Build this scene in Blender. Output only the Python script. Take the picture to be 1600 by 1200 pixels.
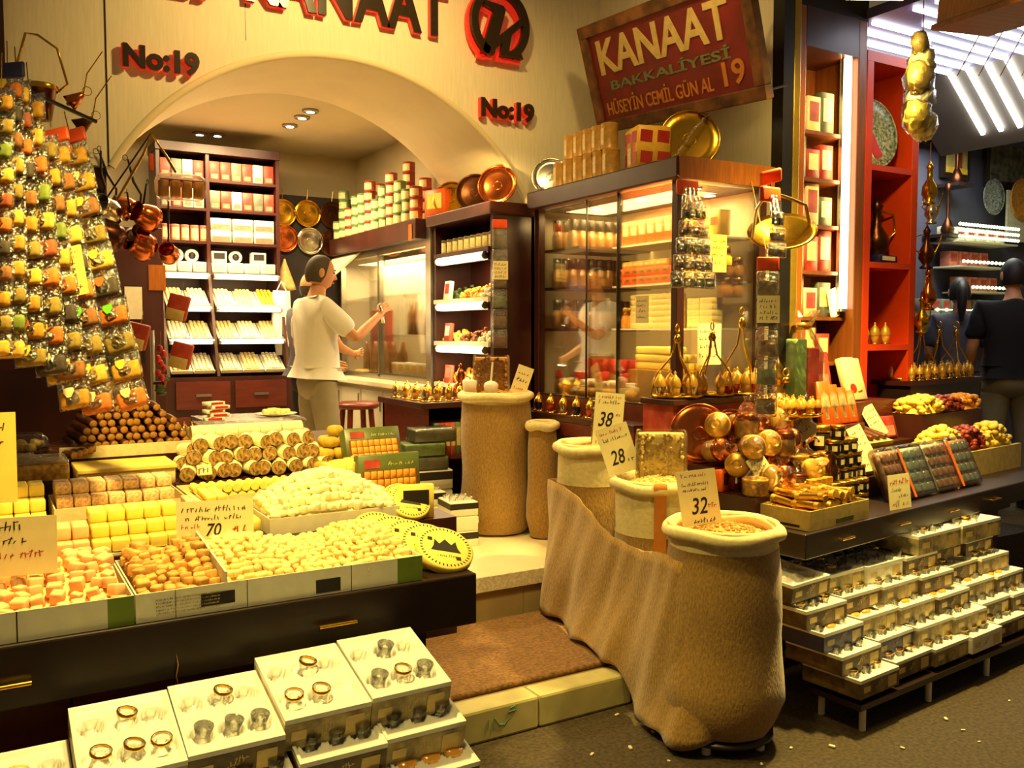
import bpy, math, random
from mathutils import Vector, Matrix, Euler
from math import sin, cos, pi, radians, sqrt, atan2

for o in list(bpy.data.objects):
    bpy.data.objects.remove(o)
S = bpy.context.scene
COL = S.collection
random.seed(7)
RND = random.random

# ------------------------------------------------------------------ camera
YAW, PITCH, FPX, EYE = radians(30.7), radians(3.35), 1400.0, 1.6
cam_data = bpy.data.cameras.new('camera')
cam_data.sensor_width = 36
cam_data.lens = FPX / 1600 * 36
cam_data.clip_start = .05
cam = bpy.data.objects.new('camera', cam_data)
cam.location = (0, 0, EYE)
cam.rotation_euler = (pi / 2 - PITCH, 0, -YAW)
COL.objects.link(cam)
S.camera = cam
_R = Vector((cos(YAW), -sin(YAW), 0))
_F0 = Vector((sin(YAW), cos(YAW), 0))
_F = _F0 * cos(PITCH) - Vector((0, 0, sin(PITCH)))
_U = _F0 * sin(PITCH) + Vector((0, 0, cos(PITCH)))
_C = Vector((0, 0, EYE))
def ray(x, y): return _F + _R * ((x - 800) / FPX) + _U * ((600 - y) / FPX)
def at(x, y, d): return _C + ray(x, y) * d
def atz(x, y, z):
    d = ray(x, y); return _C + d * ((z - EYE) / d.z)
def aty(x, y, Y):
    d = ray(x, y); return _C + d * (Y / d.y)
def atx(x, y, X):
    d = ray(x, y); return _C + d * (X / d.x)

# ------------------------------------------------------------------ world, exposure
S.view_settings.view_transform = 'Standard'
S.view_settings.look = 'None'
S.view_settings.gamma = 1
S.view_settings.use_curve_mapping = False
S.view_settings.exposure = 1.2
W = bpy.data.worlds.new('night'); S.world = W
W.use_nodes = True
W.node_tree.nodes['Background'].inputs[0].default_value = (1, .70, .36, 1)
W.node_tree.nodes['Background'].inputs[1].default_value = .055
S.cycles.max_bounces = 7
S.cycles.transparent_max_bounces = 14
S.cycles.sample_clamp_indirect = 4
S.cycles.caustics_reflective = False
S.cycles.caustics_refractive = False

# ------------------------------------------------------------------ lamps (above the stalls, along the shop front, inside the shop) and an added fill
AMBER, WARM, PALE = (1, .725, .20), (1, .66, .21), (1, .73, .34)
def lamp(name, kind, loc, power, col, size=.3, target=None, spot=70, blend=.5, size_y=None):
    l = bpy.data.lights.new(name, kind)
    l.energy = power; l.color = col
    if kind == 'AREA':
        l.size = size
        if size_y: l.shape = 'RECTANGLE'; l.size_y = size_y
        else: l.shape = 'DISK'
    else:
        l.shadow_soft_size = size
    if kind == 'SPOT':
        l.spot_size = radians(spot); l.spot_blend = blend
    o = bpy.data.objects.new(name, l); COL.objects.link(o)
    o.location = loc
    if target is not None:
        o.rotation_euler = (Vector(target) - Vector(loc)).to_track_quat('-Z', 'Y').to_euler()
    return o
lamp('stall_lamp_sweets', 'SPOT', (.45, 2.55, 3.0), 165, AMBER, .09, (.6, 3.0, .9), 92, .8)
lamp('stall_lamp_front', 'SPOT', (.75, 1.6, 3.1), 44, AMBER, .09, (.6, 2.3, .6), 80, .8)
lamp('stall_lamp_copper', 'SPOT', (3.6, 2.62, 3.1), 330, AMBER, .09, (3.65, 2.85, .9), 100, .8)
lamp('stall_lamp_street', 'SPOT', (3.3, 2.9, 2.9), 34, AMBER, .05, (3.5, 1.6, 0), 80, .6)
lamp('stall_lamp_sacks', 'SPOT', (1.7, 2.1, 3.3), 62, AMBER, .09, (2.3, 3.4, .3), 66, .8)
lamp('glass_box_fill', 'SPOT', (3.1, 1.75, 2.9), 15, AMBER, .08, (3.5, 2.5, .5), 60, .9)  # weak fill spot added to brighten the right hand glass boxes
lamp('facade_lamp', 'SPOT', (1.85, 3.7, 3.95), 78, WARM, .07, (1.85, 5.2, 3.0), 110, .9)
lamp('facade_lamp_sign', 'SPOT', (2.5, 3.2, 3.9), 24, WARM, .07, (3.5, 4.2, 2.9), 85, .9)
lamp('entry_lamp', 'SPOT', (2.05, 4.3, 3.2), 72, WARM, .07, (2.2, 4.5, .3), 80, .9)
# ------------------------------------------------------------------ mesh helper
class MB:
    def __init__(s): s.v = []; s.f = []; s.m = []; s.s = []
    def add(s, vs, fs, mi=0, sm=False, X=None):
        b = len(s.v)
        s.v += [tuple(X @ Vector(v)) if X is not None else tuple(v) for v in vs]
        for f in fs:
            s.f.append([i + b for i in f]); s.m.append(mi); s.s.append(sm)
        return s
    def box(s, c, d, mi=0, X=None, top=(1, 1)):
        x, y, z = d[0] / 2, d[1] / 2, d[2] / 2
        vs = []
        for k, q in ((-1, (1, 1)), (1, top)):
            for a, b in ((-1, -1), (1, -1), (1, 1), (-1, 1)):
                vs.append((c[0] + a * x * q[0], c[1] + b * y * q[1], c[2] + k * z))
        return s.add(vs, [(3, 2, 1, 0), (4, 5, 6, 7), (0, 1, 5, 4), (1, 2, 6, 5), (2, 3, 7, 6), (3, 0, 4, 7)], mi, False, X)
    def b2(s, lo, hi, mi=0, X=None):
        return s.box([(a + b) / 2 for a, b in zip(lo, hi)], [b - a for a, b in zip(lo, hi)], mi, X)
    def rbox(s, c, d, r, mi=0, X=None, n=3):
        # box with rounded vertical and horizontal edges (superellipsoid style rings)
        x, y, z = d[0] / 2, d[1] / 2, d[2] / 2
        rings = []
        def ring(ins, zz):
            a, b = x - ins, y - ins; rr = max(r - ins, .0005)
            pts = []
            for cx, cy, a0 in ((a - rr, b - rr, 0), (-a + rr, b - rr, pi / 2), (-a + rr, -b + rr, pi), (a - rr, -b + rr, 1.5 * pi)):
                for k in range(n + 1):
                    t = a0 + k / n * pi / 2
                    pts.append((c[0] + cx + rr * cos(t), c[1] + cy + rr * sin(t), c[2] + zz))
            return pts
        for k in range(n + 1):
            t = k / n * pi / 2
            rings.append(ring(r * (1 - sin(t)), -z + r * (1 - cos(t))))
        for k in range(n + 1):
            t = k / n * pi / 2
            rings.append(ring(r * (1 - cos(t)), z - r + r * sin(t)))
        return s.loft(rings, mi, True, X)
    def loft(s, rings, mi=0, sm=True, X=None, cap=True, closed=True):
        n = len(rings[0]); vs = [p for r in rings for p in r]; fs = []
        for i in range(len(rings) - 1):
            for j in range(n if closed else n - 1):
                k = (j + 1) % n
                fs.append((i * n + j, i * n + k, (i + 1) * n + k, (i + 1) * n + j))
        s.add(vs, fs, mi, sm, X)
        if cap:
            s.add(rings[0], [tuple(range(n))[::-1]], mi, False, X)
            s.add(rings[-1], [tuple(range(n))], mi, False, X)
        return s
    def lathe(s, prof, n=16, mi=0, X=None, c=(0, 0, 0), cap=True, sm=True):
        rings = [[(c[0] + r * cos(2 * pi * k / n), c[1] + r * sin(2 * pi * k / n), c[2] + z) for k in range(n)] for r, z in prof]
        return s.loft(rings, mi, sm, X, cap)
    def cyl(s, p0, p1, r0, r1=None, n=10, mi=0, X=None, cap=True):
        r1 = r0 if r1 is None else r1
        return s.tube([p0, p1], [r0, r1], n, mi, X, cap)
    def tube(s, pts, r, n=8, mi=0, X=None, cap=True, closed=False):
        pts = [Vector(p) for p in pts]; L = len(pts)
        rs = r if isinstance(r, (list, tuple)) else [r] * L
        rings = []; up = None
        for i, p in enumerate(pts):
            a = pts[(i - 1) % L] if closed or i > 0 else p
            b = pts[(i + 1) % L] if closed or i < L - 1 else p
            t = (b - a).normalized()
            if up is None:
                up = Vector((0, 0, 1)) if abs(t.z) < .9 else Vector((1, 0, 0))
            u = t.cross(up).normalized(); w = u.cross(t).normalized(); up = w
            rings.append([p + (u * cos(2 * pi * k / n) + w * sin(2 * pi * k / n)) * rs[i] for k in range(n)])
        if closed: rings.append(rings[0])
        return s.loft(rings, mi, True, X, cap and not closed)
    def prism(s, poly, z0, z1, mi=0, X=None):
        n = len(poly)
        vs = [(p[0], p[1], z0) for p in poly] + [(p[0], p[1], z1) for p in poly]
        fs = [tuple(range(n))[::-1], tuple(range(n, 2 * n))] + [(i, (i + 1) % n, n + (i + 1) % n, n + i) for i in range(n)]
        return s.add(vs, fs, mi, False, X)
    def ball(s, c, r, mi=0, nu=10, nv=6, X=None, jit=0):
        r = (r, r, r) if isinstance(r, (int, float)) else r
        rings = []
        for i in range(1, nv):
            t = pi * i / nv
            ring = []
            for k in range(nu):
                q = 1 + jit * (RND() - .5)
                ring.append((c[0] + q * r[0] * sin(t) * cos(2 * pi * k / nu), c[1] + q * r[1] * sin(t) * sin(2 * pi * k / nu), c[2] - q * r[2] * cos(t)))
            rings.append(ring)
        n = nu; b = [(c[0], c[1], c[2] - r[2])]; tp = [(c[0], c[1], c[2] + r[2])]
        s.loft(rings, mi, True, X, False)
        s.add(rings[0] + b, [((k + 1) % n, k, n) for k in range(n)], mi, True, X)
        s.add(rings[-1] + tp, [(k, (k + 1) % n, n) for k in range(n)], mi, True, X)
        return s
    def mesh(s, name, mats):
        me = bpy.data.meshes.new(name)
        me.from_pydata(s.v, [], s.f)
        for m in (mats if isinstance(mats, (list, tuple)) else [mats]): me.materials.append(m)
        me.polygons.foreach_set('material_index', s.m)
        me.polygons.foreach_set('use_smooth', s.s)
        me.update()
        return me
    def build(s, name, mats, parent=None, bevel=0, label=None, X=None):
        o = bpy.data.objects.new(name, s.mesh(name, mats)); COL.objects.link(o)
        if parent is not None: o.parent = parent
        if X is not None: o.matrix_local = X
        if label: o['label'] = label
        if bevel:
            b = o.modifiers.new('bevel', 'BEVEL'); b.width = bevel; b.segments = 2; b.limit_method = 'ANGLE'
        return o

def TR(loc, rot=(0, 0, 0), sc=(1, 1, 1)):
    return Matrix.LocRotScale(Vector(loc), Euler(rot), Vector(sc if not isinstance(sc, (int, float)) else (sc,) * 3))
def tag(o, label, cat, group=None, kind=None):
    o['label'] = label; o['category'] = cat
    if group: o['group'] = group
    if kind: o['kind'] = kind
    return o
def thing(name, label, cat, loc=(0, 0, 0), rot=0, group=None):
    o = bpy.data.objects.new(name, None); COL.objects.link(o)
    o.empty_display_size = .05
    o.location = loc
    o.rotation_euler = rot if isinstance(rot, (tuple, list, Euler)) else (0, 0, rot)
    return tag(o, label, cat, group)
KIDS = {}
def kids(o):
    return list(o.children)
def dup(o, loc, rot=0, label=None, group=None, sc=None, parent=None):
    c = o.copy(); COL.objects.link(c)
    if parent is None:
        c.location = loc
        c.rotation_euler = rot if isinstance(rot, (tuple, list, Euler)) else (0, 0, rot)
        if sc: c.scale = sc if not isinstance(sc, (int, float)) else (sc,) * 3
        if label: c['label'] = label
        if group: c['group'] = group
    else:
        c.parent = parent
    for ch in kids(o): dup(ch, None, parent=c)
    return c
class Proto:
    """first use places the built thing itself, later uses copy it"""
    def __init__(s, o): s.o = o; s.used = False
    def put(s, loc, rot=0, label=None, group=None, sc=None):
        if s.used: return dup(s.o, loc, rot, label, group, sc)
        s.used = True
        o = s.o; o.location = loc
        o.rotation_euler = rot if isinstance(rot, (tuple, list, Euler)) else (0, 0, rot)
        if sc: o.scale = sc if not isinstance(sc, (int, float)) else (sc,) * 3
        if label: o['label'] = label
        if group: o['group'] = group
        return o
def struct(name, mb, mats, label=None, bevel=0):
    o = mb.build(name, mats, None, bevel); o['kind'] = 'structure'
    o['label'] = label or name.replace('_', ' '); o['category'] = name.split('_')[0]
    return o
def single(name, mb, mats, label, cat, group=None, loc=(0, 0, 0), rot=0, bevel=0):
    o = mb.build(name, mats, None, bevel); o.location = loc
    o.rotation_euler = rot if isinstance(rot, (tuple, list, Euler)) else (0, 0, rot)
    return tag(o, label, cat, group)
def frame(o, x, y):
    """matrix with origin o, x axis along x, y axis near y"""
    x = Vector(x).normalized(); y = Vector(y); z = x.cross(y).normalized(); y = z.cross(x)
    return Matrix(((x.x, y.x, z.x, o[0]), (x.y, y.y, z.y, o[1]), (x.z, y.z, z.z, o[2]), (0, 0, 0, 1)))
def text(s, mat, parent, X, w=None, h=None, ext=.001, bold=0, name='lettering', shear=0, space=1):
    """lettering scaled to w by h, its lower left corner at the origin of X, lying in the XY plane of X"""
    cu = bpy.data.curves.new('lettering', 'FONT'); cu.body = s; cu.size = 1; cu.offset = bold; cu.shear = shear
    cu.space_character = space; cu.resolution_u = 3
    t = bpy.data.objects.new('tmp', cu); COL.objects.link(t)
    dg = bpy.context.evaluated_depsgraph_get()
    me = bpy.data.meshes.new_from_object(t.evaluated_get(dg))
    bpy.data.objects.remove(t)
    xs = [v.co.x for v in me.vertices]; ys = [v.co.y for v in me.vertices]
    if not xs: return None
    W0, H0 = max(xs) - min(xs), max(ys) - min(ys)
    sy = (h / H0) if h else (w / W0); sx = (w / W0) if w else sy
    x0, y0 = min(xs), min(ys)
    vs = [((v.co.x - x0) * sx, (v.co.y - y0) * sy) for v in me.vertices]
    fs = [list(p.vertices) for p in me.polygons]
    mb = MB()
    n = len(vs)
    mb.add([(a, b, ext) for a, b in vs], fs)
    mb.add([(a, b, 0) for a, b in vs], [f[::-1] for f in fs])
    ec = {}
    for f in fs:
        for i in range(len(f)):
            a, b = f[i], f[(i + 1) % len(f)]
            k = (min(a, b), max(a, b)); ec.setdefault(k, []).append((a, b))
    sides = [e[0] for e in ec.values() if len(e) == 1]
    mb.add([(a, b, 0) for a, b in vs] + [(a, b, ext) for a, b in vs], [(a, b, n + b, n + a) for a, b in sides], 0)
    bpy.data.meshes.remove(me)
    return mb.build(name, mat, parent, X=X)
def scrawl(mb, x0, y0, w, h, mi=0, z=.002, st=None):
    """a line of unreadable handwriting as little ink strokes"""
    x = x0; st = st or h * .16
    while x < x0 + w:
        l = h * (.35 + .75 * RND()); ln = (RND() - .3) * h * .5
        mb.add([(x, y0, z), (x + st, y0, z), (x + ln + st, y0 + l, z), (x + ln, y0 + l, z)], [(0, 1, 2, 3)], mi)
        if RND() < .6:
            yy = y0 + l * RND() * .8
            mb.add([(x, yy, z), (x + h * .55, yy + h * .1, z), (x + h * .55, yy + h * .1 + st * .8, z), (x, yy + st * .8, z)], [(0, 1, 2, 3)], mi)
        x += h * (.45 + .35 * RND())
        if RND() < .13: x += h * .5
    return mb

# ------------------------------------------------------------------ materials
def lin(c):
    return tuple(((x / 255 + .055) / 1.055) ** 2.4 if x > 10 else x / 255 / 12.92 for x in c)
MATS = {}
def mat(name, rgb, rough=.5, metal=0, var=.1, scale=25, bump=0, emis=0, c2=None, stretch=(1, 1, 1), rv=0, spec=.5, sheen=0, hue=0):
    m = bpy.data.materials.new(name); m.use_nodes = True; MATS[name] = m
    nt = m.node_tree; N = nt.nodes; L = nt.links
    b = N['Principled BSDF']
    c = lin(rgb)
    tc = N.new('ShaderNodeTexCoord'); mp = N.new('ShaderNodeMapping'); mp.inputs['Scale'].default_value = stretch
    L.new(tc.outputs['Object'], mp.inputs[0])
    nz = N.new('ShaderNodeTexNoise'); nz.inputs['Scale'].default_value = scale; nz.inputs['Detail'].default_value = 4
    L.new(mp.outputs[0], nz.inputs['Vector'])
    rp = N.new('ShaderNodeValToRGB')
    rp.color_ramp.elements[0].position = .33; rp.color_ramp.elements[1].position = .67
    lo = tuple(x * (1 - var) for x in c); hi = lin(c2) if c2 else tuple(min(1, x * (1 + var)) for x in c)
    rp.color_ramp.elements[0].color = (*lo, 1); rp.color_ramp.elements[1].color = (*hi, 1)
    L.new(nz.outputs[0], rp.inputs[0])
    out = rp.outputs[0]
    if rv or hue:
        oi = N.new('ShaderNodeObjectInfo'); hs = N.new('ShaderNodeHueSaturation')
        mr = N.new('ShaderNodeMapRange'); mr.inputs[3].default_value = 1 - rv; mr.inputs[4].default_value = 1 + rv
        L.new(oi.outputs['Random'], mr.inputs[0]); L.new(mr.outputs[0], hs.inputs['Value'])
        if hue:
            m2 = N.new('ShaderNodeMapRange'); m2.inputs[3].default_value = .5 - hue; m2.inputs[4].default_value = .5 + hue
            L.new(oi.outputs['Random'], m2.inputs[0]); L.new(m2.outputs[0], hs.inputs['Hue'])
        L.new(out, hs.inputs['Color']); out = hs.outputs[0]
    L.new(out, b.inputs['Base Color'])
    b.inputs['Roughness'].default_value = rough; b.inputs['Metallic'].default_value = metal
    b.inputs['Specular IOR Level'].default_value = spec
    if sheen: b.inputs['Sheen Weight'].default_value = sheen
    if bump:
        bp = N.new('ShaderNodeBump'); bp.inputs['Strength'].default_value = bump; bp.inputs['Distance'].default_value = .01
        L.new(nz.outputs[0], bp.inputs['Height']); L.new(bp.outputs[0], b.inputs['Normal'])
    if emis:
        b.inputs['Emission Color'].default_value = (*c, 1); b.inputs['Emission Strength'].default_value = emis
    return m
def glow(name, rgb, strength):
    m = bpy.data.materials.new(name); m.use_nodes = True; MATS[name] = m
    N = m.node_tree.nodes; L = m.node_tree.links
    b = N['Principled BSDF']; b.inputs['Base Color'].default_value = (.8, .8, .8, 1)
    tc = N.new('ShaderNodeTexCoord'); nz = N.new('ShaderNodeTexNoise'); nz.inputs['Scale'].default_value = 3
    L.new(tc.outputs['Object'], nz.inputs['Vector'])
    mx = N.new('ShaderNodeMix'); mx.data_type = 'RGBA'
    mx.inputs[6].default_value = (*rgb, 1); mx.inputs[7].default_value = tuple(.93 * x for x in rgb) + (1,)
    L.new(nz.outputs[0], mx.inputs[0]); L.new(mx.outputs[2], b.inputs['Emission Color'])
    b.inputs['Emission Strength'].default_value = strength
    return m
def clear(name, tint=(1, 1, 1), rough=.03, base=.05, bump=0, scale=40, gain=1.0):
    """clear sheet: see-through with reflections growing at grazing angles; bump crumples it"""
    m = bpy.data.materials.new(name); m.use_nodes = True; MATS[name] = m
    nt = m.node_tree; N = nt.nodes; L = nt.links
    N.remove(N['Principled BSDF'])
    tr = N.new('ShaderNodeBsdfTransparent'); tr.inputs[0].default_value = (*tint, 1)
    gl = N.new('ShaderNodeBsdfGlossy'); gl.inputs['Roughness'].default_value = rough; gl.inputs[0].default_value = (1, 1, 1, 1)
    fr = N.new('ShaderNodeFresnel'); fr.inputs[0].default_value = 1.45
    ma = N.new('ShaderNodeMath'); ma.operation = 'MULTIPLY_ADD'; ma.inputs[1].default_value = gain; ma.inputs[2].default_value = base; ma.use_clamp = True
    mx = N.new('ShaderNodeMixShader')
    L.new(fr.outputs[0], ma.inputs[0]); L.new(ma.outputs[0], mx.inputs[0])
    L.new(tr.outputs[0], mx.inputs[1]); L.new(gl.outputs[0], mx.inputs[2])
    L.new(mx.outputs[0], N['Material Output'].inputs[0])
    if bump:
        tc = N.new('ShaderNodeTexCoord'); nz = N.new('ShaderNodeTexNoise'); nz.inputs['Scale'].default_value = scale; nz.inputs['Detail'].default_value = 3
        bp = N.new('ShaderNodeBump'); bp.inputs['Strength'].default_value = bump; bp.inputs['Distance'].default_value = .02
        L.new(tc.outputs['Object'], nz.inputs['Vector']); L.new(nz.outputs[0], bp.inputs['Height'])
        L.new(bp.outputs[0], gl.inputs['Normal']); L.new(bp.outputs[0], fr.inputs['Normal'])
    return m

mat('plaster', (232, 222, 192), .75, var=.05, scale=5, stretch=(14, 14, 1.2), bump=.05)
mat('plaster_smooth', (228, 212, 170), .7, var=.03, scale=4)
mat('ceiling_paint', (205, 190, 150), .8, var=.03, scale=3)
mat('marble', (236, 222, 186), .28, var=.07, scale=4)
mat('stone_edge', (205, 192, 170), .8, var=.22, scale=90, bump=.2)
mat('riser_stone', (150, 128, 88), .6, var=.1, scale=8)
mat('kerb_stone', (178, 168, 118), .5, var=.12, scale=10)
mat('asphalt', (54, 44, 28), .85, var=.3, scale=60, bump=.3, c2=(76, 62, 38))
mat('doormat', (112, 74, 30), .95, var=.35, scale=70, bump=.8, sheen=.2, c2=(142, 98, 44))
mat('dark_wood', (62, 26, 20), .38, var=.25, scale=6, stretch=(1, 1, .15))
mat('maroon_wood', (98, 40, 30), .35, var=.18, scale=5, stretch=(1, 6, 6))
mat('black_edge', (38, 24, 20), .35, var=.2, scale=8)
mat('brown_wood', (128, 70, 26), .4, var=.2, scale=5, stretch=(8, 8, .6))
mat('amber_wood', (150, 84, 22), .35, var=.2, scale=8, stretch=(12, 2, 1))
mat('orange_paint', (208, 62, 14), .4, var=.08, scale=6)
mat('black_metal', (20, 17, 14), .4, var=.1)
mat('gilt_profile', (176, 142, 48), .3, .7, var=.08)
mat('steel', (170, 165, 150), .28, .85, var=.06)
mat('brass', (205, 158, 48), .22, 1, var=.1, scale=20, rv=.12)
mat('gold', (228, 176, 66), .24, 1, var=.12, rv=.12)
mat('gold_foil', (226, 172, 66), .32, .5, var=.2, scale=30, rv=.18)
mat('copper', (206, 112, 58), .22, 1, var=.12, scale=20, rv=.1)
mat('silver', (205, 200, 185), .2, 1, var=.08)
mat('dark_copper', (88, 50, 30), .3, .9, var=.2)
mat('red_acrylic', (232, 52, 30), .35, emis=.12, var=.03)
mat('letter_face', (48, 36, 18), .25, var=.1)
mat('sign_red', (122, 24, 22), .55, var=.22, scale=7)
mat('sign_frame', (92, 58, 34), .7, var=.4, scale=9, c2=(140, 92, 52))
mat('sign_cream', (214, 190, 120), .6, var=.1)
mat('sign_green', (112, 124, 86), .6, var=.12)
mat('sign_orange', (206, 132, 44), .6, var=.1)
mat('burlap', (158, 122, 60), .95, var=.22, scale=34, stretch=(4, 4, 1.6), bump=.4, sheen=.3)
mat('cream_cloth', (228, 212, 158), .9, var=.08, scale=50, bump=.2)
mat('orange_ribbon', (206, 128, 44), .7, var=.06)
mat('nuts', (204, 148, 66), .6, var=.3, scale=60, rv=.12)
mat('pale_nuts', (236, 208, 128), .6, var=.2, scale=60, rv=.1)
mat('card', (240, 226, 168), .7, var=.03)
mat('card_yellow', (244, 216, 100), .7, var=.04)
mat('ink', (34, 22, 12), .6, var=.05)
mat('ink_red', (186, 56, 32), .6, var=.05)
mat('carton_white', (222, 218, 196), .6, var=.05, rv=.05)
mat('carton_grey', (104, 92, 68), .55, var=.35, scale=16, c2=(196, 176, 120), rv=.15)
mat('carton_brown', (70, 56, 40), .55, var=.35, scale=14, c2=(122, 98, 60), rv=.2)
mat('carton_blue', (50, 46, 92), .5, var=.2, scale=18)
mat('vac_tray', (238, 236, 226), .3, var=.02)
mat('green_print', (108, 132, 36), .55, var=.08)
mat('carton_green', (86, 96, 40), .35, var=.2, scale=14)
mat('black_print', (32, 24, 16), .5, var=.1)
mat('lokum_pink', (252, 200, 140), .7, var=.1, rv=.08, bump=.1)
mat('lokum_brown', (214, 164, 84), .7, var=.16, scale=60, rv=.16, bump=.15)
mat('lokum_pale', (246, 224, 150), .75, var=.08, rv=.1, bump=.15)
mat('lokum_white', (252, 240, 196), .75, var=.05, rv=.05, bump=.1)
mat('lokum_yellow', (252, 226, 104), .65, var=.06, rv=.06)
mat('lokum_rose', (240, 176, 120), .6, var=.2, scale=120, rv=.08, c2=(252, 232, 176))
mat('walnut_fill', (112, 74, 34), .7, var=.45, scale=90, c2=(206, 164, 84))
mat('cezerye', (92, 46, 12), .35, var=.35, scale=40, rv=.2)
mat('roll_end', (176, 122, 44), .5, var=.25, scale=80)
mat('fig', (206, 172, 50), .6, var=.16, rv=.1)
mat('golden_syrup', (176, 122, 30), .35, var=.35, scale=40, c2=(228, 186, 84))
mat('tan_film', (198, 172, 100), .4, var=.15)
mat('red', (196, 44, 28), .45, var=.1, rv=.1)
mat('header_red', (234, 84, 28), .4, var=.12)
mat('white', (236, 230, 214), .6, var=.04)
mat('shirt', (238, 236, 224), .8, var=.04, scale=8)
mat('trousers', (148, 138, 112), .85, var=.08, scale=10)
mat('skin', (206, 146, 98), .55, var=.06)
mat('hair_grey', (70, 60, 48), .7, var=.25, scale=120)
mat('hair_dark', (26, 18, 14), .6, var=.2, scale=120)
mat('tee_black', (18, 16, 20), .9, var=.1)
mat('top_grey', (84, 82, 92), .9, var=.1)
mat('stool_wood', (118, 44, 24), .35, var=.15)
mat('cabinet_white', (214, 204, 176), .45, var=.03)
mat('jar_glass', (150, 108, 48), .12, var=.35, scale=18, rv=.2, spec=.9)
mat('jar_amber', (226, 160, 48), .15, var=.15, rv=.12, spec=.9)
mat('black_lid', (30, 24, 16), .3, var=.1)
mat('box_orange', (228, 94, 12), .45, var=.08, rv=.08)
mat('box_yellow', (246, 196, 62), .45, var=.08, rv=.08)
mat('box_red', (170, 46, 36), .5, var=.15, scale=14, rv=.2, c2=(196, 84, 60))
mat('box_grey', (104, 108, 90), .5, var=.2, scale=14, rv=.15)
mat('box_pink', (208, 120, 96), .5, var=.2, rv=.15)
mat('tin_body', (206, 158, 76), .4, .15, var=.15, rv=.08)
mat('tin_label', (238, 216, 150), .5, var=.12, scale=50)
mat('tin_green', (120, 150, 90), .4, var=.2, rv=.1)
mat('dark_void', (34, 24, 22), .8, var=.1)
mat('bluegrey_wall', (74, 72, 92), .7, var=.08, scale=4)
mat('lavender_panel', (92, 84, 128), .5, var=.06, scale=3)
mat('grey_panel', (118, 110, 92), .6, var=.08, scale=4)
mat('blue_plate', (66, 84, 128), .25, var=.5, scale=55, c2=(172, 176, 150))
mat('teal_plate', (78, 98, 82), .25, var=.5, scale=60, c2=(186, 190, 140))
mat('orange_plate', (212, 140, 30), .25, var=.35, scale=40)
mat('navy', (28, 34, 84), .2, var=.3, scale=30)
mat('apricot_yellow', (248, 214, 92), .5, var=.12, rv=.12)
mat('apricot_orange', (226, 150, 44), .5, var=.16, rv=.12)
mat('berry_red', (146, 52, 32), .5, var=.25, rv=.2)
mat('fruit_pale', (206, 200, 168), .6, var=.15, rv=.12)
mat('green_leaf', (64, 84, 34), .6, var=.25)
mat('paper_white', (214, 204, 172), .8, var=.06)
mat('rope', (150, 110, 50), .9, var=.2)
mat('tea_gold', (230, 176, 80), .28, .3, var=.3, scale=50, rv=.25)
mat('tea_red', (190, 60, 30), .2, .2, var=.3, scale=50, rv=.2)
mat('iridescent', (236, 234, 228), .2, .3, var=.35, scale=26, bump=1.0, c2=(176, 208, 204))
mat('plum_pack', (196, 150, 130), .3, .05, var=.4, scale=30, rv=.2)
for k, c in dict(mustard=(190, 138, 36), orange=(196, 108, 30), olive=(140, 116, 44), green=(112, 128, 44), brick=(150, 74, 36), brown=(142, 90, 36), yellow=(214, 170, 60), dark=(62, 50, 40)).items():
    mat('spice_' + k, c, .75, var=.2, scale=70, rv=.12)
mat('sticker', (250, 214, 72), .45, var=.05)
mat('sticker_green', (110, 206, 40), .45, var=.05)
mat('sticker_orange', (255, 110, 50), .45, var=.05)
mat('sticker_cream', (246, 226, 160), .45, var=.05)
glow('tube_glow', (1, .84, .5), 4)
glow('tube_white', (1, .88, .62), 4)
glow('downlight_glow', (1, .93, .76), 26)
glow('led_strip', (.92, .93, 1), 5)
glow('led_green', (.78, .9, .42), 1.6)
glow('stall_glow', (1, .8, .28), 9)
clear('pane', (.98, .97, .94), .01, .03, gain=.65)
clear('film', (.97, .95, .88), .16, .10, bump=1.0, scale=55, gain=1.2)
clear('bag_film', (.99, .98, .95), .14, .03, bump=.6, scale=30, gain=.8)
clear('tumbler', (.95, .945, .925), .08, .06, gain=.8)
m = MATS
# ================================================================== THE SETTING
struct('floor_street', MB().b2((-3, -3, -.1), (10, 6.5, 0)), m['asphalt'], 'dark asphalt street in front of the shop')
FL = .36                                        # shop floor level
mb = MB(); mb.b2((-.6, 3.92, .29), (3.9, 8.6, FL), 0); mb.b2((-.6, 3.905, .285), (3.9, 3.92, FL + .001), 1)
struct('floor', mb, [m['marble'], m['stone_edge']], 'pale polished marble shop floor')
mb = MB()
for i in range(9): mb.b2((-.55 + i * .492, 3.93, .0), (-.06 + i * .492, 4.3, .29))
struct('trim_1', mb, m['riser_stone'], 'tan stone riser below the marble floor')
mb = MB(); mb.b2((-.2, 3.1, 0), (3.3, 3.93, .125))
struct('floor_step', mb, m['riser_stone'], 'low tan entrance step')
mb = MB()
for i in range(7): mb.b2((-.0 + i * .475, 2.98, 0), (.471 + i * .475, 3.1, .135))
struct('trim_2', mb, m['kerb_stone'], 'row of glazed kerb tiles along the street', bevel=.012)
# chalk scribble on the kerb
mb = MB()
for a, b_ in (((0, .01), (.004, .05)), ((.025, .008), (.03, .05)), ((.03, .05), (.05, .02)), ((.05, .02), (.075, .015)), ((.075, .015), (.1, .04)), ((.09, .06), (.13, .064)), ((.1, .075), (.12, .08)), ((.12, .05), (.13, .085))):
    mb.tube([(a[0], 0, a[1]), (b_[0], 0, b_[1])], .0016, 4)
single('chalk_mark', mb, mat('chalk_green', (96, 160, 120), .8), 'small green chalk scribble on the glazed kerb tile', 'mark', loc=(1.66, 2.978, .04))

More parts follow.
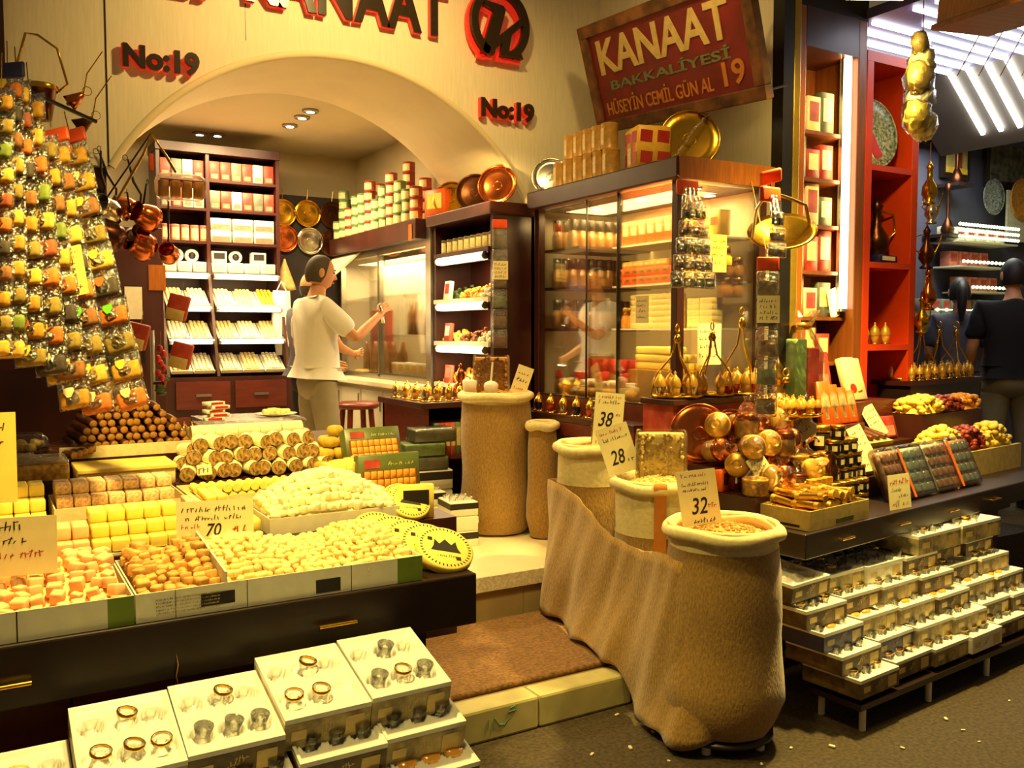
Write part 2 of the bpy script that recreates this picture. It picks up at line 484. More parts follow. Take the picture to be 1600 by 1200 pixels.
t = thing('doormat', 'brown coconut fibre doormat on the entrance step', 'mat', (2.3, 3.5, .126))
mb = MB(); mb.rbox((0, 0, .012), (1.9, .76, .024), .01)
mb.build('pile', m['doormat'], t)

# street crumbs
sp = [(1190, 1195), (1045, 1190), (1020, 1145), (964, 1118), (1028, 1125), (1087, 1150), (985, 1170), (1236, 1005 + 165), (1300, 1168), (1410, 1170), (1530, 1160), (1505, 1142), (1577, 1096), (1478, 1125), (925, 1180)]
mb = MB(); mb.rbox((0, 0, .004), (.022, .012, .008), .003)
pc = Proto(single('litter_scrap', mb, m['paper_white'], 'small pale scrap of litter on the dark asphalt', 'litter', 'scraps of litter on the asphalt'))
for x, y in sp:
    p = atz(x, y, 0); pc.put((p.x, p.y, .0005), RND() * 3, sc=.6 + .6 * RND())

# ---- facade with the arch
YF, ZT = 5.2, 4.4
AC, AR, ZS = Vector((1.92, 1.758)), 1.476, 2.47
a0 = math.asin((ZS - AC.y) / AR)
arc = [(AC.x - AR * cos(a0 + (pi - 2 * a0) * k / 48), AC.y + AR * sin(a0 + (pi - 2 * a0) * k / 48)) for k in range(49)]
mb = MB(); Y0, Y1 = YF, YF + 1.0
def q(pts, mi=0): mb.add(pts, [(0, 1, 2, 3)], mi)
for (xa, za), (xb, zb) in zip(arc[:-1], arc[1:]):
    q([(xa, Y0, za), (xb, Y0, zb), (xb, Y0, ZT), (xa, Y0, ZT)])
    q([(xa, Y1, ZT), (xb, Y1, ZT), (xb, Y1, zb), (xa, Y1, za)])
XL, XR = arc[0][0], arc[-1][0]
mb.b2((-1.2, Y0, ZS), (XL, Y1, ZT)); mb.b2((XR, Y0, ZS), (3.79, Y1, ZT)); mb.b2((XR + .05, Y0, 0), (3.79, Y1, ZS))
nb = len(mb.v)
for (xa, za), (xb, zb) in zip(arc[:-1], arc[1:]):
    mb.add([(xa, Y0, za), (xa, Y1, za), (xb, Y1, zb), (xb, Y0, zb)], [(0, 1, 2, 3)], 1, True)
struct('wall_front', mb, [m['plaster'], m['plaster_smooth']], 'cream panelled shop front wall with a wide arch')
# thin dark seams between the wall panels, and a rounded arch edge
mb = MB(); mb.b2((.610, YF - .003, ZS), (.618, YF + .0, ZT)); mb.b2((1.34, YF - .002, 3.24), (1.345, YF, ZT))
struct('trim_3', mb, m['black_edge'], 'dark seam between wall panels')
mb = MB(); mb.tube([(x, YF + .004, z) for x, z in arc], .022, 8)
struct('trim_4', mb, m['plaster_smooth'], 'rounded plaster edge of the arch')
struct('trim_5', MB().b2((-1.2, YF + .05, FL), (XL - .02, YF + .6, ZS - .002)), m['dark_wood'], 'dark wood pier under the left end of the arch')
struct('trim_6', MB().b2((.06, YF - .05, 1.4), (.15, YF, ZT)), m['dark_wood'], 'dark upright at the left end of the shop front')
struct('wall_side', MB().b2((3.79, 3.58, 0), (3.88, YF + .3, ZT)), m['plaster'], 'cream side wall behind the glass cabinet')
struct('trim_7', MB().b2((3.79, 3.5, 0), (3.868, 3.58, ZT)), m['black_metal'], 'black corner post at the end of the side wall')
struct('trim_8', MB().b2((3.872, 3.5, 0), (3.925, 3.58, ZT)), m['gilt_profile'], 'gilt metal profile beside the black corner post', bevel=.006)
# ---- inside
XI = 3.22; YB = 8.4; ZC = 3.27
struct('ceiling', MB().b2((-1.0, YF + .98, ZC), (XI + .2, YB + .1, ZC + .1)), m['ceiling_paint'], 'cream ceiling inside the shop')
struct('wall_back', MB().b2((-1.0, YB, FL), (XI + .2, YB + .1, ZC)), m['ceiling_paint'], 'cream back wall of the shop')
struct('wall_right', MB().b2((XI, YF + 1.0, FL), (XI + .1, YB, ZC)), m['ceiling_paint'], 'cream right wall inside the shop')
struct('wall_left', MB().b2((-1.0, YF + .6, FL), (-.9, YB, ZC)), m['ceiling_paint'], 'left wall inside the shop')
struct('trim_9', MB().b2((2.3, YB - .35, FL), (XI, YB - .002, 2.83)), m['dark_void'], 'dark wood panelling on the back wall')
# ceiling downlights
t0 = None
for i, (x, y, lb) in enumerate([(312, 208, 'round downlight, left of the pair above the gift boxes'), (340, 210, 'round downlight, right of the pair above the gift boxes'),
        (453, 195, 'round downlight in the inner ceiling, lowest of the three on the right'), (485, 172, 'round downlight in the inner ceiling, highest of the three on the right'), (472, 182, 'round downlight in the inner ceiling, middle one of the three on the right')]):
    p = atz(x, y, ZC)
    t = thing('ceiling_downlight', lb, 'light', (p.x, p.y, ZC), 0, 'downlights in the shop ceiling')
    MB().lathe([(.03, -.018), (.058, -.018), (.062, -.012), (.062, 0), (.05, -.001)], 16, cap=False).build('trim_ring', m['steel'], t)
    MB().lathe([(.0, -.013), (.05, -.013), (.05, -.004), (0, -.004)], 16).build('lamp_glass', m['downlight_glow'], t)
    lamp('downlight', 'SPOT', (p.x, p.y - (.6 if i < 2 else 0), ZC - .04), 15, PALE, .05, (p.x, p.y, 0), 140, .7)
lamp('room_light', 'AREA', (1.6, 6.9, ZC - .03), 38, PALE, 1.2, (1.6, 6.9, 0), size_y=.8)

# ---- facade lettering
def sign_letters(word, lb, x0, z0, w, h, bold=.03, cat='sign', slant=0, name='sign_letters', gap=1.0):
    t = thing(name, lb, cat, (x0, YF, z0))
    X = Matrix(((1, 0, 0, 0), (0, 0, -1, -.048), (0, 1, 0, 0), (0, 0, 0, 1)))
    text(word, m['letter_face'], t, X, w, h, .012, bold, 'letter_faces', space=gap)
    X2 = Matrix(((1, 0, 0, -.004), (0, 0, -1, -.018), (0, 1, 0, -.004), (0, 0, 0, 1)))
    text(word, m['red_acrylic'], t, X2, w + .004, h + .004, .03, bold + .003, 'red_backing', space=gap)
    return t
p, q_ = aty(380, 12, YF), aty(694, 62, YF)
sign_letters('KANAAT', 'large dark letters reading KANAAT with red edges above the arch', p.x, 3.44, q_.x - p.x, .31, .034, gap=1.08)
p = aty(262, 8, YF)
t = thing('sign_mark', 'cut off dark sign mark with red edges left of the large name', 'sign', (p.x, YF, 3.405))
for nm, ma, y in (('mark_face', 'letter_face', -.048), ('red_backing', 'red_acrylic', -.018)):
    mb = MB(); mb.prism([(0, 0), (.115, .004), (.12, .03), (.22, .3), (.14, .3), (.09, .05), (0, .05)], 0, .012 if 'face' in nm else .03, 0, Matrix(((1, 0, 0, 0), (0, 0, -1, y), (0, 1, 0, 0), (0, 0, 0, 1)))); mb.prism([(.14, 0), (.19, 0), (.27, .22), (.22, .24)], 0, .012 if 'face' in nm else .03, 0, Matrix(((1, 0, 0, 0), (0, 0, -1, y), (0, 1, 0, 0), (0, 0, 0, 1))))
    mb.build(nm, m[ma], t)
p, q_ = aty(190, 112, YF), aty(309, 122, YF)
sign_letters('No:19', 'dark No:19 lettering with red edges left of the arch', p.x, 2.985, q_.x - p.x, .125, .045)
p, q_ = aty(746, 186, YF), aty(828, 197, YF)
sign_letters('No:19', 'dark No:19 lettering with red edges right of the arch', p.x, 2.985, q_.x - p.x, .125, .045)
# round emblem
t = thing('round_emblem', 'round dark emblem with a slanting letter K and red edges', 'emblem', (2.945, YF, 3.575))
for nm, ma, y, e in (('emblem_face', 'letter_face', -.07, 0), ('red_backing', 'red_acrylic', -.035, .01)):
    mb = MB(); X = Matrix(((1, 0, 0, -.8 * e), (0, 0, -1, y), (0, 1, 0, -1.2 * e), (0, 0, 0, 1)))
    R1, R0 = .232 + e, .178 - e
    ring = [((R1 * .93) * cos(a), R1 * sin(a), R0 * .93 * cos(a), R0 * sin(a)) for a in [radians(-62 + 306 * k / 40) for k in range(41)]]
    for a, b_ in zip(ring[:-1], ring[1:]):
        mb.prism([(a[2], a[3]), (a[0], a[1]), (b_[0], b_[1]), (b_[2], b_[3])], 0, .035, 0, X)
    mb.prism([(-.125 - e, .1), (-.115, .13 + e), (.02, .115 + e), (.035 + e, .09), (-.05 + e, -.2 - e), (-.14 - e, -.2 - e), (-.05, .075)], 0, .035, 0, X)
    mb.prism([(-.1, -.15 - e), (-.08, -.2 - e), (.2 + e, .05), (.18, .085 + e)], 0, .034, 0, X)
    mb.prism([(.02 - e, -.07), (.09 + e, -.01), (.06 + e, -.16), (.15 + e, -.16), (.17 + e, -.2 - e), (.0 - e, -.2 - e)], 0, .033, 0, X)
    mb.build(nm, m[ma], t)

# ---- old painted board on the right
BL, BR, TLc = Vector((3.5, 4.76, 2.885)), Vector((3.5, 3.334, 2.795)), Vector((3.3, 4.73, 3.49))
X = frame(BL, BR - BL, TLc - BL); BW, BH = (BR - BL).length, (TLc - BL).length
t = thing('shop_board', 'tilted old red wooden board reading KANAAT BAKKALIYESI on the side wall', 'sign'); t.matrix_world = X
MB().b2((0, 0, -.03), (BW, BH, 0)).build('board', m['sign_red'], t)
mb = MB(); fw = .062
mb.b2((-.01, -.01, -.035), (BW + .01, fw, .022)); mb.b2((-.01, BH - fw, -.035), (BW + .01, BH + .01, .022))
mb.b2((-.01, fw, -.035), (fw, BH - fw, .021)); mb.b2((BW - fw, fw, -.035), (BW + .01, BH - fw, .021))
mb.build('frame', m['sign_frame'], t, .006)
text('KANAAT', m['sign_cream'], t, Matrix.Translation((.13, .335, .001)), BW - .30, .205, .006, .022, 'title_letters')
text('BAKKALİYESİ', m['sign_green'], t, Matrix.Translation((.20, .235, .001)), BW - .40, .072, .004, .02, 'subtitle_letters')
text('HÜSEYİN CEMİL GÜN AL', m['sign_orange'], t, Matrix.Translation((.12, .09, .001)), BW - .48, .105, .004, .012, 'name_letters')
text('19', m['sign_orange'], t, Matrix.Translation((BW - .28, .095, .001)), .16, .13, .004, .02, 'number')
mb = MB()
mb.cyl((.2, BH - .03, -.035), (.2, BH - .1, -.25), .006); mb.cyl((BW - .2, BH - .03, -.035), (BW - .2, BH - .1, -.33), .006)
mb.cyl((.1, .03, -.035), (.1, .03, -.26), .006); mb.cyl((BW - .1, .03, -.035), (BW - .1, .03, -.26), .006)
mb.build('bracket', m['black_metal'], t)
# ================================================================== GENERIC GOODS
def carton(name, label, cat, d, mats_, group=None, loc=(0, 0, 0), rot=0, pic=(.36, .3, .85)):
    """closed printed carton: body, panel of print on the front (local -Y)"""
    t = thing(name, label, cat, loc, rot, group)
    MB().rbox((0, 0, d[2] / 2), d, min(d) * .05, n=1).build('carton', mats_[0], t)
    mb = MB(); mb.b2((-d[0] * pic[0], -d[1] / 2 - .0012, d[2] * pic[1]), (d[0] * pic[0], -d[1] / 2, d[2] * pic[2]))
    mb.build('front_label', mats_[1], t)
    return t
def tin(name, label, r, h, mats_, group=None):
    t = thing(name, label, 'tin', (0, 0, 0), 0, group)
    MB().lathe([(r * .96, 0), (r, .004), (r, h * .04), (r * .97, h * .06), (r * .97, h * .94), (r, h * .96), (r, h - .003), (r * .9, h)], 14).build('can', mats_[0], t)
    mb = MB(); n = 6
    vs = []
    for k in range(n + 1):
        a = -pi / 2 - .9 + 1.8 * k / n
        vs += [(r * .985 * cos(a), r * .985 * sin(a), h * .16), (r * .985 * cos(a), r * .985 * sin(a), h * .8)]
    mb.add(vs, [(2 * k, 2 * k + 2, 2 * k + 3, 2 * k + 1) for k in range(n)], 0, True)
    mb.build('label', mats_[1], t)
    return t
def jar(name, label, r, h, body, lid, group=None, cat='jar'):
    t = thing(name, label, cat, (0, 0, 0), 0, group)
    MB().lathe([(r * .8, 0), (r, h * .06), (r, h * .45), (r * .66, h * .6), (r * .66, h * .62)], 12).build('jar_body', body, t)
    MB().lathe([(r * .7, h * .62), (r * .8, h * .65), (r * .8, h * .97), (r * .7, h)], 12).build('lid', lid, t)
    return t
def plate(name, label, r, ma, group=None, depth=.12, cat='tray', rim=None):
    """round tray, its face towards local -Y, standing on its rim at the origin"""
    t = thing(name, label, cat, (0, 0, 0), 0, group)
    X = TR((0, 0, r), (pi / 2, 0, 0))
    MB().lathe([(0, -.006), (r * .7, -.006), (r * .97, depth * r - .004), (r, depth * r + .0), (r * .985, depth * r + .006), (r * .68, .002), (0, .002)], 28, X=X).build('dish', ma, t)
    MB().lathe([(r * .2, .003), (r * .22, .008), (r * .24, .003)], 24, X=X, cap=False).build('engraved_ring', rim or ma, t)
    MB().tube([(r * cos(a), r * sin(a), depth * r + .004) for a in [2 * pi * k / 28 for k in range(28)]], .006, 6, 0, X, closed=True).build('rim', rim or ma, t)
    return t
ORD = ['first', 'second', 'third', 'fourth', 'fifth', 'sixth', 'seventh', 'eighth', 'ninth', 'tenth', 'eleventh', 'twelfth', 'thirteenth', 'fourteenth']
def tube_lamp(label, a, b_, r=.018, ma='tube_glow', group=None):
    a, b_ = Vector(a), Vector(b_); u = (b_ - a).normalized(); L = (b_ - a).length
    t = thing('tube_lamp', label, 'light', a, (b_ - a).to_track_quat('X', 'Z').to_euler(), group)
    MB().cyl((.015, 0, 0), (L - .015, 0, 0), r, n=10).build('tube', m[ma], t)
    mb = MB(); mb.cyl((0, 0, 0), (.016, 0, 0), r * 1.1, n=10); mb.cyl((L - .016, 0, 0), (L, 0, 0), r * 1.1, n=10)
    mb.b2((0, r * .75, -r * 1.2), (L, r * 2.0, r * 1.2))
    mb.build('fitting', m['steel'], t)
    return t

# ================================================================== BACK SHELVING
BX0, BXM, BX1, BY0, BY1 = 1.27, 1.655, 2.235, 7.7, 8.05
zs = [3.06, 2.855, 2.615, 2.345, 2.09]
t = thing('wall_shelving', 'tall dark wood shelving full of gift boxes at the back of the shop', 'shelving', (0, 0, 0))
mb = MB()
for x in (BX0, BXM, BX1): MB().b2((x - .014, BY0, 2.08), (x + .014, BY1, 3.12)).build('upright_panel', m['dark_wood'], t)
for z in zs[1:]:
    MB().b2((BX0, BY0 + .004, z - .022), (BX1, BY1, z)).build('shelf', m['dark_wood'], t)
mb = MB(); mb.b2((BX0 - .02, BY0 - .02, 3.06), (BX1 + .02, BY1, 3.13)); mb.build('cornice', m['dark_wood'], t)
MB().b2((BX0, BY1, FL), (BX1, BY1 + .02, 3.12)).build('back_panel', m['dark_wood'], t)
# slanting confectionery trays below: three steps coming forward
zt = [(1.80, 7.62), (1.53, 7.55), (1.265, 7.48)]
mb = MB()
for x in (BX0, BXM, BX1):
    mb.prism([(7.7, 2.08), (7.42, 1.24), (8.05, 1.24), (8.05, 2.08)], -.012, .012, 0, Matrix(((0, 0, 1, x), (1, 0, 0, 0), (0, 1, 0, 0), (0, 0, 0, 1))))
mb.build('slanted_end', m['dark_wood'], t)
MB().b2((BX0 - .03, 7.42, FL), (BX1 + .06, 8.05, 1.235)).build('base_cabinet', m['dark_wood'], t)
for i in range(2):
    for k in range(2):
        x = BX0 + .05 + .46 * i
        d = MB().b2((x, 7.405, .98 - .28 * k), (x + .42, 7.42, 1.2 - .28 * k)).build('drawer', m['maroon_wood'], t)
        MB().b2((x + .15, 7.392, 1.08 - .28 * k), (x + .27, 7.405, 1.1 - .28 * k)).build('handle', m['steel'], d)
# boxes on the shelves
def box_row(x0, x1, z, h, d, cols, pics, lbl, n, grp, cat='box', stack=1, dep=.05, y=None):
    w = (x1 - x0) / n
    for k in range(n):
        for j in range(stack):
            c = cols[(k + j) % len(cols)]
            t = carton('gift_box', '%s %s from the left%s' % (ORD[k], lbl, '' if stack == 1 else (', upper layer' if j else ', lower layer')), cat, (w * .93, dep, h), (m[c], m[pics]), grp,
                       (x0 + w * (k + .5), (y or BY0 + .06), z + h * j), 0, (.34, .1, .34) if stack == 1 else (.44, .08, .5))
box_row(BX0 + .02, BXM - .02, zs[1], .15, .1, ['box_red', 'box_grey', 'carton_white'], 'box_pink', 'gift carton on the top shelf, left bay', 4, 'cartons on the top back shelf')
box_row(BXM + .02, BX1 - .02, zs[1], .155, .1, ['box_red', 'box_red', 'box_grey', 'box_red', 'carton_white', 'box_red'], 'box_pink', 'red and grey gift carton on the top shelf, right bay', 6, 'cartons on the top back shelf')
box_row(BX0 + .02, BXM - .02, zs[2], .16, .1, ['box_grey', 'box_red', 'carton_white', 'carton_white'], 'box_pink', 'gift carton on the second shelf, left bay', 4, 'cartons on the second back shelf')
box_row(BXM + .02, BX1 - .02, zs[2], .155, .1, ['box_grey', 'box_red', 'carton_white', 'box_red', 'box_grey', 'box_red'], 'box_pink', 'gift carton on the second shelf, right bay', 6, 'cartons on the second back shelf')
box_row(BXM + .02, BX1 - .02, zs[3], .1, .12, ['carton_white'], 'box_pink', 'long white sweets box on the third shelf, right bay', 3, 'white boxes on the third back shelf', stack=2)
tp = Proto(tin('sweets_canister', '', .035, .13, (m['box_pink'], m['tin_label']), 'canisters on the third back shelf'))
for k in range(5): tp.put((BX0 + .06 + .075 * k, BY0 + .06, zs[3]), label='slim pink canister, %s from the left on the third shelf' % ORD[k])
# fourth shelf: white square and round boxes
for k in range(4):
    carton('sweets_box', 'cream sweets box in the lower layer of the fourth shelf, %s in the right bay' % ORD[k], 'box', (.125, .1, .085), (m['carton_white'], m['tin_label']), 'cream boxes on the fourth back shelf', (BXM + .09 + .135 * k, BY0 + .07, zs[4]))
for k in range(3):
    carton('sweets_box', 'cream sweets box in the lower layer of the fourth shelf, %s in the left bay' % ORD[k], 'box', (.105, .1, .085), (m['carton_white'], m['tin_label']), 'cream boxes on the fourth back shelf', (BX0 + .08 + .118 * k, BY0 + .07, zs[4]))
pl = MB(); X = TR((0, 0, .05), (pi / 2, 0, 0)); pl.lathe([(.05, -.02), (.055, -.015), (.055, .015), (.048, .02)], 18, X=X)
for k, (x, lb) in enumerate([(BX0 + .14, 'left bay, left'), (BX0 + .26, 'left bay, right'), (BXM + .23, 'middle of the right bay')]):
    t = thing('round_box', 'round cream sweets box standing upright on the fourth shelf, ' + lb, 'box', (x, BY0 + .07, zs[4] + .086), 0, 'round boxes on the fourth back shelf')
    pl.build('tub', m['carton_white'], t); MB().lathe([(.028, .0), (.03, .002), (.0, .003)], 14, X=TR((0, -.02, .05), (pi / 2, 0, 0))).build('printed_label', m['black_print'], t)
for k, x in enumerate((BXM + .09, BXM + .42)):
    carton('sweets_box', 'cream sweets box standing on the upper layer of the fourth shelf, %s' % ('left' if k == 0 else 'right'), 'box', (.125, .08, .095), (m['carton_white'], m['black_print']), 'cream boxes on the fourth back shelf', (x, BY0 + .07, zs[4] + .086))
# tube lamps and confectionery trays
cube_me = {}
def cube_mesh(s, ma, j=.15):
    mb = MB(); mb.rbox((0, 0, s * .5), (s, s * (1 + j * .5), s), s * .16, n=1)
    return mb.mesh('sweet_cube', m[ma])
lvl = ['upper', 'middle', 'lower']
for r, (z, y) in enumerate(zt):
    for side, (x0, x1) in enumerate(((BX0 + .02, BXM - .02), (BXM + .02, BX1 - .02))):
        yy = y + .02
        tube_lamp('glowing tube lamp over the %s confectionery tray, %s bay' % (lvl[r], ['left', 'right'][side]), (x0, y - .0, z + .255), (x1, y - .0, z + .255), .02, 'tube_white', 'tube lamps of the back shelving')
        n = 2 if side == 0 else 3
        w = (x1 - x0) / n
        for k in range(n):
            t = thing('confectionery_tray', 'slanting tray of %s sweets, %s in the %s bay of the %s back row' % (['white', 'pale', 'pistachio'][(k + r) % 3], ORD[k], ['left', 'right'][side], lvl[r]), 'tray', (x0 + w * k, yy - .05, z), (radians(32), 0, 0), 'slanting trays of the back shelving')
            mb = MB(); mb.b2((.004, 0, 0), (w - .004, .25, .012)); mb.b2((.004, -.004, 0), (w - .004, .0, .03)); mb.build('tray', m['cabinet_white'], t)
            mb = MB(); s = .026
            for a in range(int((w - .04) / (s * 1.2))):
                for b_ in range(8):
                    mb.rbox((.02 + s * .5 + a * s * 1.2, .02 + b_ * s * 1.16, .012 + s * .5 + .006 * RND()), (s, s, s), .005, n=1)
            o = mb.build('sweets', m['fig'] if (r == 0 and side == 1 and k == 2) else (m['lokum_white'] if (k + r + side) % 2 else m['lokum_pale']), t); o['kind'] = 'stuff'
lamp('shelf_glow', 'AREA', (1.75, 7.35, 2.0), 4, PALE, .9, (1.75, 8, 1.5), size_y=.5)

# dark tall cabinet left of the shelving
t = thing('tall_cabinet', 'dark brown tall cabinet left of the back shelving', 'cabinet', (.55, 7.2, FL))
MB().b2((0, 0, 0), (.66, .6, 2.02)).build('carcass', m['dark_wood'], t, .006)
MB().b2((.02, -.012, .05), (.64, 0, 1.98)).build('door', m['dark_wood'], t)
mb = MB(); mb.b2((.5, -.02, 1.0), (.515, -.012, 1.3)); mb.build('handle', m['black_metal'], t)
p = at(235, 437, 7.0)
single('wall_card', MB().b2((-.06, 0, -.095), (.06, .004, .095)), m['amber_wood'], 'orange card pinned on the dark tall cabinet', 'card', loc=(p.x, 7.18, p.z))
p = at(200, 475, 6.9)
single('paper_sheet', MB().b2((-.06, 0, -.12), (.06, .003, .12)), m['paper_white'], 'white sheet of paper hanging beside the spice packets', 'paper', loc=(p.x, 7.17, p.z))
# hanging trays on the dark panelling
for x, y, ma, lb in ((443, 332, 'brass', 'brass tray on the back wall, upper left'), (482, 333, 'brass', 'brass tray on the back wall, upper middle'), (521, 336, 'dark_copper', 'dark tray on the back wall, upper right'),
                 (446, 372, 'copper', 'copper tray on the back wall, lower left'), (486, 376, 'silver', 'silver tray on the back wall, lower middle'), (520, 380, 'dark_copper', 'dark tray on the back wall, lower right')):
    p = aty(x, y, YB - .4); r = .118
    t = plate('hanging_tray', 'round ' + lb, r, m[ma], 'trays hung on the back wall'); t.location = (p.x, YB - .36, p.z - r)
    MB().tube([(-.0, .006, 2 * r - .01), (.012, 0.004, 2 * r + .1)], .003, 5).build('hanging_hook', m['brass'], t)
t = thing('plastic_sack', 'clear plastic bag hung as a cone below the trays', 'bag', aty(445, 440, 7.9))
MB().lathe([(.008, .2), (.02, .16), (.09, -.03), (.1, -.07), (.0, -.09)], 12, cap=False).build('bag', m['tan_film'], t)
MB().tube([(0, 0, .2), (0, .08, .24)], .004, 5).build('hook', m['brass'], t)
t = thing('carrier_bag', 'white carrier bags hanging beside the back shelving', 'bag', aty(441, 500, 7.6))
mb = MB(); mb.loft([[(-.07, 0, .25), (.07, 0, .25), (.07, .03, .25), (-.07, .03, .25)], [(-.075, -.02, 0), (.075, -.02, 0), (.08, .05, 0), (-.08, .05, 0)], [(-.05, 0, -.3), (.04, 0, -.3), (.04, .03, -.3), (-.05, .03, -.3)]], 0, True)
mb.build('bag', m['white'], t)
MB().tube([(-.04, .01, .25), (0, .01, .33), (.04, .01, .25)], .005, 5).build('handle_loop', m['white'], t)

# ================================================================== RIGHT HAND RUN: CHILLER, SHELF UNIT, TINS
XF = 2.9
t = thing('display_chiller', 'glass fronted chiller counter along the right wall', 'chiller', (XF, 6.12, FL))
D, Lc = XI - XF - .01, 1.9
mb = MB()
for y in (0, Lc * .5, Lc - .04): mb.b2((0, y, .86), (.04, y + .04, 1.9))
mb.b2((0, 0, 1.88), (.05, Lc, 1.95)); mb.b2((0, 0, .84), (.05, Lc, .88)); mb.build('metal_frame', m['steel'], t)
mb = MB(); mb.b2((D - .03, 0, .86), (D, Lc, 1.95)); mb.b2((0.01, Lc - .02, .86), (D, Lc, 1.95)); mb.build('inner_lining', m['cabinet_white'], t)
MB().b2((.0, .04, .88), (.006, Lc * .5, 1.88)).build('sliding_pane', m['pane'], t)
MB().b2((.016, Lc * .5, .88), (.022, Lc - .04, 1.88)).build('sliding_pane', m['pane'], t)
for z in (1.2, 1.53): MB().b2((.05, .04, z), (D - .03, Lc - .04, z + .012)).build('shelf', m['pane'], t)
MB().b2((-.1, 0, 1.93), (D, Lc, 2.08)).build('cornice', m['dark_wood'], t, .008)
mb = MB(); mb.prism([(-.26, 1.72), (-.02, 1.93), (-.02, 1.95), (-.28, 1.74)], 0, .6, 0, Matrix(((1, 0, 0, 0), (0, 0, 1, Lc * .68), (0, 1, 0, 0), (0, 0, 0, 1)))); mb.build('awning_lamp', m['cabinet_white'], t)
MB().b2((-.2, 0, .80), (D, Lc + .02, .84)).build('marble_top', m['marble'], t, .006)
mb = MB(); mb.b2((-.14, .02, .05), (D, Lc, .80)); mb.build('cabinet_body', m['cabinet_white'], t)
for k in range(4):
    d = MB().b2((-.155, .05 + k * .48, .1), (-.14, .5 + k * .48, .76)).build('door', m['cabinet_white'], t)
    MB().b2((-.165, .07 + k * .48, .6), (-.155, .085 + k * .48, .72)).build('handle', m['steel'], d)
lamp('chiller_light', 'AREA', (XF + .16, 7.05, 2.2), 22, PALE, .2, (XF + .16, 7.05, 0), size_y=1.4)
# contents of the chiller
bt = MB(); bt.lathe([(.03, 0), (.034, .01), (.034, .16), (.013, .22), (.013, .27), (.0, .272)], 10)
b0 = Proto(single('bottle', bt, m['jar_glass'], 'dark bottle behind the chiller glass', 'bottle', 'bottles in the chiller'))
for k in range(9): b0.put((XF + .15 + .06 * (k % 2), 6.95 + .1 * k, FL + .882))
for k in range(6): b0.put((XF + .17, 6.25 + .11 * k, FL + 1.214))
single('red_panel', MB().b2((0, 0, 0), (.012, .5, .55)), mat('salmon_panel', (206, 106, 74), .5), 'salmon red panel seen through the chiller glass', 'panel', loc=(XF + .27, 7.45, FL + 1.215 - .33))
cp = Proto(carton('cheese_tub', '', 'tub', (.12, .12, .1), (m['carton_white'], m['box_yellow']), 'tubs in the chiller'))
for k in range(7): cp.put((XF + .16, 6.22 + .13 * k, FL + .882), pi / 2 * -1, 'white tub on the chiller floor, %s from the street end' % ORD[k])
single('hanging_tag', MB().b2((-.001, -.03, -.06), (.001, .03, .06)), m['box_orange'], 'orange tag hanging on the chiller corner', 'tag', loc=(XF - .105, 6.2, FL + 1.98))
yl = thing('lemon_dish', 'small dish with yellow fruit on the marble chiller top', 'dish', (XF - .1, 7.85, FL + .84))
MB().lathe([(.05, 0), (.09, .02), (.095, .022), (.05, .008)], 16).build('dish', m['dark_wood'], yl)
mb = MB()
for k in range(5): mb.ball((.045 * cos(k * 1.26), .045 * sin(k * 1.26), .035), (.026, .02, .02), nu=8)
o = mb.build('fruit', m['apricot_yellow'], yl)
st = struct('trim_10', MB().b2((XF - .02, 6.03, FL), (XI, 6.11, 2.44)), m['steel'], 'silver grey post beside the chiller')
# tins stacked on the chiller cornice
zt_ = FL + 2.08
tg = Proto(tin('food_tin', '', .05, .085, (m['tin_green'], m['tin_label']), 'tins stacked above the chiller'))
tr_ = Proto(tin('food_tin', '', .05, .085, (m['box_red'], m['tin_label']), 'tins stacked above the chiller'))
n = 0
for k in range(12):
    y = 7.98 - .155 * k
    hgt = [2, 5, 3, 4, 4, 5, 3, 4, 5, 4, 3, 3][k]
    for j in range(hgt):
        (tg if k % 3 != 2 else tr_).put((XF - .02 + .008 * (RND() - .5), y, zt_ + .0855 * j), -1.2 + .3 * RND(), '%s tin in the %s stack from the back above the chiller, %s' % ('green' if k % 3 != 2 else 'red', ORD[k], 'lowest' if j == 0 else ORD[j] + ' layer up'))
    if k % 2 == 0:
        for j in range(hgt + 1): tr_.put((XF + .1, y - .07, zt_ + .0855 * j), -1.2, 'red tin in the rear row above the chiller, %s column, %s layer' % (ORD[k // 2], ORD[j]))
carton('biscuit_box', 'orange carton beside the stacked tins above the chiller', 'box', (.2, .14, .2), (m['box_orange'], m['box_yellow']), None, (XF + .06, 6.02, zt_), -1.2)

# shelf unit with tube lamps
SY0, SY1 = 5.12, 6.0
t = thing('shelf_unit', 'dark shelf unit with three lit shelves of dried fruit', 'shelving', (0, 0, 0))
mb = MB(); mb.b2((XF, SY0, FL), (XI, SY0 + .04, 2.36)); mb.b2((XF, SY1 - .02, FL), (XI, SY1 + .02, 2.36)); mb.b2((XI - .03, SY0, FL), (XI - .005, SY1, 2.36)); mb.build('carcass', m['dark_wood'], t)
MB().b2((XF - .06, SY0 - .06, 2.36), (XI, SY1 + .02, 2.44)).build('cornice', m['dark_wood'], t, .008)
SH = [2.16, 1.83, 1.53, 1.23]
for z in SH: MB().b2((XF - .02, SY0 + .04, z - .03), (XI - .03, SY1 - .02, z)).build('shelf', m['cabinet_white'] if z < 2.1 else m['dark_wood'], t)
MB().b2((XF, SY0 + .04, FL), (XI - .03, SY1 - .02, 1.2)).build('base', m['dark_wood'], t)
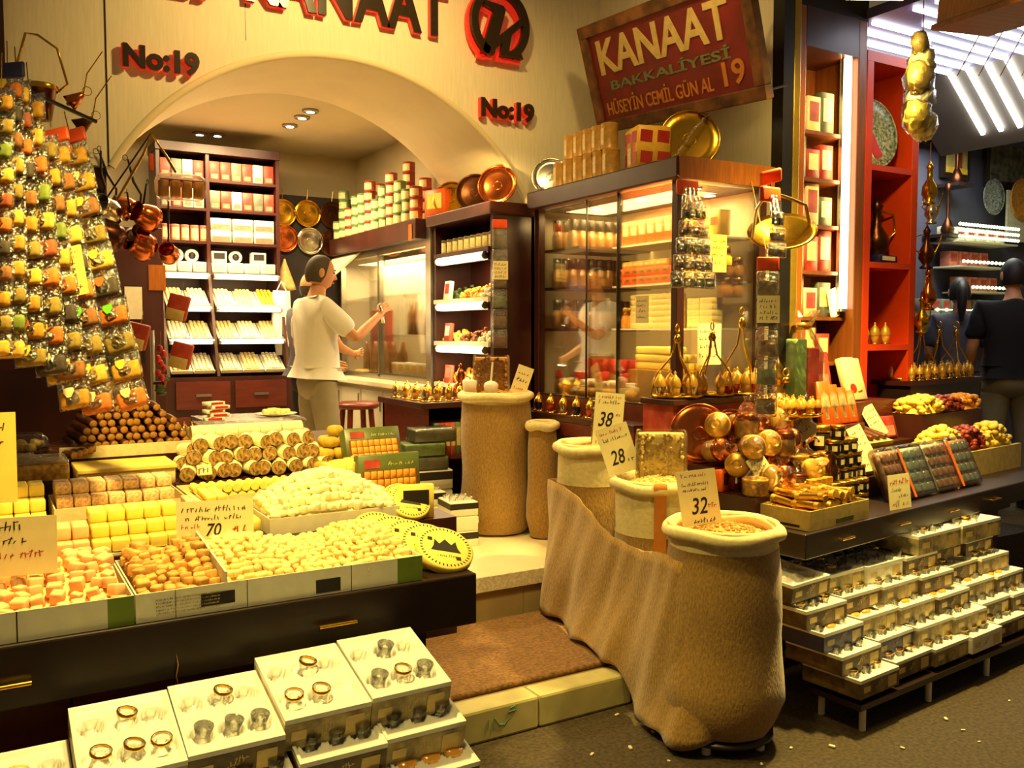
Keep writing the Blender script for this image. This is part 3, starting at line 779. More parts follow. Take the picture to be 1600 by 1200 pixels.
for i, z in enumerate(SH[:3]):
    tube_lamp('glowing tube lamp under the %s shelf beside the chiller' % ['top', 'second', 'third'][i], (XF - .005, SY1 - .06, z - .055), (XF - .005, SY0 + .1, z - .055), .024, 'tube_white', 'tube lamps of the shelf unit')
    lamp('shelf_tube_light', 'AREA', (XF + .02, 5.55, z - .1), 3.5, PALE, .06, (XF + .12, 5.55, z - .5), size_y=.7)
jp = Proto(tin('spice_jar', '', .03, .1, (m['carton_grey'], m['tin_label']), 'small jars on the top shelf beside the chiller'))
for k in range(9): jp.put((XF + .04, SY1 - .1 - .088 * k, SH[0]), -1.3, 'small grey jar on the top lit shelf, %s from the back' % ORD[k])
cols = [['green_leaf', 'apricot_orange', 'fruit_pale'], ['apricot_yellow', 'cezerye', 'fruit_pale'], ['apricot_orange', 'apricot_yellow', 'fruit_pale']]
for r in range(3):
    for k in range(3):
        y1 = SY1 - .06 - k * .265
        lb = '%s heap of dried fruit on the %s lit shelf, %s from the back' % (['green', 'orange', 'pale', 'yellow', 'dark', 'pale', 'amber', 'gold', 'grey'][r * 3 + k], ['upper', 'middle', 'lower'][r], ORD[k])
        mb = MB()
        for q2 in range(90):
            a, b_ = RND(), RND(); hh = .1 * (1 - abs(2 * a - 1) ** 2) * (.4 + .6 * b_)
            mb.ball((XF + .03 + .2 * b_, y1 - .24 * a, SH[r + 1] + .012 + hh * RND()), (.016, .02, .013), nu=6, nv=4, jit=.3)
        o = single('dried_fruit', mb, m[cols[r][k]], lb, 'dried fruit'); o['kind'] = 'stuff'
    pk = carton('fruit_packet', 'upright %s packet leaning at the front of the %s lit shelf' % (['white', 'striped red', 'red'][r], ['upper', 'middle', 'lower'][r]), 'packet', (.09, .03, .13), ((m['carton_white'], m['red']) if r == 0 else (m['box_red'], m['carton_white'] if r == 1 else m['box_pink'])), None, (XF - .003, SY1 - .22, SH[r + 1]), (-.12, 0, -pi / 2))
# lit trays on top of the shelf unit
for x, y, r, ma, lb, rz in ((703, 297, .125, 'brass', 'pale brass tray propped on the shelf unit, left', -.75), (740, 288, .125, 'dark_copper', 'dark tray propped on the shelf unit, middle', -.7), (776, 284, .13, 'copper', 'large copper tray propped on the shelf unit, right', -.8)):
    p = atx(x, y, XF + .08); t = plate('copper_tray', lb, r, m[ma], 'trays on top of the shelf unit'); t.location = (p.x, p.y, 2.444); t.rotation_euler = (-.22, 0, rz)
lamp('tray_spot', 'SPOT', (2.6, 4.95, 2.55), 14, WARM, .03, (XF + .1, 5.35, 2.5), 70, .7)
# display cabinet with tea glasses, between the sweets and the sack
t = thing('side_cabinet', 'dark low cabinet with book shelf in front of the shelf unit', 'cabinet', (2.46, 5.25, FL))
MB().b2((-.03, -.02, .74), (.42, .72, .78)).build('top', m['dark_wood'], t, .004)
mb = MB(); mb.b2((0, 0, 0), (.03, .7, .74)); mb.b2((.37, 0, 0), (.4, .7, .74)); mb.b2((0, .67, 0), (.4, .7, .74)); mb.b2((0, 0, .03), (.4, .7, .06)); mb.b2((0, 0, .4), (.4, .7, .42))
mb.build('carcass', m['maroon_wood'], t)
bk = ['tin_green', 'box_red', 'box_orange', 'box_pink', 'tin_green', 'box_red', 'fruit_pale', 'box_red']
for k in range(8):
    carton('book', '%s book from the left on the low cabinet shelf' % ORD[k], 'book', (.036, .2, .22), (m[bk[k]], m['tin_label']), 'books in the low cabinet', (2.56 + .039 * k, 5.37, FL + .42))
# ================================================================== GLASS CABINET ON THE RIGHT
GX0, GX1, GY0, GY1 = 3.14, 3.785, 3.6, 5.0
t = thing('glass_cabinet', 'tall dark wood glass cabinet of jars and spice boxes along the side wall', 'cabinet', (0, 0, 0))
MB().b2((GX0, GY0, 0), (GX1, GY1, 1.19)).build('base', m['dark_wood'], t)
mb = MB()
for x, y in ((GX0, GY0), (GX0, GY1 - .05), (GX1 - .05, GY0)): mb.b2((x, y, 1.19), (x + .05, y + .05, 2.4))
mb.build('corner_post', m['dark_wood'], t, .004)
MB().b2((GX0 - .05, GY0 - .05, 2.385), (GX1, GY1 + .02, 2.5)).build('cornice', [m['dark_wood']], t, .01)
MB().b2((GX0 - .04, GY0 - .056, 2.385), (GX1, GY0 - .05, 2.5)).build('cornice_front', m['amber_wood'], t)
MB().b2((GX0 + .002, GY0 + .05, 1.2), (GX0 + .008, GY0 + .52, 2.38)).build('sliding_pane', m['pane'], t)
MB().b2((GX0 + .012, GY0 + .5, 1.2), (GX0 + .018, GY1 - .05, 2.38)).build('sliding_pane', m['pane'], t)
MB().b2((GX0 + .05, GY0 + .012, 1.2), (GX1 - .05, GY0 + .018, 2.38)).build('end_pane', m['pane'], t)
mb = MB(); mb.b2((GX0, GY0 + .515, 1.19), (GX0 + .02, GY0 + .52, 2.39)); mb.b2((GX0, GY0 + .02, 1.185), (GX0 + .03, GY1, 1.2)); mb.b2((GX0, GY0 + .82, 1.19), (GX0 + .012, GY0 + .823, 2.39)); mb.build('track', m['black_metal'], t)
ZG = [1.20, 1.62, 1.885, 2.13]
for z in ZG[1:]:
    MB().b2((GX0 + .06, GY1 - .42, z - .018), (GX1, GY1 - .02, z)).build('shelf', m['dark_wood'], t)
    MB().b2((GX0 + .3, GY0 + .1, z - .012), (GX1, GY1 - .44, z)).build('glass_shelf', m['cabinet_white'], t)
MB().b2((GX1 - .02, GY0 + .05, 1.2), (GX1, GY1, 2.385)).build('back_panel', m['plaster_smooth'], t)
# ledges below the glass
MB().b2((GX0 - .16, GY0 + .15, 1.06), (GX0 + .0, GY1, 1.10)).build('lower_ledge', m['dark_wood'], t, .004)
MB().b2((GX0 - .16, GY0 + .15, .98), (GX0 - .02, GY1, 1.06)).build('ledge_drawer', m['maroon_wood'], t)
MB().b2((GX0 - .005, GY0 + .05, 1.10), (GX0 - .0, GY1, 1.19)).build('plinth', m['maroon_wood'], t)
lamp('cabinet_light', 'AREA', (3.42, 4.3, 2.37), 20, WARM, .3, (3.42, 4.3, 0), size_y=1.1)
for i, (dx, dy) in enumerate(((.25, .15), (.25, .62), (.28, 1.1), (.5, .3))):
    t = thing('cabinet_downlight', 'small round downlight under the glass cabinet top, %s from the street end' % ORD[i], 'light', (GX0 + dx, GY0 + dy, 2.384))
    MB().lathe([(0, -.006), (.03, -.006), (.034, -.003), (.034, 0), (0, 0)], 14).build('lamp_glass', m['downlight_glow'], t)
    MB().lathe([(.034, -.008), (.042, -.006), (.042, 0), (.034, 0)], 14, cap=False).build('trim_ring', m['steel'], t)
for zz in (2.36, 2.09, 1.85, 1.58):  # added fill spots behind the side glass, without fittings, to brighten the shelves
    for yy in (3.8, 4.15, 4.5, 4.8): lamp('cabinet_fill', 'SPOT', (3.2, yy, zz), 1.3, WARM, .012, (3.6, yy, zz - .3), 150, .6)
# jars at the far end
jp = Proto(jar('preserve_jar', '', .034, .19, m['jar_glass'], m['black_lid'], 'tall jars in the glass cabinet'))
for r, z in enumerate(ZG[1:]):
    for row in range(2):
        for k in range(8 if row else 7):
            jp.put((GX0 + .11 + .072 * k, GY1 - .1 - .17 * (1 - row), z), RND(), 'tall dark lidded jar, %s from the glass side, %s row of the %s shelf' % (ORD[k], ['front', 'rear'][row], ['lowest', 'middle', 'highest'][r]), sc=(1, 1, 1.0 - .06 * (1 - row)))
# small jars along the side glass on each shelf
jq = Proto(jar('spice_jar', '', .03, .13, m['jar_amber'], m['gold'], 'small spice jars in the glass cabinet'))
for r, z in enumerate(ZG[1:]):
    for k in range(5): jq.put((GX0 + .36 + .005 * RND(), GY1 - .5 - .07 * k, z), RND(), 'small amber jar beside the tall jars, %s of its row on the %s shelf' % (ORD[k], ['lowest', 'middle', 'highest'][r]))
# cartons standing along the wall side
def run(y0, y1, z, x, d, ma, lab, lb, grp, name='spice_box', layers=1):
    n = max(1, int((y0 - y1) / (d[0] * 1.06)))
    pr = Proto(carton(name, '', 'box', d, (ma, lab), grp, pic=(.3, .4, .72)))
    for j in range(layers):
        for k in range(n):
            pr.put((x, y0 - d[0] * 1.06 * (k + .5), z + d[2] * j), -pi / 2, '%s, %s from the far end%s' % (lb, ORD[k % 14], '' if layers == 1 else ', ' + ['lowest layer', 'second layer', 'third layer', 'fourth layer', 'fifth layer', 'sixth layer'][j]))
run(4.5, 4.02, ZG[3], GX0 + .36, (.075, .07, .145), m['box_orange'], m['tin_label'], 'orange spice box with pale window on the highest cabinet shelf', 'orange boxes high in the glass cabinet')
run(3.98, 3.66, ZG[3], GX0 + .40, (.1, .08, .14), m['box_yellow'], m['box_orange'], 'yellow box on the highest shelf near the street end', 'yellow boxes high in the glass cabinet')
run(4.52, 3.98, ZG[2], GX0 + .34, (.066, .07, .05), m['box_orange'], m['green_leaf'], 'low orange box on the middle cabinet shelf', 'orange boxes in the middle of the glass cabinet', layers=2)
run(3.96, 3.64, ZG[2], GX0 + .36, (.066, .07, .07), m['box_yellow'], m['tin_label'], 'yellow box on the middle shelf near the street end', 'yellow boxes in the middle of the glass cabinet')
run(4.5, 4.06, ZG[2] + .1, GX0 + .36, (.05, .06, .045), m['tin_body'], m['tin_label'], 'small pale box on top of the low orange boxes', 'pale boxes in the middle of the glass cabinet')
run(4.4, 3.95, ZG[1], GX0 + .36, (.1, .08, .034), m['lokum_pale'], m['tin_label'], 'flat cream soap box on the lowest cabinet shelf', 'flat cream boxes in the glass cabinet', layers=6)
run(3.93, 3.7, ZG[1], GX0 + .4, (.1, .08, .034), m['lokum_pale'], m['tin_label'], 'flat cream box, street end of the lowest shelf', 'flat cream boxes at the street end', layers=5)
aj = Proto(jar('honey_jar', '', .038, .11, m['jar_amber'], m['gold'], 'honey jars in the glass cabinet'))
for k in range(4): aj.put((GX0 + .38, 3.9 - .085 * k, ZG[2] + .071), 0, 'amber honey jar on the yellow boxes, %s from the far end' % ORD[k])
for k in range(2):
    for j in range(2): aj.put((GX0 + .52 - .085 * k, 3.69, ZG[1] + .172 + .111 * j), 0, 'amber honey jar %s, %s, at the street end of the lowest shelf' % (['near the wall', 'near the glass'][k], ['lower', 'upper'][j]))
# bottom of the cabinet: halva bars, bottles, packets
bar = MB(); bar.rbox((0, 0, .022), (.34, .05, .044), .012, n=2)
bp = Proto(single('halva_bar', bar, m['lokum_yellow'], '', 'bar', 'wrapped yellow bars in the glass cabinet'))
for k in range(4):
    for j in range(3 - k // 2): bp.put((GX0 + .2 + .058 * k, 4.0, ZG[0] + .18 + .045 * j), pi / 2 + .05 * (RND() - .5), 'wrapped yellow bar, %s row from the glass, %s layer' % (ORD[k], ORD[j]))
single('bar_crate', MB().b2((-.13, -.19, 0), (.13, .19, .179)), m['tin_body'], 'low pale crate under the wrapped yellow bars', 'crate', loc=(GX0 + .27, 4.0, ZG[0]))
sb = Proto(jar('sauce_bottle', '', .028, .15, m['jar_glass'], m['red'], 'small bottles on the cabinet floor', 'bottle'))
sj = Proto(jar('sauce_jar', '', .034, .1, m['jar_amber'], m['white'], 'small jars on the cabinet floor'))
for k in range(11):
    for row in range(2):
        (sb if (k + row) % 3 == 0 else sj).put((GX0 + .1 + .1 * row + .02 * RND(), 4.88 - .075 * k if k < 8 or row < 1 else 4.88 - .075 * k, ZG[0]), 0,
            'small %s on the cabinet floor, %s in the %s row' % ('red capped bottle' if (k + row) % 3 == 0 else 'white lidded amber jar', ORD[k], ['glass side', 'inner'][row]))
for k in range(6): sb.put((GX0 + .32, 4.85 - .1 * k, ZG[0]), 0, 'red capped bottle in the innermost row on the cabinet floor, %s from the far end' % ORD[k], sc=1.5)
# ---- things on the top
tp = Proto(tin('coffee_tin', '', .052, .15, (m['tin_body'], m['tin_label']), 'coffee tins on top of the glass cabinet'))
for k in range(6): p = atx(871 + 15.5 * k + 4, 280, GX0 + .02); tp.put((GX0 + .03, p.y, 2.5), -2.25, 'brown coffee tin in the lower row on the cabinet top, %s from the left' % ORD[k])
for k in range(5): p = atx(893 + 14.5 * k, 240, GX0 + .03); tp.put((GX0 + .035, p.y - .0, 2.651), -2.25, 'brown coffee tin in the upper row on the cabinet top, %s from the left' % ORD[k])
p = atx(988, 250, GX0 + .03); tp.put((GX0 + .06, p.y, 2.5), -2.25, 'single brown coffee tin beside the yellow carton')
t = carton('tea_carton', 'yellow and orange printed carton on the cabinet top beside the tins', 'box', (.2, .2, .235), (m['box_yellow'], m['box_orange']), None, (GX0 + .12, atx(1012, 230, GX0 + .12).y, 2.5), -pi / 2 - .3)
for a in (0, pi / 2, pi, -pi / 2):
    mb = MB(); Xr = TR((0, 0, 0), (0, 0, a))
    for cx, cz in ((-.05, .06), (-.05, .175), (.05, .175), (.05, .06)): mb.prism([(cx - .035, cz - .03), (cx + .035, cz - .035), (cx + .04, cz + .03), (cx - .03, cz + .035)], .1, .1015, 0, Xr @ Matrix(((1, 0, 0, 0), (0, 0, -1, 0), (0, 1, 0, 0), (0, 0, 0, 1))))
    mb.build('printed_picture', m['red'], t)
p = atx(1100, 225, GX0 + .3)
t = plate('brass_tray', 'large round brass tray with a twisted ribbon on the cabinet top', .165, m['brass'], None, .06); t.location = (GX0 + .28, 3.83, 2.502); t.rotation_euler = (-.16, 0, -.62)
mb = MB(); mb.tube([(.1, -.03, .3), (.03, -.05, .22), (-.03, -.035, .13), (-.08, -.05, .06), (-.13, -.06, .015)], [.006, .008, .006, .01, .014], 6); mb.build('ribbon', m['film'], t)
p = atx(868, 268, GX0 + .1)
t = plate('grey_tray', 'dull grey round tray behind the left end of the tins', .12, m['silver'], None, .06); t.location = (GX0 + .12, p.y + .1, 2.502); t.rotation_euler = (-.16, 0, -.75)
MB().tube([(.06, -.03, .2), (.0, -.04, .12), (-.08, -.05, .03)], [.004, .006, .01], 6).build('ribbon', m['film'], t)
# ---- little lanterns on the lower ledge
def mini_lamp(ma, lb, grp, s=1):
    t = thing('tea_glass_set', lb, 'ornament', (0, 0, 0), 0, grp)
    MB().lathe([(.03 * s, 0), (.032 * s, .004 * s), (.02 * s, .008 * s), (.0, .009 * s)], 10).build('saucer', m['brass'], t)
    MB().lathe([(.012 * s, .009 * s), (.02 * s, .025 * s), (.019 * s, .045 * s)], 10).build('cup', ma, t)
    MB().lathe([(.022 * s, .045 * s), (.02 * s, .06 * s), (.01 * s, .074 * s), (.004 * s, .078 * s), (.006 * s, .085 * s), (.0, .092 * s)], 10).build('domed_lid', m['gold'], t)
    return t
ml = {k: Proto(mini_lamp(m[k], '', None, 1.1)) for k in ('tea_gold', 'tea_red', 'navy', 'silver')}
for k in range(13):
    ma = ['silver', 'tea_gold', 'navy', 'silver', 'tea_red', 'tea_gold'][k % 6]
    ml[ma].put((GX0 - .12 + .05 * (k % 2), 4.9 - .07 * k, 1.10), 0, 'small lidded %s tea glass on the cabinet ledge, %s from the far end' % ({'silver': 'silver', 'tea_gold': 'gold', 'navy': 'blue', 'tea_red': 'red'}[ma], ORD[k]), 'lidded tea glasses on the ledge', sc=1.15)
# glasses on the side cabinet top
for k in range(14):
    ml['tea_gold' if k % 3 else 'silver'].put((2.5 + .085 * (k % 4), 5.32 + .16 * (k // 4), FL + .78), 0, 'small %s tea glass on the low cabinet beside the sack, row %s, place %s' % ('gold' if k % 3 else 'silver', ORD[k // 4], ORD[k % 4]), 'tea glasses on the low cabinet')
t = thing('copper_figurine', 'tall copper samovar shaped ornament on the low cabinet', 'ornament', (2.78, 5.36, FL + .78))
MB().lathe([(.04, 0), (.045, .01), (.02, .03), (.045, .06), (.05, .09), (.03, .12), (.028, .13), (.036, .16), (.02, .2), (.008, .22), (.012, .235), (.0, .25)], 14).build('body', m['copper'], t)
MB().tube([(.045, 0, .09), (.08, 0, .1), (.07, 0, .15), (.035, 0, .16)], .005, 6).build('handle', m['copper'], t)
# green cartons stored under the ledge
pr = Proto(carton('green_box', '', 'box', (.2, .14, .1), (m['carton_green'], m['tin_label']), 'green boxes under the cabinet ledge'))
for k in range(4):
    for j in range(2): pr.put((GX0 - .085, 4.85 - .23 * k, .36 + .1 * j), -pi / 2, 'green box under the cabinet ledge, %s from the far end, %s layer' % (ORD[k], ['lower', 'upper'][j]))
# hanging glass bead purses: two ribbon headed bundles of small packets in front of the cabinet
def sachet_bundle(lb, loc, cols_, rows, w, h, spread, header='header_red', hook=None):
    t = thing('sachet_bundle', lb, 'spice packets', loc)
    mb = MB(); mb.rbox((0, 0, -.02), (.12, .03, .07), .012); mb.build('header_card', m[header], t)
    MB().tube([(0, 0, .0), Vector(hook) - Vector(loc) if hook else (0, 0, .12)], .003, 5).build('cord', m['rope'], t)
    mb = MB()
    for c in range(cols_): mb.tube([(.02 * (c - cols_ / 2 + .5), -.02, -.03), (w * spread * (c - (cols_ - 1) / 2) * .5, -.035, -.1)], .012, 5)
    mb.build('twisted_film', m['film'], t)
    sp_ = ['spice_dark', 'spice_brick', 'spice_olive', 'spice_brown', 'spice_green', 'spice_mustard']
    for c in range(cols_):
        u = c - (cols_ - 1) / 2
        for r in range(rows):
            f = .45 + .55 * r / (rows - 1)
            x = u * w * spread * f; z = -.1 - h * r; y = -.03 - .025 * (1 - abs(u) / cols_)
            k = MB(); k.rbox((x, y, z - h / 2), (w * (.7 + .3 * f), .022, h * .96), .009, n=2)
            pk = k.build('sachet', m['film'], t)
            k = MB(); k.rbox((x, y, z - h * .62), (w * (.6 + .25 * f), .013, h * .5), .006, n=2)
            k.build('spice_fill', m[sp_[(c * 2 + r * 3) % 6]], pk)
    return t
sachet_bundle('bundle of small spice sachets with a red header hanging before the cabinet post', at(1074, 285, 4.0), 4, 5, .062, .075, 1.05, hook=(3.1, 3.56, 2.4))
sachet_bundle('narrow sachet bundle with a red header beside the hanging brass pan', at(1203, 297, 4.05), 2, 3, .06, .07, .8, hook=(3.7, 3.56, 2.42))
# two narrow hanging strips
def sachet_strip(lb, loc, rows, w, h, yaw=0, card=None, hook=None):
    t = thing('sachet_strip', lb, 'spice packets', loc, yaw)
    if hook: MB().tube([(0, 0, 0), TR(loc, (0, 0, yaw)).inverted() @ Vector(hook)], .0025, 5).build('cord', m['rope'], t)
    MB().rbox((0, 0, -.02), (w, .012, .06), .006).build('header_card', m['header_red'], t)
    sp_ = ['spice_olive', 'spice_brick', 'spice_green', 'spice_dark', 'spice_orange', 'spice_brown', 'spice_mustard']
    for r in range(rows):
        z = -.05 - h * (r + .5)
        pk = MB().rbox((0, 0, z), (w, .022, h * .97), .009, n=2).build('sachet', m['film'], t)
        MB().rbox((0, 0, z - h * .12), (w * .84, .013, h * .55), .006, n=2).build('spice_fill', m[sp_[(r * 3) % 7]], pk)
    if card:
        MB().b2((-.05, -.019, card - .12), (.05, -.016, card)).build('price_tag', m['card'], t)
        mb = MB()
        for k in range(4): scrawl(mb, -.04, card - .03 - .026 * k, .075, .016, 0, 0)
        X = Matrix(((1, 0, 0, 0), (0, 0, 1, -.0195), (0, 1, 0, 0), (0, 0, 0, 1)))
        mb.v = [tuple(X @ Vector(v)) for v in mb.v]; mb.build('handwriting', m['ink'], t)
    return t
sachet_strip('long strip of spice sachets with a red header on the post beside the shelf unit', aty(781, 345, 5.085), 6, .1, .13, -.25, -.26)
sachet_strip('long clear strip of sachets with a white card below the brass pan', at(1200, 405, 3.95), 5, .1, .13, -.5, -.16, (3.62, 3.56, 2.42))
# ================================================================== PRICE CARDS
def card(lb, loc, w, h, yaw, tilt, rows, ma='card', stick=0, name='price_card', roll=0):
    """card facing local -Y; loc is the middle of its lower edge; rows: (text or None, ink, x, y, w, h) as fractions"""
    t = thing(name, lb, 'price card', loc, Euler((-tilt, roll, yaw), 'XYZ'))
    MB().b2((-w / 2, 0, 0), (w / 2, .003, h)).build('card', m[ma], t)
    X = Matrix(((1, 0, 0, -w / 2), (0, 0, -1, -.0002), (0, 1, 0, 0), (0, 0, 0, 1)))
    mb = {}
    for s, ink, x, y, ww, hh in rows:
        if s: text(s, m[ink], t, X @ Matrix.Translation((x * w, y * h, 0)), ww * w, hh * h, .0006, .01, 'handwritten_figure', .25)
        else: scrawl(mb.setdefault(ink, MB()), x * w, y * h, ww * w, hh * h, 0, .0006)
    for k, b_ in mb.items():
        b_.v = [tuple(X @ Vector(v)) for v in b_.v]; b_.build('handwriting', m[k], t)
    if stick: MB().cyl((0, .006, -stick), (0, .006, h * .6), .004, n=6).build('stick', m['cabinet_white'], t)
    return t

# ================================================================== SWEETS COUNTER (LEFT)
CX0, CX1, CY = -.6, 1.31, 2.42
TZ = [(2.42, 2.87, .85), (2.87, 3.18, .93), (3.18, 3.5, .975), (3.5, 3.8, 1.03), (3.8, 4.3, 1.11)]
t = thing('sweets_counter', 'dark wood stepped counter heaped with sweets on the left', 'counter', (0, 0, 0))
mb = MB(); mb.b2((CX0, CY, .69), (CX1, 2.87, .85)); mb.build('front_board', m['black_edge'], t, .006)
for k, (a, b_, z) in enumerate(TZ[1:]):
    MB().b2((CX0, a, .5), (1.47, b_, z)).build('display_step', m['dark_wood'], t)
MB().b2((CX0, 2.60, .1), (1.17, 4.28, .6)).build('carcass', m['dark_wood'], t)
MB().b2((1.13, 2.56, 0), (1.2, 4.28, .69)).build('end_panel', m['black_edge'], t)
for k in range(4):
    x0 = 1.13 - .475 * (k + 1)
    MB().b2((x0 + .003, 2.575, .08), (x0 + .472, 2.6, .687)).build('drawer_front', m['maroon_wood'], t)
for x, y in ((525, 973), (8, 1070)):
    p = aty(x, y, CY)
    mb = MB(); mb.cyl((p.x - .055, CY - .02, p.z), (p.x + .055, CY - .02, p.z), .006); mb.cyl((p.x - .05, CY, p.z), (p.x - .05, CY - .02, p.z), .004); mb.cyl((p.x + .05, CY, p.z), (p.x + .05, CY - .02, p.z), .004)
    mb.build('pull_handle', m['gold'], t)
# curled ribbon hanging off the edge
single('hanging_ribbon', MB().tube([(0, 0, 0), (.004, -.004, -.03), (-.001, 0, -.06), (.003, -.003, -.085)], [.001, .0015, .0025, .001], 5), m['gold'], 'curled gold ribbon end hanging from the counter edge', 'ribbon', loc=(aty(275, 1000, 2.41).x, 2.412, .765))

def tray_carton(lb, x0, x1, y0, y1, z, h, ma='carton_white', prints=None):
    t = thing('open_carton', lb, 'carton', (x0, y0, z))
    w, d = x1 - x0, y1 - y0; e = .004
    mb = MB(); mb.b2((0, 0, 0), (w, d, e)); mb.b2((0, 0, e), (w, e, h)); mb.b2((0, d - e, e), (w, d, h)); mb.b2((0, e, e), (e, d - e, h)); mb.b2((w - e, e, e), (w, d - e, h))
    mb.build('carton', m[ma], t)
    for kind, a, b_, c, e_ in prints or []:
        o = MB().b2((a * w, -.0012, c * h), (b_ * w, 0, e_ * h)).build({'green_print': 'green_block', 'black_print': 'dark_badge', 'ink': 'fold_line'}[kind], m[kind], t)
    if prints:
        X = Matrix(((1, 0, 0, 0), (0, 0, -1, -.0013), (0, 1, 0, 0), (0, 0, 0, 1)))
        mb = MB()
        for a in range(5): scrawl(mb, w * .06, h * (.2 + .12 * a), w * .2, .005, 0, 0, .0016)
        mb.v = [tuple(X @ Vector(v)) for v in mb.v]; mb.build('small_print', m['carton_grey'], t)
    return t
XA = aty(211, 975, 2.44).x; XB = aty(352, 950, 2.44).x
tray_carton('white printed carton of rose sweets at the front left of the counter', -.56, XA - .002, 2.435, 2.84, .851, .075, prints=[('green_print', .93, 1, .0, 1), ('black_print', .55, .6, .1, .55), ('ink', .7, .703, 0, 1)])
tray_carton('long white printed carton of brown and pale sweets at the front right of the counter', XA + .002, 1.13, 2.435, 2.84, .851, .075, prints=[('green_print', .9, 1, 0, 1), ('black_print', .2, .31, .25, .7), ('black_print', .59, .68, .1, .6), ('ink', .35, .352, 0, 1), ('ink', .72, .722, 0, 1), ('ink', .12, .1215, 0, 1)])
def heap(name, lb, grp, protos, x0, x1, y0, y1, z, hf, s, n, core, cat='sweet', tiltmax=.5, corelb=None, jit=.35):
    """n separate sweets over the surface of a heap whose bulk is one core"""
    nx = max(2, int(round(sqrt(n * (x1 - x0) / (y1 - y0))))); ny = max(2, int(round(n / nx)))
    mb = MB(); gx, gy = 14, 12
    g = []
    for i in range(gx + 1):
        for j in range(gy + 1):
            u, v = i / gx, j / gy
            g.append((x0 + (x1 - x0) * u, y0 + (y1 - y0) * v, z + max(.004, hf(u, v) - s * .45)))
    fs = [(i * (gy + 1) + j, (i + 1) * (gy + 1) + j, (i + 1) * (gy + 1) + j + 1, i * (gy + 1) + j + 1) for i in range(gx) for j in range(gy)]
    mb.add(g, fs, 0, False)
    lo = [(p[0], p[1], z + .001) for p in g]
    bd = [i * (gy + 1) for i in range(gx + 1)] + [gx * (gy + 1) + j for j in range(1, gy + 1)] + [i * (gy + 1) + gy for i in range(gx - 1, -1, -1)] + [j for j in range(gy - 1, 0, -1)]
    b0 = len(bd)
    mb.add([g[i] for i in bd] + [lo[i] for i in bd], [(k, b0 + k, b0 + (k + 1) % b0, (k + 1) % b0) for k in range(b0)])
    mb.add([lo[i] for i in bd], [tuple(range(b0))[::-1]])
    for q_ in range(int(n * .8)):
        u, v = RND(), RND()
        Xm = TR((x0 + (x1 - x0) * (.03 + .94 * u), y0 + (y1 - y0) * (.03 + .94 * v), z + max(.0, hf(u, v) - s * .7)), (RND() * 3, RND() * 3, RND() * 3))
        mb.rbox((0, 0, 0), (s * .9, s * .9, s * .9), s * .12, 0, Xm, n=1)
    o = single(name + '_heap', mb, core, corelb or ('bulk of the ' + lb.replace(' in the', ' stuff in').replace(' of the counter', '')), cat); o['kind'] = 'stuff'
    k = 0
    for i in range(nx):
        for j in range(ny):
            u = (i + .5 + jit * (RND() - .5)) / nx; v = (j + .5 + jit * (RND() - .5)) / ny
            p_ = protos[int(RND() * len(protos))]
            p_.put((x0 + (x1 - x0) * u, y0 + (y1 - y0) * v, z + max(.002, hf(u, v) - s * .35)), (tiltmax * (RND() - .5), tiltmax * (RND() - .5), RND() * 3.14), lb, grp, sc=.85 + .3 * RND())
            k += 1
    return k
def sweet(name, ma, s, shape='cube', lb='', grp=None):
    mb = MB()
    if shape == 'cube': mb.rbox((0, 0, s / 2), (s, s * .95, s * .9), s * .14, n=2)
    elif shape == 'bit': mb.rbox((0, 0, s / 2), (s * 1.5, s * .85, s * .8), s * .22, n=2)
    elif shape == 'lump': mb.ball((0, 0, s / 2), (s * .62, s * .5, s * .5), nu=8, nv=5, jit=.35)
    return Proto(single(name, mb, m[ma], lb, 'sweet', grp))
hf1 = lambda u, v: .04 + .075 * sin(min(1, v * 1.1) * pi * .62) * (.75 + .25 * sin(u * 9))
heap('rose_sweet', 'rose pink sugared cube in the heap at the front left of the counter', 'rose pink cubes, front left heap', [sweet('rose_sweet', 'lokum_pink', .034), sweet('rose_sweet', 'lokum_pink', .03)], -.42, XA - .02, 2.445, 2.83, .856, hf1, .032, 150, m['lokum_pink'])
heap('hazelnut_sweet', 'brown nut coated cube in the heap at the front middle of the counter', 'brown coated cubes, front middle heap', [sweet('hazelnut_sweet', 'lokum_brown', .03), sweet('hazelnut_sweet', 'lokum_brown', .026, 'lump')], XA + .015, XB - .005, 2.445, 2.83, .856, hf1, .028, 95, m['lokum_brown'])
heap('sugared_sweet', 'pale sugared bit in the wide heap at the front right of the counter', 'pale sugared bits, front right heap', [sweet('sugared_sweet', 'lokum_pale', .023, 'bit'), sweet('sugared_sweet', 'lokum_pale', .025, 'bit'), sweet('sugared_sweet', 'lokum_pale', .024, 'lump')], XB + .01, 1.12, 2.445, 2.83, .856, lambda u, v: hf1(u, v) * (1.05 - .1 * u), .024, 280, m['lokum_pale'])
single('carton_divider', MB().b2((0, 0, 0), (.006, .38, .1)), m['carton_white'], 'pale cardboard divider between the brown and pale heaps', 'divider', loc=(XB, 2.445, .856), rot=(.1, 0, 0))
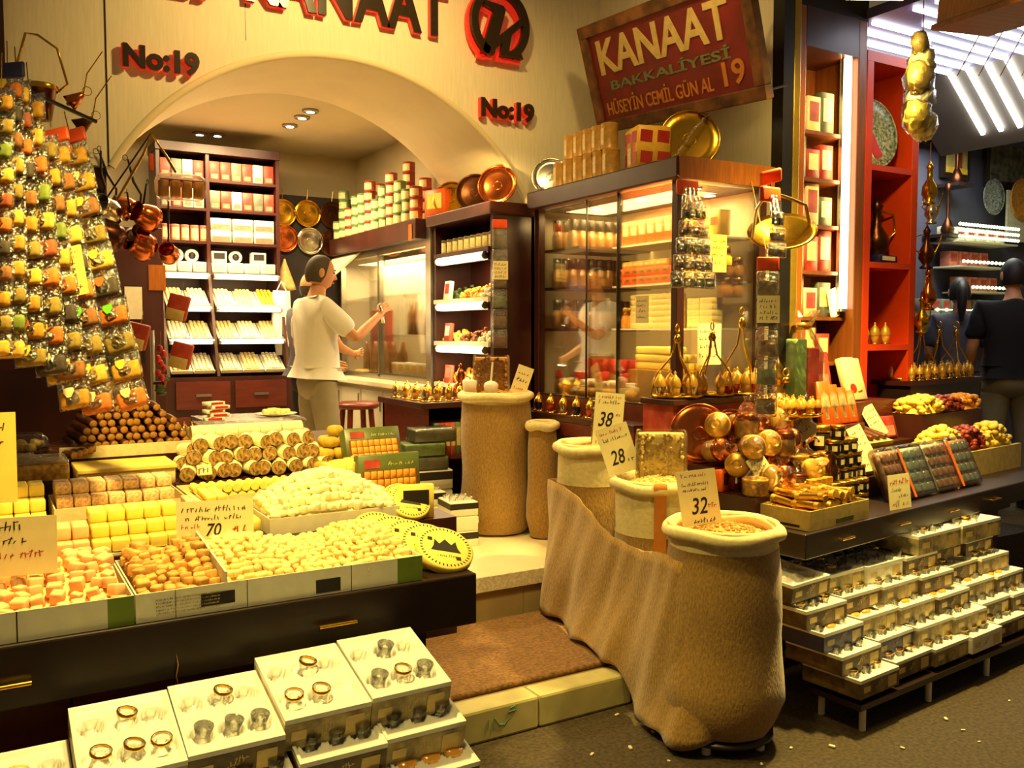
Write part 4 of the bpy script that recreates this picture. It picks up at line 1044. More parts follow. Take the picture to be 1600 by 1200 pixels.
# ---- second step
Z2 = .93
tray_carton('low white carton of white coconut cubes right of the card marked 70', .80, 1.26, 2.9, 3.16, Z2 + .001, .055)
heap('coconut_sweet', 'white coconut cube in the tall heap right of the card marked 70', 'white coconut cubes, second step', [sweet('coconut_sweet', 'lokum_white', .028), sweet('coconut_sweet', 'lokum_white', .026, 'bit')], .81, 1.25, 2.91, 3.15, Z2 + .006, lambda u, v: .045 + .12 * sin(pi * (.08 + .84 * u)) * sin(pi * (.02 + .7 * v)), .027, 170, m['lokum_white'])
def block(x0, nx, y0, ny, z, nz, s, ma, name, lb, grp, shape='cube', stepback=0, gap=1.06):
    pr = sweet(name, ma, s[0], 'cube')
    mb = MB(); mb.rbox((0, 0, s[2] / 2), s, min(s) * .14, n=2); me = mb.mesh(name, m[ma]); old = pr.o.data; pr.o.data = me; bpy.data.meshes.remove(old)
    for k in range(nz):
        for j in range(ny):
            if stepback and j < k * stepback: continue
            for i in range(nx):
                pr.put((x0 + (i + .5) * s[0] * gap + .003 * RND(), y0 + (j + .5) * s[1] * gap, z + s[2] * k), .06 * (RND() - .5), lb, grp)
block(.27, 5, 2.89, 4, Z2 + .01, 3, (.05, .05, .036), 'lokum_yellow', 'lemon_sweet', 'large pale yellow cube in the neat block left of the card marked 70', 'pale yellow cubes in a neat block', stepback=1)
block(.075, 4, 2.89, 3, Z2 + .01, 2, (.045, .045, .04), 'lokum_pink', 'rose_cube', 'large rose pink cube in the block beside the left price card', 'rose cubes in a neat block', stepback=1)
tray_carton('shallow cream carton under the pale yellow cubes', .262, .545, 2.88, 3.17, Z2 + .001, .008)
tray_carton('shallow cream carton under the rose pink cubes', .068, .258, 2.88, 3.17, Z2 + .001, .008)
block(.56, 2, 2.89, 1, Z2, 6, (.022, .24, .02), 'lokum_rose', 'sesame_stick', 'sesame stick in the small stack left of the card marked 70', 'sesame sticks stacked lengthwise')
block(.615, 2, 2.95, 1, Z2, 7, (.03, .18, .02), 'lokum_yellow', 'sugar_stick', 'yellow sugar stick stacked behind the card marked 70', 'yellow sugar sticks stacked lengthwise')
single('rear_heap', MB().rbox((0, 0, .03), (.1, .2, .06), .02), m['lokum_yellow'], 'slab of yellow sweets between the sticks and the coconut cubes', 'sweet', loc=(.735, 3.03, Z2))
block(-.5, 4, 2.9, 3, Z2, 2, (.045, .045, .045), 'lokum_white', 'cream_cube', 'cream coloured cube at the far left of the second step', 'cream cubes at the far left', stepback=1)
block(-.25, 4, 2.9, 3, Z2, 2, (.045, .045, .045), 'lokum_yellow', 'yolk_cube', 'deep yellow cube behind the left price card', 'deep yellow cubes behind the left card', stepback=1)
# ---- third step
Z3 = .975
tray_carton('cream carton with a high front, filled with rose and coconut bars', .19, .60, 3.19, 3.49, Z3 + .001, .055, 'cream_cloth')
block(.2, 7, 3.2, 4, Z3 + .006, 3, (.05, .06, .036), 'lokum_rose', 'pistachio_bar', 'speckled rose bar in the rows behind the pale yellow block', 'speckled rose bars, third step', stepback=1)
block(-.02, 4, 3.2, 4, Z3, 3, (.045, .055, .04), 'lokum_yellow', 'saffron_cube', 'saffron yellow cube on the third step at the far left', 'saffron cubes, third step', stepback=1)
block(-.4, 6, 3.2, 4, Z3, 2, (.05, .055, .04), 'lokum_white', 'milk_cube', 'milk white cube beyond the left end of the saffron cubes', 'milk white cubes, third step')
tray_carton('long cream carton of yellow rolls on the third step', .615, 1.1, 3.19, 3.49, Z3 + .001, .05, 'cream_cloth')
rl = MB(); rl.cyl((0, -.05, .016), (0, .05, .016), .016, n=9)
rp = Proto(single('sugar_roll', rl, m['lokum_yellow'], '', 'sweet', 'yellow sugar rolls on the third step'))
for k in range(14):
    for j in range(2): rp.put((.635 + .033 * k + .012 * j, 3.3, Z3 + .02 + .03 * j), .1 * (RND() - .5), 'yellow sugar roll lying in the long cream carton', sc=.97 if k < 13 else .9)
for k in range(5):
    t = carton('sweets_box', 'upright cream sweets box before the lower green baklava box, %s from the left' % ORD[k], 'box', (.028, .13, .12 + .004 * k), (m['card_yellow'], m['tin_label']), 'cream sweets boxes, third step', (1.135 + .03 * k, 2.985 if 0 else 3.27, Z3))
bx = carton('sweets_box', 'wide cream sweets box with dark print beside the coconut cubes', 'box', (.13, .03, .12), (m['card_yellow'], m['black_print']), None, (1.335, 2.93, Z2), -.25)
# ---- fourth step
Z4 = 1.03
t = thing('lidded_carton', 'empty looking cream carton with a folded lid behind the rose bars', 'carton', (.29, 3.52, Z4))
MB().rbox((.165, .12, .03), (.33, .24, .06), .004, n=1).build('carton', m['cream_cloth'], t)
MB().b2((-.005, -.008, .06), (.335, .245, .075)).build('lid', m['card_yellow'], t, .003)
t = thing('glazed_box', 'golden film wrapped box at the left behind the saffron cubes', 'box', (.02, 3.56, Z4))
MB().rbox((.12, .1, .05), (.25, .2, .1), .006, n=1).build('carton', m['golden_syrup'], t)
MB().rbox((.12, .1, .104), (.25, .2, .02), .008, n=1).build('film_top', m['film'], t)
MB().b2((-.007, -.003, .0), (.247, .0, .04)).build('dark_band', m['black_print'], t)
# white coated rolls with brown nut ends
ro = thing('nut_roll', '', 'sweet', (0, 0, 0), 0, 'white coated nut rolls, fourth step')
MB().cyl((0, -.045, 0), (0, .045, 0), .0292, n=14, cap=False).build('coating', m['lokum_white'], ro)
mb = MB(); mb.cyl((0, -.047, 0), (0, .047, 0), .0272, n=14)
mb.build('nut_filling', m['walnut_fill'], ro)
rp = Proto(ro)
for lay in range(3):
    n = 10 - lay
    for row in range(2 if lay < 2 else 1):
        for k in range(n):
            rp.put((.67 + .059 * (k + lay * .5) + .006 * (RND() - .5), 3.56 + .1 * row + .03 * lay, Z4 + .03 + .05 * lay + (.02 if row else 0) + .006 * RND()), (.2 * (RND() - .5), 0, .7 * (RND() - .5)), 'white coated roll with a brown nut end in the stack below the pastry tray')
for k in range(5): rp.put((.76 + .09 * k, 3.72, Z4 + .165), (0, 0, pi / 2 + .2 * (RND() - .5)), 'white coated roll lying across the top of the stack below the pastry tray')
card('small red and white price tag stuck among the nut rolls', (.72, 3.49, Z4 + .028), .055, .04, .1, .3, [(None, 'ink_red', .05, .1, .25, .7), (None, 'ink', .38, .2, .5, .5)])
# pyramid of round yellow sweets at the right
fg = MB(); fg.rbox((0, 0, .022), (.062, .062, .044), .02, n=3)
fp = Proto(single('fig_roll', fg, m['fig'], '', 'sweet', 'pyramid of yellow fig rolls'))
for lay in range(4):
    n = 4 - lay
    for a in range(n):
        for b_ in range(n):
            fp.put((1.185 + .062 * (a + lay * .5), 3.52 + .062 * (b_ + lay * .5), Z4 + .044 * lay), RND(), 'round yellow fig roll in the pyramid beside the green baklava box')
# ---- fifth step: dark churchkhela-like rolls
Z5 = 1.11
co = thing('walnut_sausage', '', 'sweet', (0, 0, 0), 0, 'dark walnut sausages, fifth step')
MB().tube([(0, -.12, 0), (0, -.06, .002), (0, .06, -.002), (0, .12, 0)], [.015, .0165, .0165, .015], 10).build('sausage', m['cezerye'], co)
MB().lathe([(0, .122), (.012, .122), (.0155, .118)], 10, X=TR((0, 0, 0), (pi / 2, 0, 0)), cap=False).build('cut_end', m['roll_end'], co)
rp = Proto(co)
for lay in range(7):
    n = 14 - int(lay * 1.2)
    for k in range(n):
        rp.put((.28 + .034 * (k + lay * .6) + .005 * (RND() - .5), 3.95 + .012 * lay + .015 * RND(), Z5 + .02 + .0275 * lay), (.05, 0, .12 + .16 * (RND() - .5)), 'dark walnut sausage with a golden cut end in the pile below the hanging packets')
for k in range(5): rp.put((.24 + .02 * k, 3.86 + .012 * k, Z5 + .02 + .004 * k), (0, 0, .5), 'dark walnut sausage lying askew at the left foot of the pile')
t = thing('sausage_tray', 'cream board tray under the dark walnut sausages', 'tray', (.25, 3.8, Z5))
MB().b2((0, 0, 0), (.53, .02, .045)).build('front_board', m['cream_cloth'], t); MB().b2((0, .02, 0), (.53, .45, .004)).build('base', m['cream_cloth'], t)
# pastry tray with plate on top
t = thing('pastry_tray', 'long white pastry tray under clear film behind the nut rolls', 'tray', (.8, 3.86, Z5))
MB().rbox((.22, .18, .03), (.46, .36, .06), .006, n=1).build('tray', m['cabinet_white'], t)
mb = MB()
for a in range(7):
    for b_ in range(5): mb.rbox((.05 + .056 * a, .05 + .064 * b_, .07), (.05, .056, .025), .01, n=1)
o = mb.build('pastries', m['golden_syrup'], t); o['kind'] = 'stuff'
MB().rbox((.22, .18, .098), (.44, .34, .026), .01, n=1).build('clear_lid', m['film'], t)
t = thing('cake_plate', 'round white plate of sweets on the pastry tray', 'plate', (1.13, 3.97, Z5 + .112))
MB().lathe([(.04, 0), (.09, .012), (.093, .015), (.045, .006)], 20).build('plate', m['white'], t)
mb = MB()
for k in range(14): mb.rbox((.06 * (RND() - .5) * 1.6, .05 * (RND() - .5) * 1.6, .02 + .006 * RND()), (.025, .025, .022), .004, n=1)
mb.build('sweets', m['lokum_pale'], t)
for k in range(5): rp2 = carton('wrapped_packet', 'small red and white wrapped packet at the front left of the pastry tray, %s' % ORD[k], 'packet', (.08, .05, .016), (m['white'], m['red']), 'packets on the pastry tray', (.845 + .02 * (k % 2), 3.9, Z5 + .112 + .0165 * k), .1 * k)
glp = Proto(mini_lamp(m['tea_gold'], '', None, .9))
for k in range(9): glp.put((.7 + .03 * k, 4.24 + .02 * (k % 2), Z5), 0, 'tiny gold tea glass in the row behind the walnut sausages, %s from the left' % ORD[k], 'tea glasses behind the sausages')
# green baklava boxes
def baklava(lb, loc, w, h, d, rot):
    t = thing('baklava_box', lb, 'box', loc, rot)
    MB().rbox((0, d / 2, h / 2), (w, d, h), .004, n=1).build('carton', m['carton_green'], t)
    MB().b2((-w * .44, -.0015, h * .04), (w * .45, 0, h * .7)).build('picture_ground', m['brown_wood'], t)
    mb = MB(); s = w / 9.5
    for a in range(8):
        for b_ in range(4): mb.rbox((-w * .42 + s * (a + .55), -.002, h * .06 + h * .158 * (b_ + .5)), (s * .9, .004, h * .15), .0018, n=1)
    mb.build('pastry_picture', m['apricot_orange'], t)
    X = Matrix(((1, 0, 0, -w * .02), (0, 0, -1, -.0005), (0, 1, 0, h * .78), (0, 0, 0, 1)))
    mb = MB(); scrawl(mb, 0, 0, w * .42, h * .075, 0, .0006); mb.v = [tuple(X @ Vector(v)) for v in mb.v]; mb.build('small_lettering', m['sign_cream'], t)
    MB().b2((-w * .4, -.0014, h * .74), (-w * .15, 0, h * .9)).build('red_emblem', m['box_red'], t)
    return t
baklava('upper green baklava box leaning back behind the cream boxes', (1.36, 3.35, Z3 + .078), .24, .17, .06, (-.35, 0, .02))
single('box_support', MB().b2((0, 0, 0), (.26, .12, .075)), m['cream_cloth'], 'cream carton propping up the green baklava box', 'carton', loc=(1.2, 3.36, Z3))
baklava('lower green baklava box standing in front at the counter end', (1.335, 3.15, Z2), .25, .205, .05, (-.12, 0, -.02))
# round wooden sweet boxes, fanned
lt = thing('round_sweets_box', '', 'box', (0, 0, 0), 0, 'fanned round boxes at the counter end')
MB().lathe([(.0, 0), (.092, 0), (.095, .004), (.095, .026), (.09, .031), (0, .031)], 28).build('box', m['card_yellow'], lt)
mb = MB()
for R_, n in ((.082, 40),):
    for k in range(n): 
        a = 2 * pi * k / n; mb.b2((R_ - .006, -.002, .031), (R_ + .003, .002, .0318), 0, TR((0, 0, 0), (0, 0, a)))
mb.prism([(-.05, -.02), (-.04, .0), (-.035, .03), (-.02, .012), (0, .035), (.02, .012), (.035, .03), (.04, .0), (.05, -.02)], .031, .0318)
scrawl(mb, -.03, -.045, .06, .012, 0, .0318); mb.rbox((-.05, .03, .0314), (.016, .016, .0012), .0005, n=1); mb.rbox((.04, -.045, .0314), (.016, .016, .0012), .0005, n=1)
mb.build('printed_emblem', m['black_print'], lt)
lp = Proto(lt)
fan = ['rear of the fan', 'second of the fan', 'third of the fan', 'fourth of the fan', 'front, lid in full view']
for k in range(5): lp.put((1.135 + .03 * k, 2.80 - .063 * k, .853 + .052 - .004 * k + .0), (.62 - .02 * k, .22, -.25), 'round cream sweets box at the counter end, ' + fan[k])
for k in range(2): lp.put((1.30 + .012 * k, 2.985 - .045 * k, Z2 + .045 + .003 * k), (.75, .2, -.2), 'round cream sweets box leaning behind the fan, ' + ['rear', 'fore'][k], sc=.8)
# price cards
card('white price card marked 70 before the coconut cubes', (.605, 2.80, .965), .225, .118, -.25, .1, [('70', 'ink', .38, .08, .2, .33), (None, 'ink', .06, .72, .86, .14), (None, 'ink', .12, .5, .72, .13), (None, 'ink_red', .06, .3, .24, .12), (None, 'ink_red', .72, .1, .2, .22)], stick=.09)
card('white price card at the left edge before the rose cubes', (.06, 2.62, .97), .2, .15, -.2, .1, [(None, 'ink', .05, .78, .6, .14), (None, 'ink', .1, .55, .5, .14), (None, 'ink_red', .1, .3, .7, .12)], stick=.09)
card('tall yellow price card cut off by the left edge of the view', (.02, 3.05, 1.09), .13, .27, -.1, .05, [(None, 'ink', .1, .8, .7, .08), (None, 'ink', .1, .65, .6, .08)], 'card_yellow', stick=.12)
# wall of cream card behind the blocks
card('blank cream divider card standing behind the pale yellow block', (.40, 3.172, Z2 + .0), .4, .06, 0, 0, [], 'cream_cloth', name='divider_card')
# ================================================================== HANGING SPICE PACKETS (LEFT)
def packet_string(lb, top, bot, d0, d1, n, w, cols_, yaw=-.5, header=None, price=None):
    A, B = at(*top, d0), at(*bot, d1); u = B - A; L = u.length; h = L / n
    t = thing('packet_string', lb, 'spice packets', A)
    ax = u.normalized(); side = Vector((cos(YAW + yaw * 0), -sin(YAW), 0)); nrm = side.cross(ax).normalized()
    if nrm.y > 0: nrm = -nrm
    side = ax.cross(nrm).normalized()
    Xb = Matrix(((side.x, nrm.x, -ax.x, 0), (side.y, nrm.y, -ax.y, 0), (side.z, nrm.z, -ax.z, 0), (0, 0, 0, 1)))
    MB().tube([(0, 0, .12), (0, 0, -L * .5), (0, 0, -L)], .002, 4, 0, Xb).build('cord', m['brass'], t)
    if header: MB().rbox((0, .0, .02), (w * 1.05, .014, .055), .008, 0, Xb).build('header_card', m[header], t)
    for k in range(n):
        z = -h * (k + .5); c = cols_[k % len(cols_)]; sway = .008 * (RND() - .5); a = .16 * (RND() - .5)
        X = Xb @ TR((sway, .006 + .01 * RND(), z), (.12 * (RND() - .3), a, a))
        nx, nz = 5, 6; f, b_ = [], []
        for i in range(nx + 1):
            for j in range(nz + 1):
                x = (i / nx - .5) * w; zz = (j / nz - .5) * h * .98
                bul = .022 * (1 - (2 * i / nx - 1) ** 2) * (1 - (2 * j / nz - 1) ** 4) * (1.25 - .6 * j / nz)
                cr = .004 * (RND() - .5)
                f.append((x, bul + cr, zz)); b_.append((x, -bul * .5, zz))
        q = lambda i, j: i * (nz + 1) + j
        mb = MB()
        mb.add(f, [(q(i, j), q(i, j + 1), q(i + 1, j + 1), q(i + 1, j)) for i in range(nx) for j in range(nz)], 0, True, X)
        mb.add(b_, [(q(i, j), q(i + 1, j), q(i + 1, j + 1), q(i, j + 1)) for i in range(nx) for j in range(nz)], 0, True, X)
        pk = mb.build('packet', m['film'], t)
        mb = MB(); mb.rbox((0, .004, -h * .15), (w * .9, .026, h * .62), .012, 0, X, n=2); mb.build('spice_fill', m['spice_' + c], pk)
        if k % 4 != 3:
            s = w * .3; mb = MB()
            mb.prism([(-s * .5, s * .45), (-s * .1, s * .5), (s * .5, s * .45), (s * .52, 0), (s * .2, -s * .5), (-s * .2, -s * .5), (-s * .52, 0)], 0, .0012, 0, X @ Matrix(((1, 0, 0, w * .08), (0, 0, 1, .021), (0, 1, 0, h * .07), (0, 0, 0, 1))))
            mb.build('sticker', m['sticker_' + ('green' if (k * 3 + n) % 7 == 0 else 'orange' if (k + n) % 5 == 0 else 'cream' if k % 2 else 'green')] if (k * 3 + n) % 7 == 0 or (k + n) % 5 == 0 or k % 2 else m['sticker'], pk)
    if price is not None:
        X = Xb @ Matrix.Translation((0, .045, -price))
        MB().b2((-.048, 0, -.17), (.048, .003, 0), 0, X).build('price_tag', m['card_yellow'], t)
        Y = X @ Matrix(((-1, 0, 0, .045), (0, 0, 1, .0032), (0, 1, 0, -.165), (0, 0, 0, 1)))
        mr, mk = MB(), MB()
        for k in range(2): scrawl(mr, .005, .14 - .018 * k, .075, .013, 0, 0)
        for k in range(4): scrawl(mk, .01 + .008 * (k % 2), .1 - .028 * k, .05, .02, 0, 0)
        for b2, ma in ((mr, 'ink_red'), (mk, 'ink')):
            b2.v = [tuple(Y @ Vector(v)) for v in b2.v]; b2.build('handwriting', m[ma], t)
    return t
SPC = ['mustard', 'mustard', 'olive', 'green', 'yellow', 'brick', 'orange', 'dark', 'brown', 'mustard', 'olive', 'yellow']
def rot(k): return SPC[k:] + SPC[:k]
packet_string('outermost right string of spice packets, with a red header', (112, 222), (214, 640), 3.15, 3.0, 10, .105, ['mustard', 'mustard', 'brown', 'olive', 'yellow', 'dark', 'orange', 'olive', 'mustard', 'orange'], header='header_red', price=None)
packet_string('second string of spice packets from the right, carrying a yellow price tag', (84, 222), (158, 648), 3.05, 2.9, 10, .105, ['mustard', 'brown', 'mustard', 'yellow', 'dark', 'orange', 'brown', 'olive', 'yellow', 'orange'], header='header_red', price=.40)
packet_string('third string of spice packets from the right', (66, 215), (122, 640), 3.0, 2.86, 10, .105, ['olive', 'mustard', 'brown', 'green', 'yellow', 'orange', 'dark', 'olive', 'brown', 'mustard'])
packet_string('fourth string of spice packets from the right', (46, 150), (86, 588), 2.95, 2.82, 10, .105, ['mustard', 'yellow', 'orange', 'green', 'yellow', 'brick', 'orange', 'olive', 'orange', 'dark'])
packet_string('fifth string of spice packets from the right', (26, 128), (52, 575), 2.9, 2.8, 11, .105, rot(4))
packet_string('sixth string of spice packets from the right, below the blue header', (12, 120), (22, 562), 2.86, 2.76, 11, .105, rot(6), header='carton_blue')
packet_string('leftmost string of spice packets at the edge of the view', (2, 140), (-4, 560), 2.8, 2.72, 11, .105, rot(1))
packet_string('rear string of spice packets behind the two right strings', (100, 250), (188, 630), 3.25, 3.12, 9, .105, rot(8))
packet_string('rear string of spice packets behind the left strings', (38, 200), (104, 600), 3.12, 2.96, 9, .105, rot(3))
# rail the packets hang from
p, q_ = at(-60, 95, 2.9), at(150, 190, 3.4)
single('hanging_rail', MB().tube([p, q_], .008, 8), m['black_metal'], 'dark rail from which the spice packets hang', 'rail')
# ---- dark bags and glass below the packets
t = thing('film_bag', 'crumpled clear film bag lying left of the walnut sausages', 'bag', (.12, 3.83, Z5))
mb = MB(); mb.rbox((0, .08, .05), (.2, .16, .1), .04); mb.build('bag', m['bag_film'], t)
mb = MB()
for k in range(12): mb.ball((.15 * (RND() - .5), .03 + .1 * RND(), .03 + .03 * RND()), (.024, .02, .018), nu=7, nv=4, jit=.3)
mb.build('contents', m['tan_film'], t)
bp2 = Proto(carton('dark_packet', '', 'packet', (.05, .04, .13), (m['carton_brown'], m['tin_label']), 'dark packets left of the sausages'))
for k in range(4): bp2.put((-.28 + .07 * k, 3.85, Z5), .2, 'upright dark packet behind the tall yellow card, %s from the left' % ORD[k])

# ---- copper coffee pots hanging beside the packets
def pot(lb, loc, r, ma, hm, tilt, hl=.24, grp='long handled coffee pots hanging by the arch'):
    t = thing('coffee_pot', lb, 'coffee pot', loc, tilt, grp)
    MB().lathe([(0, -.001), (r, 0), (r * 1.05, r * .5), (r * .8, r * 1.25), (r * .68, r * 1.45), (r * .8, r * 1.75), (r * .76, r * 1.72), (r * .62, r * 1.42), (r * .72, r * 1.2), (r * .9, r * .3), (0, r * .15)], 18, cap=False).build('pot_body', ma, t)
    MB().tube([(r * .78, 0, r * 1.6), (r * 1.3, 0, r * 1.75), (hl * .6, 0, r * 2.1 + hl * .2), (hl, 0, r * 2.2 + hl * .5)], [.006, .006, .007, .005], 8).build('handle', hm, t)
    MB().tube([(hl + .014 * cos(a), .0, r * 2.2 + hl * .5 + .018 + .014 * sin(a)) for a in [2 * pi * k / 10 for k in range(10)]], .002, 5, closed=True).build('hanging_ring', hm, t)
    return t
for x, y, d, r, ma, hm, rz, lb in (
        (172, 338, 4.7, .075, 'silver', 'black_metal', (.5, -1.1, .4), 'silver bellied coffee pot hanging right of the packets'),
        (205, 330, 4.8, .06, 'copper', 'black_metal', (.3, -1.2, -.3), 'small copper coffee pot hanging high beside the silver pot'),
        (180, 375, 4.7, .08, 'dark_copper', 'black_metal', (-.3, -1.2, .8), 'dark copper coffee pot hanging below the silver pot'),
        (212, 372, 4.9, .06, 'silver', 'black_metal', (.2, -1.3, 1.5), 'dull silver coffee pot hanging in the middle of the cluster'),
        (240, 345, 4.8, .07, 'copper', 'black_metal', (.4, -1.2, .1), 'bright copper coffee pot at the right of the cluster'),
        (232, 390, 4.9, .075, 'copper', 'black_metal', (.9, -1.0, -.5), 'copper coffee pot hanging lowest in the cluster, mouth to the front'),
        (265, 400, 5.0, .055, 'copper', 'black_metal', (.3, -1.2, .9), 'small copper coffee pot at the lower right of the cluster')):
    pot(lb, at(x, y, d), r, m[ma], m[hm], rz, .22)
# wire handled brass hangers, upper left: copper bucket with a long handle, and two brass ladles
t = thing('copper_bucket', 'copper bucket with a tall wire handle at the upper left', 'bucket', at(62, 160, 4.2))
MB().lathe([(.05, -.08), (.075, .07), (.08, .075), (.07, .072), (.045, -.075)], 18, cap=False).build('bucket', m['dark_copper'], t)
MB().lathe([(.0, -.08), (.05, -.08), (.05, -.075), (0, -.075)], 18).build('base', m['dark_copper'], t)
MB().lathe([(.08, .055), (.083, .075), (.078, .08)], 18, cap=False).build('rim', m['brass'], t)
MB().tube([(-.08, 0, .06), (-.09, 0, .16), (-.05, 0, .31), (.0, 0, .31), (.08, 0, .26), (.12, 0, .1), (.08, 0, .06)], .006, 8).build('wire_handle', m['brass'], t)
for x, y, rr, lb, ma in ((122, 152, .04, 'upper brass bell with a ring at the upper left', 'copper'), (136, 190, .045, 'lower brass bell with a ring at the upper left', 'dark_copper')):
    t = thing('brass_bell', lb, 'bell', at(x, y, 4.2), (.3, .9, 0))
    MB().lathe([(.0, .03), (.012, .028), (.026, -.01), (rr, -.05), (rr - .004, -.05), (.02, -.005), (0, .02)], 16, cap=False).build('bell_body', m[ma], t)
    MB().tube([(.02 * cos(a), 0, .05 + .02 * sin(a)) for a in [2 * pi * k / 12 for k in range(12)]], .002, 5, closed=True).build('ring', m['brass'], t)
    MB().tube([(0, 0, .03), (-.06, 0, .1), (-.1, 0, .22)], .003, 6).build('cord', m['brass'], t)
    MB().ball((0, 0, -.052), .011).build('clapper', m['brass'], t)
# glass cluster with curved brass handle in front of the arch
t = LB = thing('lantern_bundle', 'film wrapped hanging bundle with a curved brass handle at the left of the arch', 'hanging bundle', at(262, 288, 4.4))
MB().tube([(-.23, 0, -.09), (-.11, 0, .13), (-.07, 0, .24), (.0, 0, .13), (.04, 0, .06)], .007, 8).build('wire_handle', m['brass'], t)
MB().tube([(-.07, 0, .24), Vector((.6, 5.26, 2.3)) - LB.location], .005, 8).build('stay', m['dark_copper'], t)
MB().rbox((.06, 0, -.01), (.24, .1, .13), .04).build('film_bag', m['bag_film'], t)
mb = MB()
for k in range(4): mb.rbox((-.02 + .055 * k, .0, -.02), (.045, .05, .08), .006)
mb.build('packets', m['apricot_orange'], t)
MB().rbox((-.075, -.01, .1), (.02, .006, .08), .003).build('orange_tag', m['header_red'], t)
# red chilli garland and small card bags on the back left
t = thing('chilli_garland', 'red dried peppers hanging on a string by the dark cabinet', 'garland', at(251, 545, 5.2))
for k in range(9):
    MB().ball((.02 * sin(k * 2.1), .02 * cos(k * 1.7), -.028 * k), (.017, .017, .022), nu=8, jit=.2).build('pepper', m['red'], t)
MB().tube([(0, 0, .1), (0, .01, -.26)], .002, 5).build('string', m['rope'], t)
mb = MB()
for k in range(6): mb.ball((.05 * (RND() - .5), .03 * (RND() - .5), -.16 - .02 * k), (.03, .006, .012), nu=6, nv=4)
mb.build('leaves', m['green_leaf'], t)
for x, y, lb in ((278, 480, 'tasselled tan and red packet hanging before the back shelving, upper'), (283, 555, 'tasselled tan and red packet hanging before the back shelving, lower'), (215, 525, 'tasselled tan packet hanging left of the dark cabinet card')):
    t = thing('tea_packet', lb, 'packet', at(x, y, 5.6), (0, .25, -.4))
    MB().rbox((0, 0, 0), (.13, .03, .16), .012).build('packet', m['box_red'], t)
    MB().rbox((-.005, -.017, -.05), (.11, .004, .07), .0015, n=1).build('window', m['tan_film'], t)
    MB().tube([(0, 0, .08), (.0, 0, .16)], .002, 5).build('string', m['rope'], t)
single('grey_pole', MB().cyl((0, 0, 0), (0, 0, 1.25), .018, n=10), m['steel'], 'thin grey pole standing before the dark cabinet', 'pole', loc=(at(238, 560, 6.6).x, at(238, 560, 6.6).y, FL))
# ================================================================== SACKS
def wob(a, z, s, amp): return 1 + amp * (sin(3 * a + s) * .5 + sin(5 * a + 2.1 * s + 4 * z) * .35 + sin(9 * a + 7 * z + s) * .2)
def sack(lb, c, z0, ztop, r, zcream, seed, flare=1.05, amp=.03, ribbon=None, nut='nuts', rise=.03):
    t = thing('burlap_sack', lb, 'sack', (c[0], c[1], z0))
    H = ztop - z0; n = 48; zc = zcream - z0
    def rings(lst, am):
        return [[(rr * wob(2 * pi * k / n, z * 3, seed, am) * cos(2 * pi * k / n), rr * wob(2 * pi * k / n, z * 3, seed, am) * sin(2 * pi * k / n), z) for k in range(n)] for rr, z in lst]
    prof = [(r * .55, .0), (r * .86, .012), (r * .98, .05)]
    for k in range(1, 9): prof.append((r * (flare + (1.0 - flare) * k / 8 + .03 * sin(k * 1.3)), .05 + (zc - .05) * k / 8))
    prof.append((r * .985, zc + .01))
    mb = MB(); mb.loft(rings(prof, amp), 0, True, cap=True); mb.build('burlap_body', m['burlap'], t)
    mb = MB(); mb.loft(rings([(r * .93, zc - .03), (r * .965, zc + .012), (r * .96, H - .05), (r * .975, H - .02), (r * 1.0, H - .012), (r * 1.01, H + .008), (r * .98, H + .02), (r * .92, H + .012), (r * .9, H - .03)], amp), 0, True, cap=False); mb.build('cream_liner', m['cream_cloth'], t)
    mb = MB(); pts = [(r * .985 * wob(a, H * 3, seed, amp) * cos(a), r * .985 * wob(a, H * 3, seed, amp) * sin(a), H - .012 + .006 * sin(4 * a + seed)) for a in [2 * pi * k / n for k in range(n)]]
    mb.tube(pts, .026, 9, closed=True); mb.build('rolled_rim', m['cream_cloth'], t)
    if ribbon is not None:
        mb = MB(); vs = []
        for a in (ribbon - .13, ribbon + .13):
            for z, q_ in ((zc - .05, 1.0), (zc + .06, 1.0), (H - .05, 1.0), (H - .01, 1.09), (H + .016, 1.08), (H + .02, .98)):
                rr = r * q_ * wob(a, z * 3, seed, amp) + .004
                vs.append((rr * cos(a), rr * sin(a), z))
        mb.add(vs, [(k, 6 + k, 7 + k, k + 1) for k in range(5)], 0, True); mb.build('ribbon', m['orange_ribbon'], t)
    mb = MB(); R = r * .9
    mb.lathe([(R, H - .055), (R * .7, H - .035 + rise * .6), (R * .3, H - .03 + rise), (0, H - .03 + rise)], 24)
    for k in range(420):
        q_ = sqrt(RND()); a = RND() * 2 * pi; rr = R * q_
        zz = H - .05 + (rise + .02) * (1 - q_ * q_)
        mb.ball((0, 0, 0), (.011, .007, .006), 0, 6, 4, TR((rr * cos(a), rr * sin(a), zz + .004), (RND(), RND(), RND() * 3)))
    o = single('nut_filling', mb, m[nut], 'loose nuts in the ' + lb.split(' with')[0].split(' standing')[0].split(' half')[0], 'nuts', loc=(c[0], c[1], z0)); o['kind'] = 'stuff'
    return t
sack('large burlap sack in front with a thick cream rim, on the street', (2.47, 2.545), .055, .845, .216, .765, 1.0, 1.12, .03, None, 'nuts')
sack('middle burlap sack with an orange ribbon on its cream liner', (2.57, 3.06), .13, .94, .195, .71, 2.4, 1.04, .025, radians(-127), 'pale_nuts', .05)
sack('rear burlap sack with a tall cream liner, standing on the doormat', (2.66, 3.68), .16, 1.025, .185, .83, 3.1, 1.05, .02, None, 'nuts')
sack('tall burlap sack with a cream rim standing on the marble floor', (2.735, 4.80), FL, 1.215, .215, 1.15, 4.4, 1.0, .025, None, 'nuts', .05)
sack('dark burlap sack half hidden behind the tall sack on the marble floor', (2.885, 4.50), FL, 1.05, .082, 1.05, 5.2, 1.2, .03)
